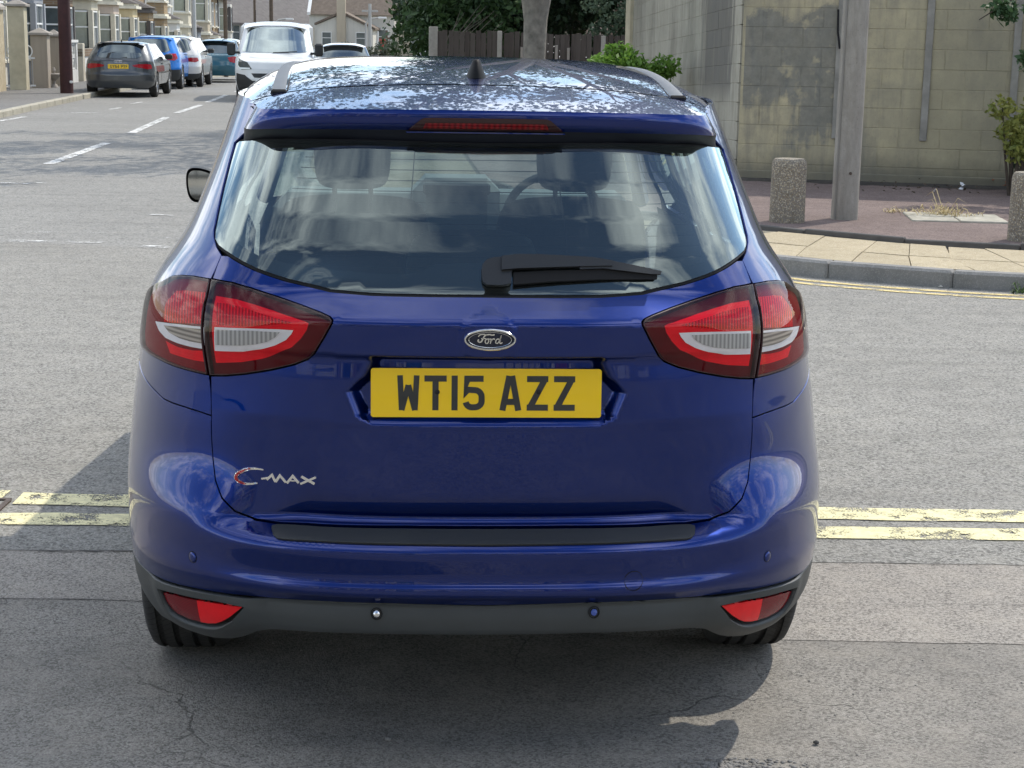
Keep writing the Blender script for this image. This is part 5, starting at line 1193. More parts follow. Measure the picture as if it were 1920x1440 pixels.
def limbs(root, base, top, r0, n, spread, rise, seed, mat, name='trunk', fork=None):
    r_ = random.Random(seed); mb = MB(); b = Vector(base); t = Vector(top); mid = (b+t)/2+Vector((r_.uniform(-.06, .06), r_.uniform(-.06, .06), 0))
    mb.tube([b-Vector((0, 0, .15)), b+Vector((0, 0, .12)), mid, b+(t-b)*.78, b+(t-b)*.9, t], [r0*1.2, r0*1.05, r0*.95, r0*1.02, r0*1.25, r0*1.6], 18); ends = []
    for i in range(n):
        a = 2*math.pi*(i+r_.uniform(-.3, .3))/n; l = spread*r_.uniform(.7, 1.1); p = t; d = Vector((math.cos(a)*.6, math.sin(a)*.6, 1)); rr = r0*.66; path = [t-Vector((0, 0, r0)), t]; rad = [rr*1.2, rr]
        for k in range(5):
            f = (k+1)/5; q = t+Vector((math.cos(a)*l*f**1.1, math.sin(a)*l*f**1.1, rise*(1-(1-f)**1.7)))+Vector((r_.uniform(-.2, .2), r_.uniform(-.2, .2), r_.uniform(-.1, .1))); path.append(q); rad.append(rr*(1-.8*f)); 
            if k >= 1:
                for m in range(2):
                    a2 = a+r_.uniform(-1.2, 1.2); e = q+Vector((math.cos(a2), math.sin(a2), r_.uniform(.1, .9)))*l*.35*r_.uniform(.6, 1.2); mb.tube([q, (q+e)/2+Vector((0, 0, .1)), e], [rr*(1-.8*f)*.6+.008, rr*.15+.006, .006], 6); ends.append(e)
        mb.tube(path, rad, 10); ends.append(path[-1])
    mb.build(name, mat, root, smooth=True, sharp=60); return ends
# plane tree whose trunk shows above the car roof; its crown hangs over the junction
tr = empty('street_tree', (.28, 29.5, 0)); tag(tr, 'tree with smooth pale grey trunk in front of the timber fence', 'tree')
ends = limbs(tr, (0, 0, 0), (.02, 0, 2.55), .20, 6, 4.2, 4.0, 11, BARKP)
r_ = random.Random(4); cl = [(tuple(e+Vector((r_.uniform(-.3, .3), r_.uniform(-.3, .3), r_.uniform(-.1, .5)))), (r_.uniform(.6, 1.1), r_.uniform(.6, 1.1), r_.uniform(.35, .7))) for e in ends]
cl = [c for c in cl if c[0][2] > 3.6]
cl += [((r_.uniform(-5.2, -1.0), r_.uniform(-4.5, 3.0), r_.uniform(4.2, 6.6)), (.8, .8, .4)) for i in range(24)]
leaves('crown', cl, 12500, .17, LF_M, tr, 3, .1, .6, .4, zmin=3.1)
# dark evergreens behind the fence
def evergreen(loc, h, r, label, seed, n=16000, low=1.1, kind='evergreen_tree', mat=None, size=.16):
    e = empty(kind, (loc[0], loc[1], terr(loc[1]))); tag(e, label, 'tree', 'dark evergreens behind the fence'); r_ = random.Random(seed)
    MB().tube([(0, 0, -.1), (0, 0, h*.5), (.1, 0, h*.9)], [.2, .14, .04], 10).build('trunk', BARKD, e, smooth=True); cl = []
    for i in range(44):
        z = low+(h-low)*r_.random()**.85; k = math.sin(math.pi*min(1, max(.12, (h-z)/(h-low)*.72+.18)))*r; a = r_.uniform(0, 6.28); d = k*r_.uniform(.25, .9); cl.append(((math.cos(a)*d, math.sin(a)*d, z), (r_.uniform(.6, 1.2), r_.uniform(.6, 1.2), r_.uniform(.5, 1.0))))
    leaves('crown', cl, n, size, mat or LF_D, e, seed, .25, .5, .2); return e
evergreen((-1.05, 36.5), 5.6, 1.5, 'dense dark green cypress at the left end of the fence', 1, 20000, .5, mat=LF_C)
evergreen((-.2, 39), 5.2, 2.0, 'broad dark evergreen behind the fence, next to the cypress', 2, 14000, .9)
evergreen((1.3, 41), 6.0, 2.0, 'dark evergreen directly behind the pale tree trunk', 3, 13000, 1.0)
evergreen((2.9, 38.5), 5.4, 1.9, 'dark evergreen right of the pale trunk with lighter blossom', 4, 14000, 1.2)
evergreen((4.8, 38), 6.2, 2.2, 'dark evergreen meeting the end of the block wall', 5, 14000, .6)
hg = empty('dark_hedge', (1.6, 43, 0)); tag(hg, 'dense dark hedge filling the gaps behind the evergreens', 'hedge')
for i in range(9): MB().tube([(-3.6+i, 0, -.3), (-3.6+i, 0, 2.2)], .05, 6).build('stem', BARKD, hg)
leaves('foliage', [((-4.2+.42*i, r_.uniform(-.5, .5), r_.uniform(.4, 2.9)), (.6, .6, .55)) for i in range(22) for _ in range(3)], 22000, .2, LF_D, hg, 41, .0)
# blossom on the right-hand evergreen is a climber of its own
cb = empty('flowering_shrub', (2.3, 34.6, 0)); tag(cb, 'loose shrub with pale pinkish blossom above the fence', 'shrub')
MB().tube([(0, 0, 0), (.1, 0, 1.2), (.0, 0, 2.1)], [.04, .03, .015], 8).build('stem', BARKD, cb)
r_ = random.Random(9); cl = [((r_.uniform(-.9, .9), r_.uniform(-.3, .3), r_.uniform(1.7, 2.7)), (.35, .3, .22)) for i in range(14)]; leaves('foliage', cl, 2600, .11, m_leaf('dusty_leaf', (.04, .075, .04), (.10, .14, .09), .25), cb, 5); leaves('blossom', cl[:7], 320, .07, plain('pale_blossom', (.55, .42, .36), .8), cb, 6, .7)
# bare twigs among the evergreens
tw = empty('bare_branches', (-1.4, 35.2, 0)); tag(tw, 'bare pale branches of a dead shrub above the fence', 'shrub'); r_ = random.Random(12)
for i in range(16):
    x = r_.uniform(-.35, .35); a = r_.uniform(.2, 1.0); l = r_.uniform(.8, 1.5); MB().tube([(x, 0, 1.0), (x+a*l*.4, .05, 1.0+l*.55), (x+a*l, r_.uniform(-.1, .1), 1.0+l*.95)], [.012, .009, .003], 5).build('branch', plain('twig_grey', (.16, .14, .115), .9), tw)
# bright shrub in front of the wall's side face
def shrub(name, loc, clumps, n, size, mat, label, seed, extra=None):
    e = empty(name, loc); tag(e, label, 'shrub'); r_ = random.Random(seed)
    mb = MB()
    for c, r in clumps: mb.tube([(c[0]*.2, c[1]*.2, 0), (c[0]*.7, c[1]*.7, c[2]*.55), c], [.018, .012, .005], 6)
    mb.build('stem', BARKD, e); leaves('foliage', clumps, n, size, mat, e, seed, .3, .5); 
    if extra: leaves('flower', extra[0], extra[1], extra[2], extra[3], e, seed+1, .8)
    return e
r_ = random.Random(21)
cl = [((r_.uniform(-.55, .45), r_.uniform(-.3, .3), r_.uniform(.7, 1.30)), (.22, .2, .15)) for i in range(18)]+[((-.28+.1*i, -.1, 1.40+.03*(i % 2)), (.10, .10, .11)) for i in range(3)]
shrub('green_shrub', (1.50, 22.4, .12), cl, 4200, .085, LF_B, 'bright green leafy shrub growing beside the wall above the car roof', 7, ([((-.50, -.15, 1.20), (.10, .1, .06)), ((-.2, -.2, 1.28), (.06, .05, .04))], 60, .05, plain('white_petal', (.85, .85, .78), .7)))
p = at_depth(1905, 225, 17.9); cl = [((r_.uniform(-.25, .45), r_.uniform(-.25, .2), r_.uniform(-.35, .32)+p[2]-.12), (.17, .17, .13)) for i in range(16)]
shrub('yellow_green_shrub', (p[0]+.02, 17.9, .12), cl, 2600, .075, LF_Y, 'yellowing bush against the wall at the right edge', 8)
p2 = at_depth(1890, 300, 18.2); cl = [((r_.uniform(-.1, .6), r_.uniform(-.1, .2), r_.uniform(-.30, .15)+p2[2]-.12), (.16, .15, .12)) for i in range(8)]
shrub('dark_shrub', (p2[0]+.15, 18.2, .12), cl, 900, .07, LF_D, 'dark low bush under the yellowing one at the right edge', 9)
ob = empty('overhanging_bough', (6.05, 17.6, .12)); tag(ob, 'leafy dark bough reaching in over the wall at upper right', 'branch')
mb = MB(); mb.tube([(.2, .9, 3.0), (.0, .4, 2.7), (-.5, 0, 2.35), (-1.0, -.1, 2.05), (-1.35, -.1, 1.82)], [.035, .028, .02, .012, .005], 7); mb.tube([(-.2, .2, 2.5), (-.55, -.2, 1.9), (-.75, -.3, 1.4)], [.016, .01, .004], 6).build('stem', BARKD, ob)
cl = [((-1.2+.22*i+r_.uniform(-.1, .1), r_.uniform(-.2, .1), 1.92+.06*i+r_.uniform(-.10, .14)), (.17, .15, .10)) for i in range(7)]+[((-.78+r_.uniform(-.12, .2), -.25, 1.45+r_.uniform(-.14, .14)), (.13, .12, .09)) for i in range(5)]
leaves('foliage', cl, 1500, .085, m_leaf('bough_leaf', (.02, .05, .02), (.05, .10, .04), .25), ob, 13, .1, .45)
leaves('shade_foliage', [((r_.uniform(.9, 3.6), r_.uniform(.8, 2.6), r_.uniform(2.9, 4.2)), (.55, .55, .4)) for i in range(18)], 3200, .13, LF_M, ob, 14, .1)  # unseen foliage added to throw dappled shade beside the wall

# ------------------------------------------------------------------ timber fence
fe = empty('timber_fence', (0, 33., 0)); tag(fe, 'weathered upright board fence with concrete posts behind the tree', 'fence')
def m_board():
    b = NB('weathered_board'); v = b.tc(); o = b.objrand(); s = b.noise(b.mapping(v, (30, 30, 1.2)), 2, 5); c = b.mix(b.rng(s, .3, .7), (.042, .034, .030), (.095, .08, .07)); c = b.mix(b.math('MULTIPLY', o, .6), c, (.12, .105, .092)); MATS['board'] = b.set(c, .9, 0, .2, bump=s, bstr=.4, bdist=.004); return b.m
BOARD = m_board(); bd = MB().bbox(0, .098, 0, .018, 0, 1.78, .004).build('board', BOARD, fe); bd.location = (-1.55, 0, .0); x = -1.55+.104; r_ = random.Random(2)
while x < 4.2:
    o = clone(bd, 'board', fe, (x, r_.uniform(-.004, .006), r_.uniform(-.03, .02)-.015*max(0, x)), (0, R(r_.uniform(-.6, .6)), 0)); x += r_.uniform(.101, .112)
for x, w, h in ((-1.72, .17, 1.86), (-.40, .09, 1.80), (1.6, .09, 1.74), (3.1, .09, 1.72)): MB().bbox(x, x+w, -.05, .07, -.1, h, .01).build('post', plain('post_concrete', (.34, .32, .28), .9, var=.25, scale=6), fe)
for z in (.4, 1.45): MB().box(-1.6, 4.2, .02, .06, z, z+.07).build('rail', BOARD, fe)
for i, x in enumerate((.05, .18, .33, .72, .95)): MB().bbox(x, x+.05, -.12, -.09, 0, 1.50+.05*(i % 2), .006).build('picket', plain('pale_picket', (.30, .27, .23), .9), fe)

# ------------------------------------------------------------------ terraced houses
GLZ = plain('house_pane', (.17, .20, .21), .08, .55, var=.25, scale=2.5); FRW = plain('window_white', (.78, .78, .75), .5); SLATE = plain('roof_slate', (.115, .105, .10), .85, var=.3, scale=3, bump=.5, bscale=14, bdist=.02)
TILE = plain('roof_tile_brown', (.16, .125, .095), .85, var=.3, scale=4, bump=.6, bscale=16, bdist=.02)
def m_render(name, col): 
    if name in MATS: return MATS[name]
    b = NB(name); v = b.tc(); n = b.noise(v, .9, 5, .6); s = b.noise(b.mapping(v, (3, 3, .3)), 2, 5); c = b.mix(b.rng(n, .3, .7, 0, .5), col, tuple(q*.82 for q in col)); c = b.mix(b.rng(s, .5, .75, 0, .4), c, tuple(q*.62 for q in col)); MATS[name] = b.set(c, .9, 0, .25, bump=b.noise(v, 30, 4), bstr=.2, bdist=.006); return b.m
def m_brick(name, col, mort=(.32, .29, .24)):
    if name in MATS: return MATS[name]
    b = NB(name); g = b.N.new('ShaderNodeTexBrick'); g.inputs['Scale'].default_value = 1.; g.inputs['Brick Width'].default_value = .225; g.inputs['Row Height'].default_value = .075; g.inputs['Mortar Size'].default_value = .008
    g.inputs['Color1'].default_value = (*col, 1); g.inputs['Color2'].default_value = (*[q*.68 for q in col], 1); g.inputs['Mortar'].default_value = (*mort, 1); s = b.sep(b.tc()); cx = b.N.new('ShaderNodeCombineXYZ'); b.L.new(b.math('ADD', s[0], s[1]), cx.inputs[0]); b.L.new(s[2], cx.inputs[1]); b.L.new(cx.outputs[0], g.inputs[0])
    n = b.noise(b.tc(), 1.2, 5); MATS[name] = b.set(b.mix(b.rng(n, .4, .8, 0, .5), g.outputs[0], tuple(q*.5 for q in col)), .9, 0, .2); return b.m
WALLC = {'cream': m_render('cream_render', (.62, .57, .45)), 'white': m_render('white_render', (.72, .72, .69)), 'grey': m_render('grey_render', (.33, .345, .37)), 'pink': m_render('pink_render', (.60, .50, .42)), 'yellow': m_render('yellow_render', (.62, .52, .32)), 'stock': m_brick('stock_brick', (.42, .30, .17)), 'brown': m_brick('brown_brick', (.28, .19, .12)), 'pale': m_render('pale_render', (.66, .64, .57)), 'buff': m_render('buff_render', (.52, .45, .34))}
TRIMC = plain('house_trim_cream', (.70, .66, .54), .7, var=.1); TRIMD = plain('house_trim_dark', (.10, .09, .085), .7); DOORS = [plain('door_white', (.75, .76, .74), .4), plain('door_dark', (.06, .07, .08), .4), plain('door_green', (.06, .12, .09), .4), plain('door_red', (.30, .05, .04), .4)]
def window(parent, M, w, h, split=2, sash=True):
    """window in the plane x (width) z (height) facing -y of M; frame with pane and sill as sub-parts"""
    wo = empty('window', parent=parent); f = MB(); t = .055
    f.box(-w/2, w/2, -.03, .05, 0, t, M).box(-w/2, w/2, -.03, .05, h-t, h, M).box(-w/2, -w/2+t, -.03, .05, t, h-t, M).box(w/2-t, w/2, -.03, .05, t, h-t, M)
    if sash: f.box(-w/2+t, w/2-t, -.02, .04, h*.62, h*.62+.05, M)
    if split > 1: f.box(-.025, .025, -.015, .04, t, h*.62, M)
    f.build('frame', FRW, wo); MB().box(-w/2+t, w/2-t, .012, .02, t, h-t, M).build('pane', GLZ, wo); MB().bbox(-w/2-.08, w/2+.08, -.13, .02, -.09, 0, .01, M).build('sill', TRIMC, wo); return wo
def house(loc, ang, col, label, W=4.9, bay='single', door=0, roof=None, storeys=2, mirror=False, group='terraced houses along the left pavement', detail=True, trim=TRIMC, eaves=5.7):
    """front faces -y of its frame (x along the street)"""
    h = empty('terraced_house', loc, ang); tag(h, label, 'house', group); wm = WALLC[col]; sx = -1 if mirror else 1
    MB().box(-W/2+.004, W/2-.004, 0, 7.5, -2.2, eaves).build('wall', wm, h)
    rf = MB().prism([(-.45, eaves-.12), (3.75, eaves+2.9), (7.95, eaves-.12), (7.95, eaves+.02), (3.75, eaves+3.1), (-.45, eaves+.02)], -W/2, W/2, Matrix(((0, 0, 1, 0), (1, 0, 0, 0), (0, 1, 0, 0), (0, 0, 0, 1)))).build('roof', roof or SLATE, h)
    MB().prism([(0, eaves-.05), (7.5, eaves-.05), (3.75, eaves+2.9)], -W/2+.02, W/2-.02, Matrix(((0, 0, 1, 0), (1, 0, 0, 0), (0, 1, 0, 0), (0, 0, 0, 1)))).build('gable', wm, h)
    MB().box(W/2-.45, W/2+.45, 3.3, 4.2, eaves+2.0, eaves+4.0).build('chimney', WALLC['brown'], rf)
    MB().box(-W/2, W/2, -.5, -.38, eaves-.14, eaves-.02).build('gutter', TRIMD, rf)
    bx = sx*-.95; bw, bd = 1.15, .78; pts = [(bx-bw, .0), (bx-bw*.58, -bd), (bx+bw*.58, -bd), (bx+bw, .0)]; top = 2.95 if bay == 'single' else 5.25
    MB().prism(pts, -2, .85).build('bay', wm, h); MB().prism([(p[0], p[1]+.02) for p in pts], 2.42, 2.75).build('bay_head', wm, h)
    if bay == 'double': MB().prism(pts, 2.965, 3.55).build('upper_bay', wm, h); MB().prism(pts, 5.09, 5.3).build('upper_bay_head', wm, h)
    g = [(bx-bw-.14, .0), (bx-bw*.58-.08, -bd-.14), (bx+bw*.58+.08, -bd-.14), (bx+bw+.14, .0)]
    MB().prism(g, 2.752, 2.86).prism([(p[0]*1+(bx-p[0])*.06, p[1]*.9) for p in g], 2.862, 2.96).build('bay_cornice', trim, h)
    if bay == 'single': MB().add([(*p, 2.962) for p in g]+[(bx-bw*.8, 0, 3.35), (bx+bw*.8, 0, 3.35)], [(0, 1, 4), (1, 2, 5, 4), (2, 3, 5)]).build('bay_roof', SLATE, h)
    for lev in ([.85] if bay == 'single' else [.85, 3.55]):
        for (a, c) in zip(pts[:-1], pts[1:]):
            m = ((a[0]+c[0])/2, (a[1]+c[1])/2); L = math.hypot(c[0]-a[0], c[1]-a[1]); an = math.atan2(c[1]-a[1], c[0]-a[0]); M = Matrix.Translation((m[0], m[1], lev)) @ Matrix.Rotation(an, 4, 'Z') @ Matrix.Translation((0, .05, 0)); window(h, M, L-.16, 1.55, 2 if L > 1.2 else 1)
        for p in pts: MB().box(p[0]-.09, p[0]+.09, p[1]-.03, p[1]+.13, lev-.0, lev+1.57).build('bay_mullion', trim if col != 'grey' else wm, h)
    dx = sx*1.45; d = empty('front_door', parent=h); MB().bbox(dx-.42, dx+.42, -.02, .03, .05, 2.05, .01).build('leaf', DOORS[door % 4], d); MB().box(dx-.36, dx+.36, -.03, -.018, 2.12, 2.55).build('fanlight', GLZ, d); MB().bbox(dx-.28, dx+.28, -.032, -.015, 1.2, 1.8, .006).build('glazing', GLZ, d)
    MB().box(dx-.62, dx-.43, -.10, .02, -.2, 2.62).box(dx+.43, dx+.62, -.10, .02, -.2, 2.62).box(dx-.72, dx+.72, -.16, .02, 2.62, 2.90).build('surround', trim, d); MB().lathe([(.03, 0), (.03, .03), (.01, .035)], 8, Matrix.Translation((dx-.3, -.03, 1.05)) @ Matrix.Rotation(R(90), 4, 'X')).build('knob', CHROME, d)
    MB().box(-W/2, W/2, -.035, .0, 3.02, 3.2).build('string_course', trim, h)
    if detail:
        ups = [bx, dx] if bay == 'single' else [dx]
        for ux in ups: window(h, Matrix.Translation((ux, -.03, 3.65)), .95, 1.5, 1)
    MB().tube([(W/2-.06, -.06, -.5), (W/2-.06, -.06, eaves-.1)], .045, 8).build('downpipe', TRIMD if door % 2 else FRW, h); return h
dvec = np.array([-.078, .997]); LANG = math.atan2(dvec[1], dvec[0])   # street direction
def hl(k, D): return (-14.55-.0785*(D-45), D)
cols = [('pale', 'double', 'cream terraced house nearest the picture edge, behind the garden piers'), ('grey', 'double', 'blue-grey terraced house behind the maroon post'), ('brown', 'single', 'brown brick terraced house beside the blue-grey one'), ('cream', 'double', 'cream rendered house with white porch left above the grey hatchback'), ('pink', 'single', 'pinkish terraced house with dark bay roof above the grey hatchback'), ('yellow', 'single', 'yellow rendered house with sloping porch roof above the blue car'), ('stock', 'single', 'yellow stock brick house with dark bay roof above the blue car'), ('stock', 'double', 'brick house with heavy white cornice above the silver car'), ('white', 'single', 'white rendered house behind the pale grey lamp column'), ('cream', 'double', 'cream house between the two street poles'), ('grey', 'single', 'dark grey fronted house beside the brown pole'), ('buff', 'double', 'buff terraced house just left of the white van'), ('yellow', 'single', 'sandy yellow house touching the white van roof'), ('stock', 'single', 'distant brick house over the white van'), ('pale', 'double', 'last pale house of the left terrace')]
D = 46.6
for i, (c, bay, lab) in enumerate(cols):
    W = 4.9 if i else 5.2; x, y = hl(i, D); house((x, y, terr(y)), R(90)+math.radians(4.5), c, lab, W, bay, i, TILE if i % 3 == 2 else SLATE, trim=TRIMC if i % 4 != 2 else TRIMD, detail=i > 6); D += W+.02
# far row across the dip, and the house backs at the end of the street
far = [((-21.2, 132), 'white', 'far white terraced house under slate roof above the van'), ((-18.9, 137.5), 'grey', 'far grey terraced house above the van windscreen'), ((-16.9, 142.5), 'brown', 'far brown terraced house above the van windscreen'), ((-15.1, 147.5), 'cream', 'far cream terraced house right above the van')]
for i, (p, c, lab) in enumerate(far): house((p[0], p[1], -2.9), R(62), c, lab, 5.3, 'single', i, SLATE if i != 3 else TILE, group='far terrace beyond the van', mirror=bool(i % 2), eaves=5.3, detail=True)
def back_house(loc, col, label, Wd, ext, gz=-2.6, roof=SLATE, ch=True):
    h = empty('end_house', (loc[0], loc[1], gz)); tag(h, label, 'house'); wm = WALLC[col]
    MB().box(-Wd/2, Wd/2, 0, 6, -.5, 5.85).build('wall', wm, h); r = MB().add([(-Wd/2-.1, -.3, 5.75), (Wd/2+.1, -.3, 5.75), (Wd/2+.1, 3.2, 8.6), (-Wd/2-.1, 3.2, 8.6), (-Wd/2-.1, 6.3, 5.75), (Wd/2+.1, 6.3, 5.75)], [(0, 1, 2, 3), (3, 2, 5, 4), (0, 3, 4), (1, 5, 2)]).build('roof', roof, h)
    MB().box(-Wd/2-.12, -Wd/2+.12, -.32, -.1, 5.7, 5.9).add([(-Wd/2-.12, -.35, 5.9), (-Wd/2+.14, -.35, 5.9), (-Wd/2+.14, 3.2, 8.75), (-Wd/2-.12, 3.2, 8.75)], [(0, 1, 2, 3)]).build('verge', FRW, r)
    if ext:
        x0, x1 = ext; xm = x0+(x1-x0)*.45; MB().prism([(x0, -.5), (x1, -.5), (x1, 4.7), (xm, 5.75), (x0, 4.95)], 0, 4.5, Matrix(((1, 0, 0, 0), (0, 0, -1, 0), (0, 1, 0, 0), (0, 0, 0, 1)))).build('rear_wing', wm, h)
        MB().prism([(x0-.15, 4.92), (xm, 5.80), (x1+.2, 4.62), (x1+.2, 4.78), (xm, 5.98), (x0-.15, 5.08)], -.05, 4.65, Matrix(((1, 0, 0, 0), (0, 0, -1, 0), (0, 1, 0, 0), (0, 0, 0, 1)))).build('wing_roof', roof, h)
        if ch: MB().bbox(xm-.35, xm+.3, -4.85, -4.45, 2.6, 7.1, .02).bbox(xm-.42, xm+.37, -4.9, -4.4, 7.0, 7.15, .02).build('chimney', WALLC['buff'], h)
        for wx in (x0+.75, x1-.9): window(h, Matrix.Translation((wx, -4.53, 3.2)), .75, 1.25, 1)
        MB().box(xm-.2, x1+.6, -7.2, -4.4, -.5, 2.5).build('lean_to', WALLC['pale'], h); MB().add([(xm-.3, -7.4, 2.5), (x1+.7, -7.4, 2.5), (x1+.7, -4.45, 3.0), (xm-.3, -4.45, 3.0), (xm-.3, -7.4, 2.4), (x1+.7, -7.4, 2.4)], [(0, 1, 2, 3), (4, 5, 1, 0)]).build('lean_to_roof', SLATE, h); MB().tube([(x0+1.6, -4.55, -.4), (x0+1.6, -4.55, 5.3)], .05, 6).build('drainpipe', TRIMD, h)
    window(h, Matrix.Translation((Wd/2-.9, -.03, 3.2)), .9, 1.5, 1); return h
q = at_depth(640, 60, 128); back_house((float(q[0])+.35, 132.5), 'pale', 'pale rendered house back with chimney at the end of the street', 6.6, (-2.2, 2.0), roof=TILE)
q = at_depth(712, 60, 128); back_house((float(q[0])+.3, 134.5), 'cream', 'cream house back right of the chimney, half hidden by the cypress', 6.0, None)
q = at_depth(600, 20, 150); back_house((float(q[0])-3.5, 152), 'grey', 'grey house under a big slate roof behind the far terrace', 7.5, None, gz=-2.0)
q = at_depth(760, 60, 150); back_house((float(q[0]), 156), 'pale', 'distant pale house mostly hidden behind the evergreens', 9, None, gz=-2.2)
q = at_depth(900, 60, 120); back_house((float(q[0]), 120), 'white', 'white house glimpsed through the gap beside the pale trunk', 9, None, gz=-1.8)
# ------------------------------------------------------------------ left pavement, garden walls, piers, gate
kp = [(p[0], p[1]) for p in KL[1:]]; A = offset_line(np.array(kp), .0); B = [(p[0]-3.0, p[1]) for p in kp]
lp = strip_mesh('left_pavement', [(p[0]-2.9-(6 if p[1] < 30 else 0), p[1]) for p in kp], [(p[0]-.14, p[1]) for p in kp], .118, A_PATCH, kind='structure')
ll = resample(KL[2:9], .92)
for i in range(len(ll)-1): oriented_box('kerb_stone', ll[i], ll[i+1], 0, .15, -.1, .122, KERBL, lp, .02, i)
for i in range(8, len(KL)-1): o = oriented_box('kerb_stone', KL[i], KL[i+1], 0, .15, -1.2, .12, KERBL, lp, .02, i); o.location.z = terr(KL[i][1])
def m_pebbledash(name, lo, hi):
    b = NB(name); v = b.tc(); n = b.noise(b.mapping(v, (1, 1, .5)), 9, 5, .7); f = b.noise(v, 70, 3); c = b.mix(b.rng(n, .3, .7), lo, hi); MATS[name] = b.set(c, .95, 0, .15, bump=f, bstr=.6, bdist=.012); return b.m
DASHW = m_pebbledash('pebbledash_cream', (.40, .33, .22), (.60, .52, .37)); PIERM = m_render('pier_render', (.40, .345, .275)); CAPM = plain('cap_stone', (.33, .30, .26), .9, var=.25, scale=5)
gw = empty('garden_wall', (-13.0, 42.6, .12), R(90+4.5)); tag(gw, 'tall rough cream garden wall with slab coping at the left edge', 'wall')
MB().box(-6.5, .85, 0, .22, -.1, 2.02).build('wall_face', DASHW, gw); MB().box(-6.5, .85, -.07, .29, 2.02, 2.09).add([(-6.5, -.07, 2.09), (.85, -.07, 2.09), (.85, .11, 2.24), (-6.5, .11, 2.24), (-6.5, .29, 2.09), (.85, .29, 2.09)], [(0, 1, 2, 3), (3, 2, 5, 4)]).build('coping', CAPM, gw); MB().bbox(-.35, -.22, -.05, .0, -.1, 2.0, .01).build('buttress', PIERM, gw)
def pier(px, D, w, hh, mat, label, cap=True):
    q = at_depth(px, 150, D); e = empty('gate_pier', (float(q[0]), D, .12), R(4.5)); tag(e, label, 'pier', 'garden gate piers'); MB().bbox(-w/2, w/2, -w/2, w/2, -.1, hh, .012).build('shaft', mat, e)
    MB().bbox(-w/2-.07, w/2+.07, -w/2-.07, w/2+.07, hh, hh+.07, .01).add([(-w/2-.04, -w/2-.04, hh+.07), (w/2+.04, -w/2-.04, hh+.07), (w/2+.04, w/2+.04, hh+.07), (-w/2-.04, w/2+.04, hh+.07), (0, 0, hh+.2)], [(0, 1, 4), (1, 2, 4), (2, 3, 4), (3, 0, 4)]).build('cap', CAPM, e); return e
pier(37, 44.4, .42, 2.12, m_render('pier_cream', (.60, .54, .42)), 'tall cream gate pier with pointed cap at the end of the rough wall'); pier(78, 46.2, .44, 1.40, PIERM, 'stocky brown rendered gate pier right of the metal gate'); pier(104, 47.6, .30, 1.36, PIERM, 'slim brown rendered pier just left of the maroon post')
gt_ = empty('garden_gate', (float(at_depth(58, 150, 45.2)[0])-.3, 45.2, .12), R(30)); tag(gt_, 'white scrolled iron garden gate between two rendered piers', 'gate'); GW = plain('gate_white', (.70, .71, .70), .5); GG = plain('gate_grey', (.30, .31, .32), .5)
for k in range(6): MB().tube([(-.3+.13*k, 0, .05), (-.3+.13*k, 0, .78)], .012, 6).build('bar', GG, gt_)
MB().box(-.36, .42, -.015, .015, .78, .82).box(-.36, .42, -.015, .015, .06, .1).build('frame', GW, gt_)
for k, (cx, r0) in enumerate(((-.12, .16), (.2, .16), (.04, .1))): MB().tube([(cx+r0*math.cos(a), 0, .98+(.18 if k == 2 else 0)+r0*math.sin(a)) for a in np.linspace(0, 2*math.pi, 17)], .014, 6, caps=False).build('scroll', GW, gt_)
q = at_depth(101, 150, 46.6); ur = empty('stone_urn', (float(q[0]), 46.6, .12)); tag(ur, 'small stone garden urn on legs beside the slim pier', 'urn'); MB().lathe([(.12, 0), (.10, .06), (.05, .1), (.05, .18), (.17, .28), (.21, .36), (.19, .38)], 16).build('bowl', CAPM, ur, smooth=True); MB().lathe([(.03, .38), (.06, .46), (.03, .55)], 10).build('finial', CAPM, ur)
wf = empty('white_screen_wall', (-13.15, 48.6, .12), R(90+4.5)); tag(wf, 'white painted garden wall with pierced screen blocks behind the maroon post', 'wall'); WH = m_render('white_wall_paint', (.74, .73, .68)); MB().box(0, 3.4, 0, .15, -.1, .38).box(0, .18, 0, .15, .382, 1.18).box(1.6, 1.78, 0, .15, .382, 1.18).box(3.22, 3.4, 0, .15, .382, 1.18).box(-.03, 3.43, -.03, .18, 1.182, 1.26).build('wall_face', WH, wf)
for i in range(6):
    for j in range(2):
        x0 = (.19 if i < 3 else 1.79)+.465*(i % 3); z0 = .39+.39*j; mb = MB(); mb.box(x0, x0+.455, .04, .12, z0, z0+.05).box(x0, x0+.455, .04, .12, z0+.33, z0+.38).box(x0, x0+.05, .04, .12, z0+.052, z0+.328).box(x0+.405, x0+.455, .04, .12, z0+.052, z0+.328); mb.tube([(x0+.06, .08, z0+.06), (x0+.395, .08, z0+.32)], .025, 4).tube([(x0+.395, .08, z0+.06), (x0+.06, .08, z0+.32)], .025, 4).build('screen_block', WH, wf)
lw = empty('low_garden_wall', (-13.45, 52.6, .12), R(90+4.5)); tag(lw, 'low white and brick garden wall behind the grey hatchback', 'wall'); MB().box(0, 28, 0, .2, -.4, .75).build('wall_face', WH, lw); MB().box(-.02, 28.02, -.03, .23, .752, .98).build('brick_top', WALLC['brown'], lw)
for k in range(7): MB().bbox(k*4.6-.02, k*4.6+.34, -.04, .26, -.4, 1.15, .015).build('pier', WALLC['stock' if k % 2 else 'cream'], lw)
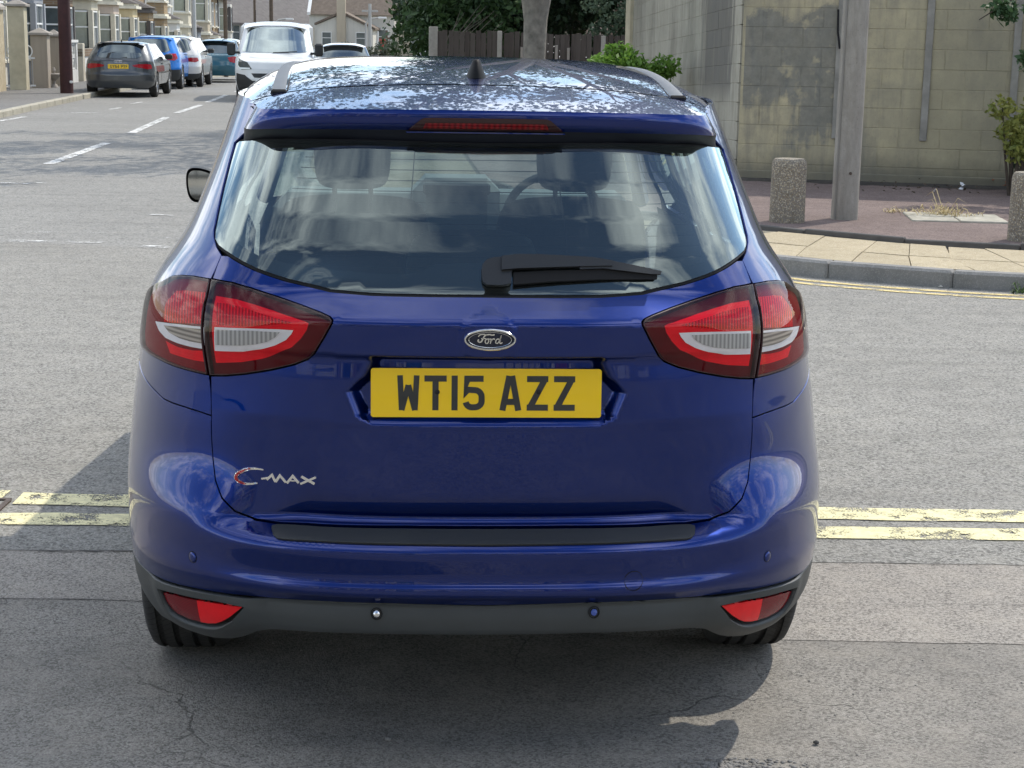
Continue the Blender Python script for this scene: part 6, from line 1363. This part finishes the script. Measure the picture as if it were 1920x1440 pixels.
# street posts and lamp columns
p = ground(125.5, 174.5, .12); mp = empty('maroon_post', (p[0], p[1], .12)); tag(mp, 'thick dark maroon post on the left pavement beside the grey hatchback', 'post'); MB().lathe([(.165, -.1), (.162, .05), (.155, 1.5), (.15, 2.4), (.12, 7)], 20).build('shaft', plain('maroon_paint', (.045, .014, .014), .75, var=.3, scale=6, bump=.3, bscale=25), mp, smooth=True); MB().bbox(.12, .19, -.17, -.12, .25, .31, .01).build('bracket', GW, mp)
def street_pole(px, D, r, h, mat, label, lamp=False, gz=None):
    q = at_depth(px, 60, D); e = empty('lamp_column' if lamp else 'telegraph_pole', (float(q[0]), D, terr(D) if gz is None else gz)); tag(e, label, 'lamp post' if lamp else 'pole'); MB().lathe([(r*1.5, -.3), (r*1.5, .9), (r, 1.0), (r*.7, h)] if lamp else [(r, -.3), (r*.75, h)], 12).build('shaft', mat, e, smooth=True)
    if lamp: MB().tube([(0, 0, h), (.3, 0, h+.3), (.9, 0, h+.38)], r*.6, 6).build('arm', mat, e); MB().bbox(.8, 1.35, -.12, .12, h+.3, h+.44, .03).build('lamp_head', GW, e)
    else: MB().bbox(-.5, .5, -.05, .05, h-.5, h-.38, .01).build('cross_arm', mat, e)
    return e
PGREY = plain('column_grey', (.42, .42, .40), .6, var=.1); PBR = plain('pole_brown', (.12, .09, .065), .85, var=.2)
street_pole(364, 67, .10, 6.5, PGREY, 'pale grey lamp column behind the parked cars', True); street_pole(423, 76, .10, 7.5, PBR, 'brown telegraph pole between the lamp column and the van'); street_pole(478, 104, .09, 7, PBR, 'slim brown pole above the left end of the van roof'); street_pole(509, 118, .16, 7.5, PBR, 'dark telegraph pole above the van windscreen'); street_pole(515, 122, .11, 3.9, PGREY, 'far pale lamp column beside the dark telegraph pole', True, -1.6)
street_pole(686, 112, .09, 3.6, PGREY, 'pale lamp column in front of the house backs', True, -1.2); street_pole(693.5, 106, .13, 5, PGREY, 'pale pole next to the far lamp column'); street_pole(725, 96, .08, 3, PBR, 'thin dark post at the foot of the cypress')
rd_ = at_depth(717, 82, 90); e = empty('red_sign', (float(rd_[0]), 90, terr(90))); tag(e, 'small red and white sign board left of the cypress', 'sign'); MB().bbox(-.18, .22, -.03, .03, .9, 2.3, .01).build('board', plain('sign_red', (.45, .05, .035), .6), e); MB().box(-.26, -.19, -.03, .03, .0, 2.7).build('post', GW, e)
# hedge at the left foot of the cypress
shrub('grey_hedge', (-6.0, 62, terr(62)), [((r_.uniform(-1.2, 1.6), r_.uniform(-.4, .4), r_.uniform(.5, 1.35)), (.4, .35, .3)) for i in range(14)], 3000, .13, m_leaf('hedge_leaf', (.03, .05, .03), (.12, .13, .09), .2), 'grey-green hedge beyond the car roof, left of the cypress', 31)
# ------------------------------------------------------------------ parked vehicles
BGL = plain('vehicle_glass', (.15, .175, .18), .06, .9, var=.2, scale=3); LAMPR = plain('parked_lamp_red', (.38, .012, .02), .2, coat=1.); HEADL = plain('head_lamp_clear', (.55, .58, .6), .12, coat=1.); DRL = plain('lamp_white_lens', (.85, .9, .85), .2, coat=1.)
def paint2(name, col, metal=.3): return MATS[name] if name in MATS else m_paint(name, col, metal)
def vehicle(name, label, loc, yaw, paint, Lc, Wc, Hc, belt, tail, wtab, ax=(.78, 3.35), wr=.31, plate_text=None, lower=None, lamp=None, glass=None, group='cars parked along the left kerb', roof_len=(.55, 2.4), hood=(.9, 1.02), screen=(2.3, 3.2), front_plate=False, tint=None, cat='car', win=None):
    v = empty(name, loc, yaw); tag(v, label, cat, group); hw = Wc/2
    B = Body([(z, w*hw) for z, w in wtab], tail, [(.2, .45), (.8, .45), (belt, .42), (Hc, .36)], 3.2); S = B.S1; res = .05
    def u_at(y, z):
        us = np.linspace(.3, S+4.2, 1500); X = B(np.stack([us, np.full_like(us, z)], 1)); return -float(np.interp(y, X[:, 1], us))
    def pts(l): return [(u_at(y, z), z) for y, z in l]
    fy = Lc-.55; ar = wr+.05; bot = []
    for yc in ax[::-1]: bot += [(yc+ar*1.0*math.cos(R(a)), wr+ar*math.sin(R(a))) for a in np.linspace(0, 180, 13) if wr+ar*math.sin(R(a)) > .21]
    half = [(0., belt)]+pts([(.75, belt), (fy, min(belt, hood[0]))])+pts([(fy, .22)]+bot)+pts([(.25, .24)])+[(0., .24)]
    panel('body', B, full(clean(half)), paint, v, res=res, rim=.02)
    lz = lower or .42; lo = [(0., lz)]+pts([(.3, lz+.02), (ax[0]-ar-.015, lz+.05)])+pts([(ax[0]-ar*.93, .30), (.25, .245)])+[(0., .245)]
    if lower: panel('lower_bumper', B, full(clean(lo)), TRIM, v, res=res, rim=0, off=.006)
    # greenhouse
    gz = [(0., belt-.01)]+pts([(.62, belt-.01), (screen[1]-.05, belt-.03), (screen[0], Hc-.075), (roof_len[0]+.1, Hc-.075)])+[(0., Hc-.07)]
    panel('cabin', B, full(clean(gz)), paint, v, res=res, rim=.015)
    gl = glass or [(-.0, belt+.04), (-.52*hw/.9, belt+.05), (-.70*hw/.9, belt+.11), (-.66*hw/.9, Hc-.16), (-.58*hw/.9, Hc-.11), (0., Hc-.105)]
    panel('rear_window', B, full(gl), BGL, v, res=res, off=.006, rim=.004)
    bp = .5*(screen[0]+ax[0])+.15
    for f in ((lambda p: p), mir):
        panel('side_window', B, f(pts([(.72, belt+.06), (.95, Hc-.13), (bp-.06, Hc-.11), (bp-.03, belt+.035)])), BGL, v, res=res, off=.005, rim=.004); panel('side_window', B, f(pts([(bp+.03, belt+.035), (bp, Hc-.11), (screen[0]-.02, Hc-.115), (screen[1]-.30, belt+.03)])), BGL, v, res=res, off=.005, rim=.004)
        lp_ = lamp or [(-.40, .86), (-.62, .90), (-.95, .90), (-1.0, .80), (-.80, .76), (-.42, .79)]
        panel('tail_lamp', B, f(lp_), LAMPR, v, res=.04, off=.007, rim=.006)
        for yc in ax: wheel_tree(v, ((-1 if f([(1, 1)])[0][0] > 0 else 1)*(hw-.10), yc, wr), wr, .20, -1 if f([(1, 1)])[0][0] > 0 else 1, False)
        s_ = -1 if f([(1, 1)])[0][0] > 0 else 1; mm = MB().bbox(min(s_*(hw-.03), s_*(hw+.17)), max(s_*(hw-.03), s_*(hw+.17)), screen[1]-.62, screen[1]-.48, belt+.0, belt+.14, .03).build('door_mirror', TRIM if tint is None else paint, v)
        panel('door_gap', B, f(pts([(bp-.006, .32), (bp+.006, .32), (bp+.006, belt+.02), (bp-.006, belt+.02)])), BLACKGAP, v, res=.08, off=.003, rim=0); MB().bbox(min(s_*(hw-.05), s_*(hw+.005)), max(s_*(hw-.05), s_*(hw+.005)), bp+.12, bp+.3, belt-.12, belt-.08, .01).build('door_handle', paint, v)
    rf = lambda uv: np.stack([uv[:, 0]*hw*.70, roof_len[0]-.12+(screen[0]+.1-roof_len[0]+.12)*uv[:, 1], Hc-.075*np.abs(uv[:, 0])**3.2-.05*(np.abs(uv[:, 1]-.5)*2)**2.4], 1); patch('roof', rf, -1, 1, 14, 0, 1, 12, paint, v)
    x2 = lambda uv: np.stack([uv[:, 0]*hw*(.80-.12*uv[:, 1]), screen[1]-(screen[1]-screen[0])*uv[:, 1]-.08*uv[:, 0]**2, belt+.0+(Hc-.06-belt)*uv[:, 1]-.02*uv[:, 0]**4], 1); patch('windscreen', x2, -1, 1, 10, 0, 1, 6, BGL, v)
    hd = lambda uv: np.stack([uv[:, 0]*hw*(.88-.06*uv[:, 1]), Lc-.18-.32*np.abs(uv[:, 0])**3*(1-uv[:, 1])-(Lc-.18-screen[1]-.02)*uv[:, 1], hood[0]-.12+(hood[1]-hood[0]+.12)*uv[:, 1]**.7+.02*(1-uv[:, 0]**2)], 1); patch('bonnet', hd, -1, 1, 12, 0, 1, 8, paint, v)
    FB = Body([(.15, hw*.92), (.5, hw*.98), (1.0, hw*.95)], [(.15, -Lc+.1), (.35, -Lc+.01), (.55, -Lc), (.75, -Lc+.08), (hood[0], -Lc+.22)], .5, 2.6, sgn=-1); panel('front_bumper', FB, [(-1.16, .22), (1.16, .22), (1.16, hood[0]), (-1.16, hood[0])], paint, v, res=.08, rim=0, flip=True)
    for s_ in (-1, 1): panel('head_lamp', FB, [(s_*.55, hood[0]-.22), (s_*1.0, hood[0]-.22), (s_*1.0, hood[0]-.06), (s_*.6, hood[0]-.10)], HEADL, v, res=.08, rim=0, off=.006, flip=True)
    MB().bbox(-hw+.22, hw-.22, .5, Lc-.4, .22, .45, .03).build('underbody', BLACKGAP, v)
    return v, B
WT = [(.2, .93), (.4, .985), (.6, 1.), (.8, .985), (.92, .955), (1.0, .92), (1.15, .84), (1.3, .765), (1.42, .71), (1.55, .66)]
KY = R(4.5)
def side_of(px, py): p = ground(px, py); return p
# grey hatchback
ax0 = np.array(ground(243, 183.5)); tl_tab = [(.2, .10), (.34, .03), (.42, .0), (.56, -.005), (.60, .01), (.64, .05), (.80, .07), (.92, .085), (.95, .11), (1.12, .24), (1.33, .45), (1.45, .55)]
grey, GB = vehicle('grey_hatchback', 'dark grey hatchback parked at the kerb beside the maroon post', (ax0[0]-.30, ax0[1]+.1, 0), KY, paint2('dark_grey_paint', (.085, .092, .098), .5), 4.24, 1.78, 1.425, .94, tl_tab, WT, (.80, 3.38), .315, lamp=[(-.36, .815), (-.50, .84), (-.80, .85), (-.97, .83), (-1.0, .74), (-.82, .715), (-.40, .775)])
def small_plate(v, y, z, text, w=.52, tilt=0):
    pl = empty('number_plate', parent=v); M = Matrix.Translation((0, y, z)); MB().bbox(-w/2, w/2, -.012, 0, -.056, .056, .003, M).build('plate_base', MATS['plate_yellow'], pl); x = -.20
    SEG = {'G': [[(.046, .062), (.04, .073), (.01, .073), (.006, .06), (.006, .018), (.012, .007), (.04, .007), (.045, .018), (.045, .034), (.028, .034)]], 'Y': [[(.003, .079), (.025, .038)], [(.047, .079), (.025, .038), (.025, 0)]], '6': [[(.043, .068), (.012, .073), (.006, .06), (.006, .012), (.02, .007), (.042, .012), (.044, .034), (.03, .042), (.008, .04)]], '4': [[(.034, 0), (.034, .079), (.004, .024), (.05, .024)]], 'P': [[(.007, 0), (.007, .073), (.04, .073), (.045, .055), (.04, .036), (.007, .036)]], 'F': [[(.046, .073), (.007, .073), (.007, 0)], [(.007, .04), (.038, .04)]], 'K': [[(.007, 0), (.007, .079)], [(.046, .079), (.009, .038), (.046, 0)]]}
    for ch in text:
        if ch == ' ': x += .03; continue
        mb = MB()
        for st in SEG[ch]: stroke(mb, [(x+a, b-.0395) for a, b in st], .013, -.0145, -.0118, M)
        mb.build('plate_letter', INK, pl); x += .060
small_plate(grey, .064, .78, 'GY64 PYF')
for k in range(4): MB().tube([(-.068+.046*k+.030*math.cos(a), .062, .905+.028*math.sin(a)) for a in np.linspace(0, 2*math.pi, 17)], .005, 5, caps=False).build('ring_emblem', CHROME, grey)
MB().tube([(-.02, .16, 1.0), (.22, .15, 1.01)], .012, 6).build('rear_wiper', BLACKGAP, grey); MB().lathe([(.02, 0), (.012, .04), (.004, .07)], 8, Matrix.Translation((0, .75, 1.40))).build('aerial', BLACKGAP, grey)
MB().bbox(-.50, .50, .43, .52, 1.355, 1.385, .01).build('roof_lip', paint2('dark_grey_paint', (.085, .092, .098)), grey)
# blue crossover
ax1 = np.array(ground(352, 167)); blue, BB = vehicle('blue_crossover', 'bright blue crossover parked in front of the grey hatchback', (ax1[0]-.98, ax1[1]-.75, 0), KY, paint2('bright_blue_paint', (.015, .17, .55), .1), 4.25, 1.80, 1.56, 1.02, [(.2, .14), (.36, .06), (.5, .02), (.62, .0), (.75, .03), (.95, .05), (1.02, .09), (1.12, .15), (1.40, .34), (1.6, .46)], [(z*1.08, w) for z, w in WT], (.78, 3.35), .345, lower=.56, lamp=[(-.44, .97), (-.60, 1.03), (-.93, 1.04), (-.98, .90), (-.78, .83), (-.50, .87)])
ax2 = np.array(ground(389, 163.5)); white, _ = vehicle('silver_crossover', 'pale silver crossover parked in front of the bright blue one', (ax2[0]-1.02, ax2[1]-.55, 0), KY, paint2('silver_paint', (.62, .61, .58), .2), 4.35, 1.80, 1.56, 1.02, [(.2, .14), (.36, .06), (.5, .02), (.62, .0), (.75, .03), (.95, .05), (1.02, .09), (1.12, .15), (1.40, .34), (1.6, .46)], [(z*1.08, w) for z, w in WT], (.78, 3.4), .34, lower=.40)
ax3 = np.array(ground(418, 155.5)); teal, _ = vehicle('teal_saloon', 'dark teal saloon parked beyond the silver crossover', (ax3[0]-.35, ax3[1]+.2, 0), KY, paint2('teal_paint', (.03, .11, .15), .2), 4.5, 1.77, 1.44, .92, [(.2, .1), (.4, .0), (.55, -.01), (.7, .03), (.90, .06), (.925, .30), (.95, .55), (1.15, .85), (1.33, 1.12), (1.46, 1.3)], WT, (.9, 3.5), .315, roof_len=(1.15, 2.5), lamp=[(-.50, .84), (-.70, .88), (-.98, .88), (-1.0, .70), (-.8, .66), (-.56, .70)])
ax4 = np.array(ground(437, 148)); vehicle('silver_hatchback', 'silver car parked farthest along the left kerb', (ax4[0]-.6, ax4[1]+1.2, 0), KY, paint2('silver_paint2', (.45, .47, .48), .4), 4.1, 1.74, 1.45, .95, tl_tab, WT)
# car behind the van, facing us
cp = at_depth(628, 90, 49); vehicle('white_car', 'white car with dark windscreen half hidden behind the blue roof', (float(cp[0])+.2, 49, 0), KY, paint2('white_paint', (.72, .73, .73), .0), 4.1, 1.75, 1.43, .95, [(.2, .1), (.4, .0), (.6, .0), (.75, .04), (.86, .25), (.93, .8), (.97, 1.02), (1.15, 1.32), (1.35, 1.68), (1.46, 1.85)], WT, roof_len=(1.65, 3.), screen=(3.1, 3.6), group='traffic coming up the side street', glass=[(0., 1.0), (-.62, 1.01), (-.60, 1.2), (-.56, 1.33), (0., 1.345)], lamp=[(-.6, .72), (-.9, .78), (-.95, .7), (-.7, .62)])
# white van facing the camera: its nose is the near end
def van():
    P = paint2('van_white_paint', (.74, .76, .75), .0); p = at_depth(518, 190, 42.0); v = empty('white_van', (float(p[0])-.05, 42.0, 0), R(6.0)); tag(v, 'white panel van with black mirror driving up the side street', 'van', 'traffic coming up the side street')
    W_ = [(.2, .90), (.5, .975), (.9, .985), (1.2, .965), (1.5, .90), (1.8, .84), (1.97, .80)]; B = Body(W_, [(.2, .16), (.35, .03), (.55, .0), (.8, .03), (.98, .14), (1.06, .32), (1.12, .60), (1.17, .75), (1.5, 1.15), (1.8, 1.50), (2.0, 1.75)], [(.2, .5), (1.0, .55), (1.3, .5), (2., .45)], 2.9); S = B.S1
    panel('body', B, full([(0., 1.155), (-1.02, 1.155), (-S-3.6, 1.15), (-S-3.6, .25), (-S-1.0, .25)]+[(-S-.42+.40*math.cos(R(a))*-1, .34+.40*math.sin(R(a))) for a in np.linspace(180, 0, 13) if .34+.40*math.sin(R(a)) > .26][::1]+[(-.9, .25), (0., .25)]), P, v, res=.06, rim=.02)
    panel('cab', B, full([(0., 1.15), (-1.02, 1.15), (-S-3.4, 1.14), (-S-2.4, 1.9), (0., 1.9)]), P, v, res=.06, rim=.01)
    panel('windscreen', B, full([(0., 1.20), (-.6, 1.20), (-.86, 1.23), (-.86, 1.32), (-.80, 1.72), (-.72, 1.80), (0., 1.83)]), plain('van_screen', (.34, .39, .385), .04, 1., var=.15, scale=3), v, res=.05, off=.006, rim=.004)
    panel('lower_bumper', B, full([(0., .52), (-.5, .52), (-.70, .66), (-1.05, .70), (-1.12, .28), (0., .26)]), TRIM, v, res=.05, off=.008, rim=0); panel('grille', B, full([(0., .58), (-.45, .60), (-.52, .70), (0., .70)]), TRIM, v, res=.05, off=.008, rim=0)
    for f in ((lambda p: p), mir):
        h = empty('head_lamp', parent=v); panel('lamp_unit', B, f([(-.50, .80), (-.62, .96), (-.95, 1.05), (-1.0, .88), (-.8, .78)]), plain('lamp_dark', (.05, .06, .05), .1, coat=1.), h, res=.05, off=.007, rim=0); panel('light_strip', B, f([(-.84, .79), (-.98, .87), (-.97, 1.03), (-.93, 1.03), (-.94, .89), (-.86, .835), (-.55, .83), (-.55, .80)]), DRL, h, res=.04, off=.011, rim=0)
        panel('side_window', B, f([(-S-.25, 1.2), (-S-1.1, 1.2), (-S-.95, 1.72), (-S-.05, 1.70)]), BGL, v, res=.08, off=.006, rim=0); s_ = -1 if f([(1, 1)])[0][0] > 0 else 1
        m = empty('door_mirror', parent=v); MB().bbox(min(s_*.99, s_*1.20), max(s_*.99, s_*1.20), .95, 1.10, 1.12, 1.44, .04).build('mirror_shell', TRIM, m); MB().bbox(min(s_*.88, s_*1.02), max(s_*.88, s_*1.02), .99, 1.05, 1.16, 1.22, .01).build('mirror_arm', TRIM, m)
        wheel_tree(v, (s_*.86, 1.0, .335), .335, .22, s_, False)
    rf = lambda uv: np.stack([uv[:, 0]*.80, 1.55+3.6*uv[:, 1], 1.97-.09*np.abs(uv[:, 0])**3-.10*np.clip(1-uv[:, 1]*9, 0, 1)**2], 1); patch('roof', rf, -1, 1, 12, 0, 1, 24, P, v); MB().bbox(-.93, .93, 2.4, 5.2, .35, 1.93, .10).build('load_box', P, v); MB().bbox(-.7, .7, .3, 5, .22, .5, .04).build('underbody', BLACKGAP, v); MB().tube([(-.5, 1.62, 1.92), (-.5, 1.60, 2.25)], .006, 5).build('aerial', BLACKGAP, v)
    MB().tube([(-.05, .78, 1.2), (.55, .80, 1.235)], .012, 5).build('wiper', BLACKGAP, v)
van()
# ------------------------------------------------------------------ across the road behind the camera (shows in the paintwork)
bh = [((-9.5, -13), 'white', 'white terraced house behind the camera, mirrored left on the bumper'), ((-4.4, -13), 'stock', 'brick terraced house behind the camera, second from the left'), ((.7, -13), 'cream', 'cream terraced house straight behind the camera'), ((5.8, -13), 'grey', 'grey terraced house behind the camera, right of the cream one'), ((10.9, -13), 'pale', 'pale terraced house behind the camera, at the right end')]
for i, (p, c, lab) in enumerate(bh): house((p[0], p[1], 0), R(180), c, lab, 5.05, 'double' if i % 2 else 'single', i, group='terrace behind the camera')
rl = empty('iron_railing', (0, -6.2, 0)); tag(rl, 'dark iron railing behind the camera, mirrored on the bumper corners', 'railing'); BK = plain('railing_black', (.02, .022, .022), .5)
MB().box(-9, 9, -.02, .02, 1.02, 1.06).box(-9, 9, -.02, .02, .14, .18).build('rail', BK, rl); b0 = MB().bbox(-.012, .012, -.012, .012, 0, 1.22, .004).build('bar', BK, rl); b0.location = (-9, 0, 0)
for k in range(1, 121):
    if not 54 < k < 68: clone(b0, 'bar', rl, (-9+.15*k, 0, 0))
MB().box(-9, -1.0, -.12, .12, 0, .13).box(1.2, 9, -.12, .12, 0, .13).build('plinth', CAPM, rl)
tag(sheet('rear_pavement', [(-30, -14), (30, -14), (30, -5.2), (-30, -5.2)], .06, A_PATCH))
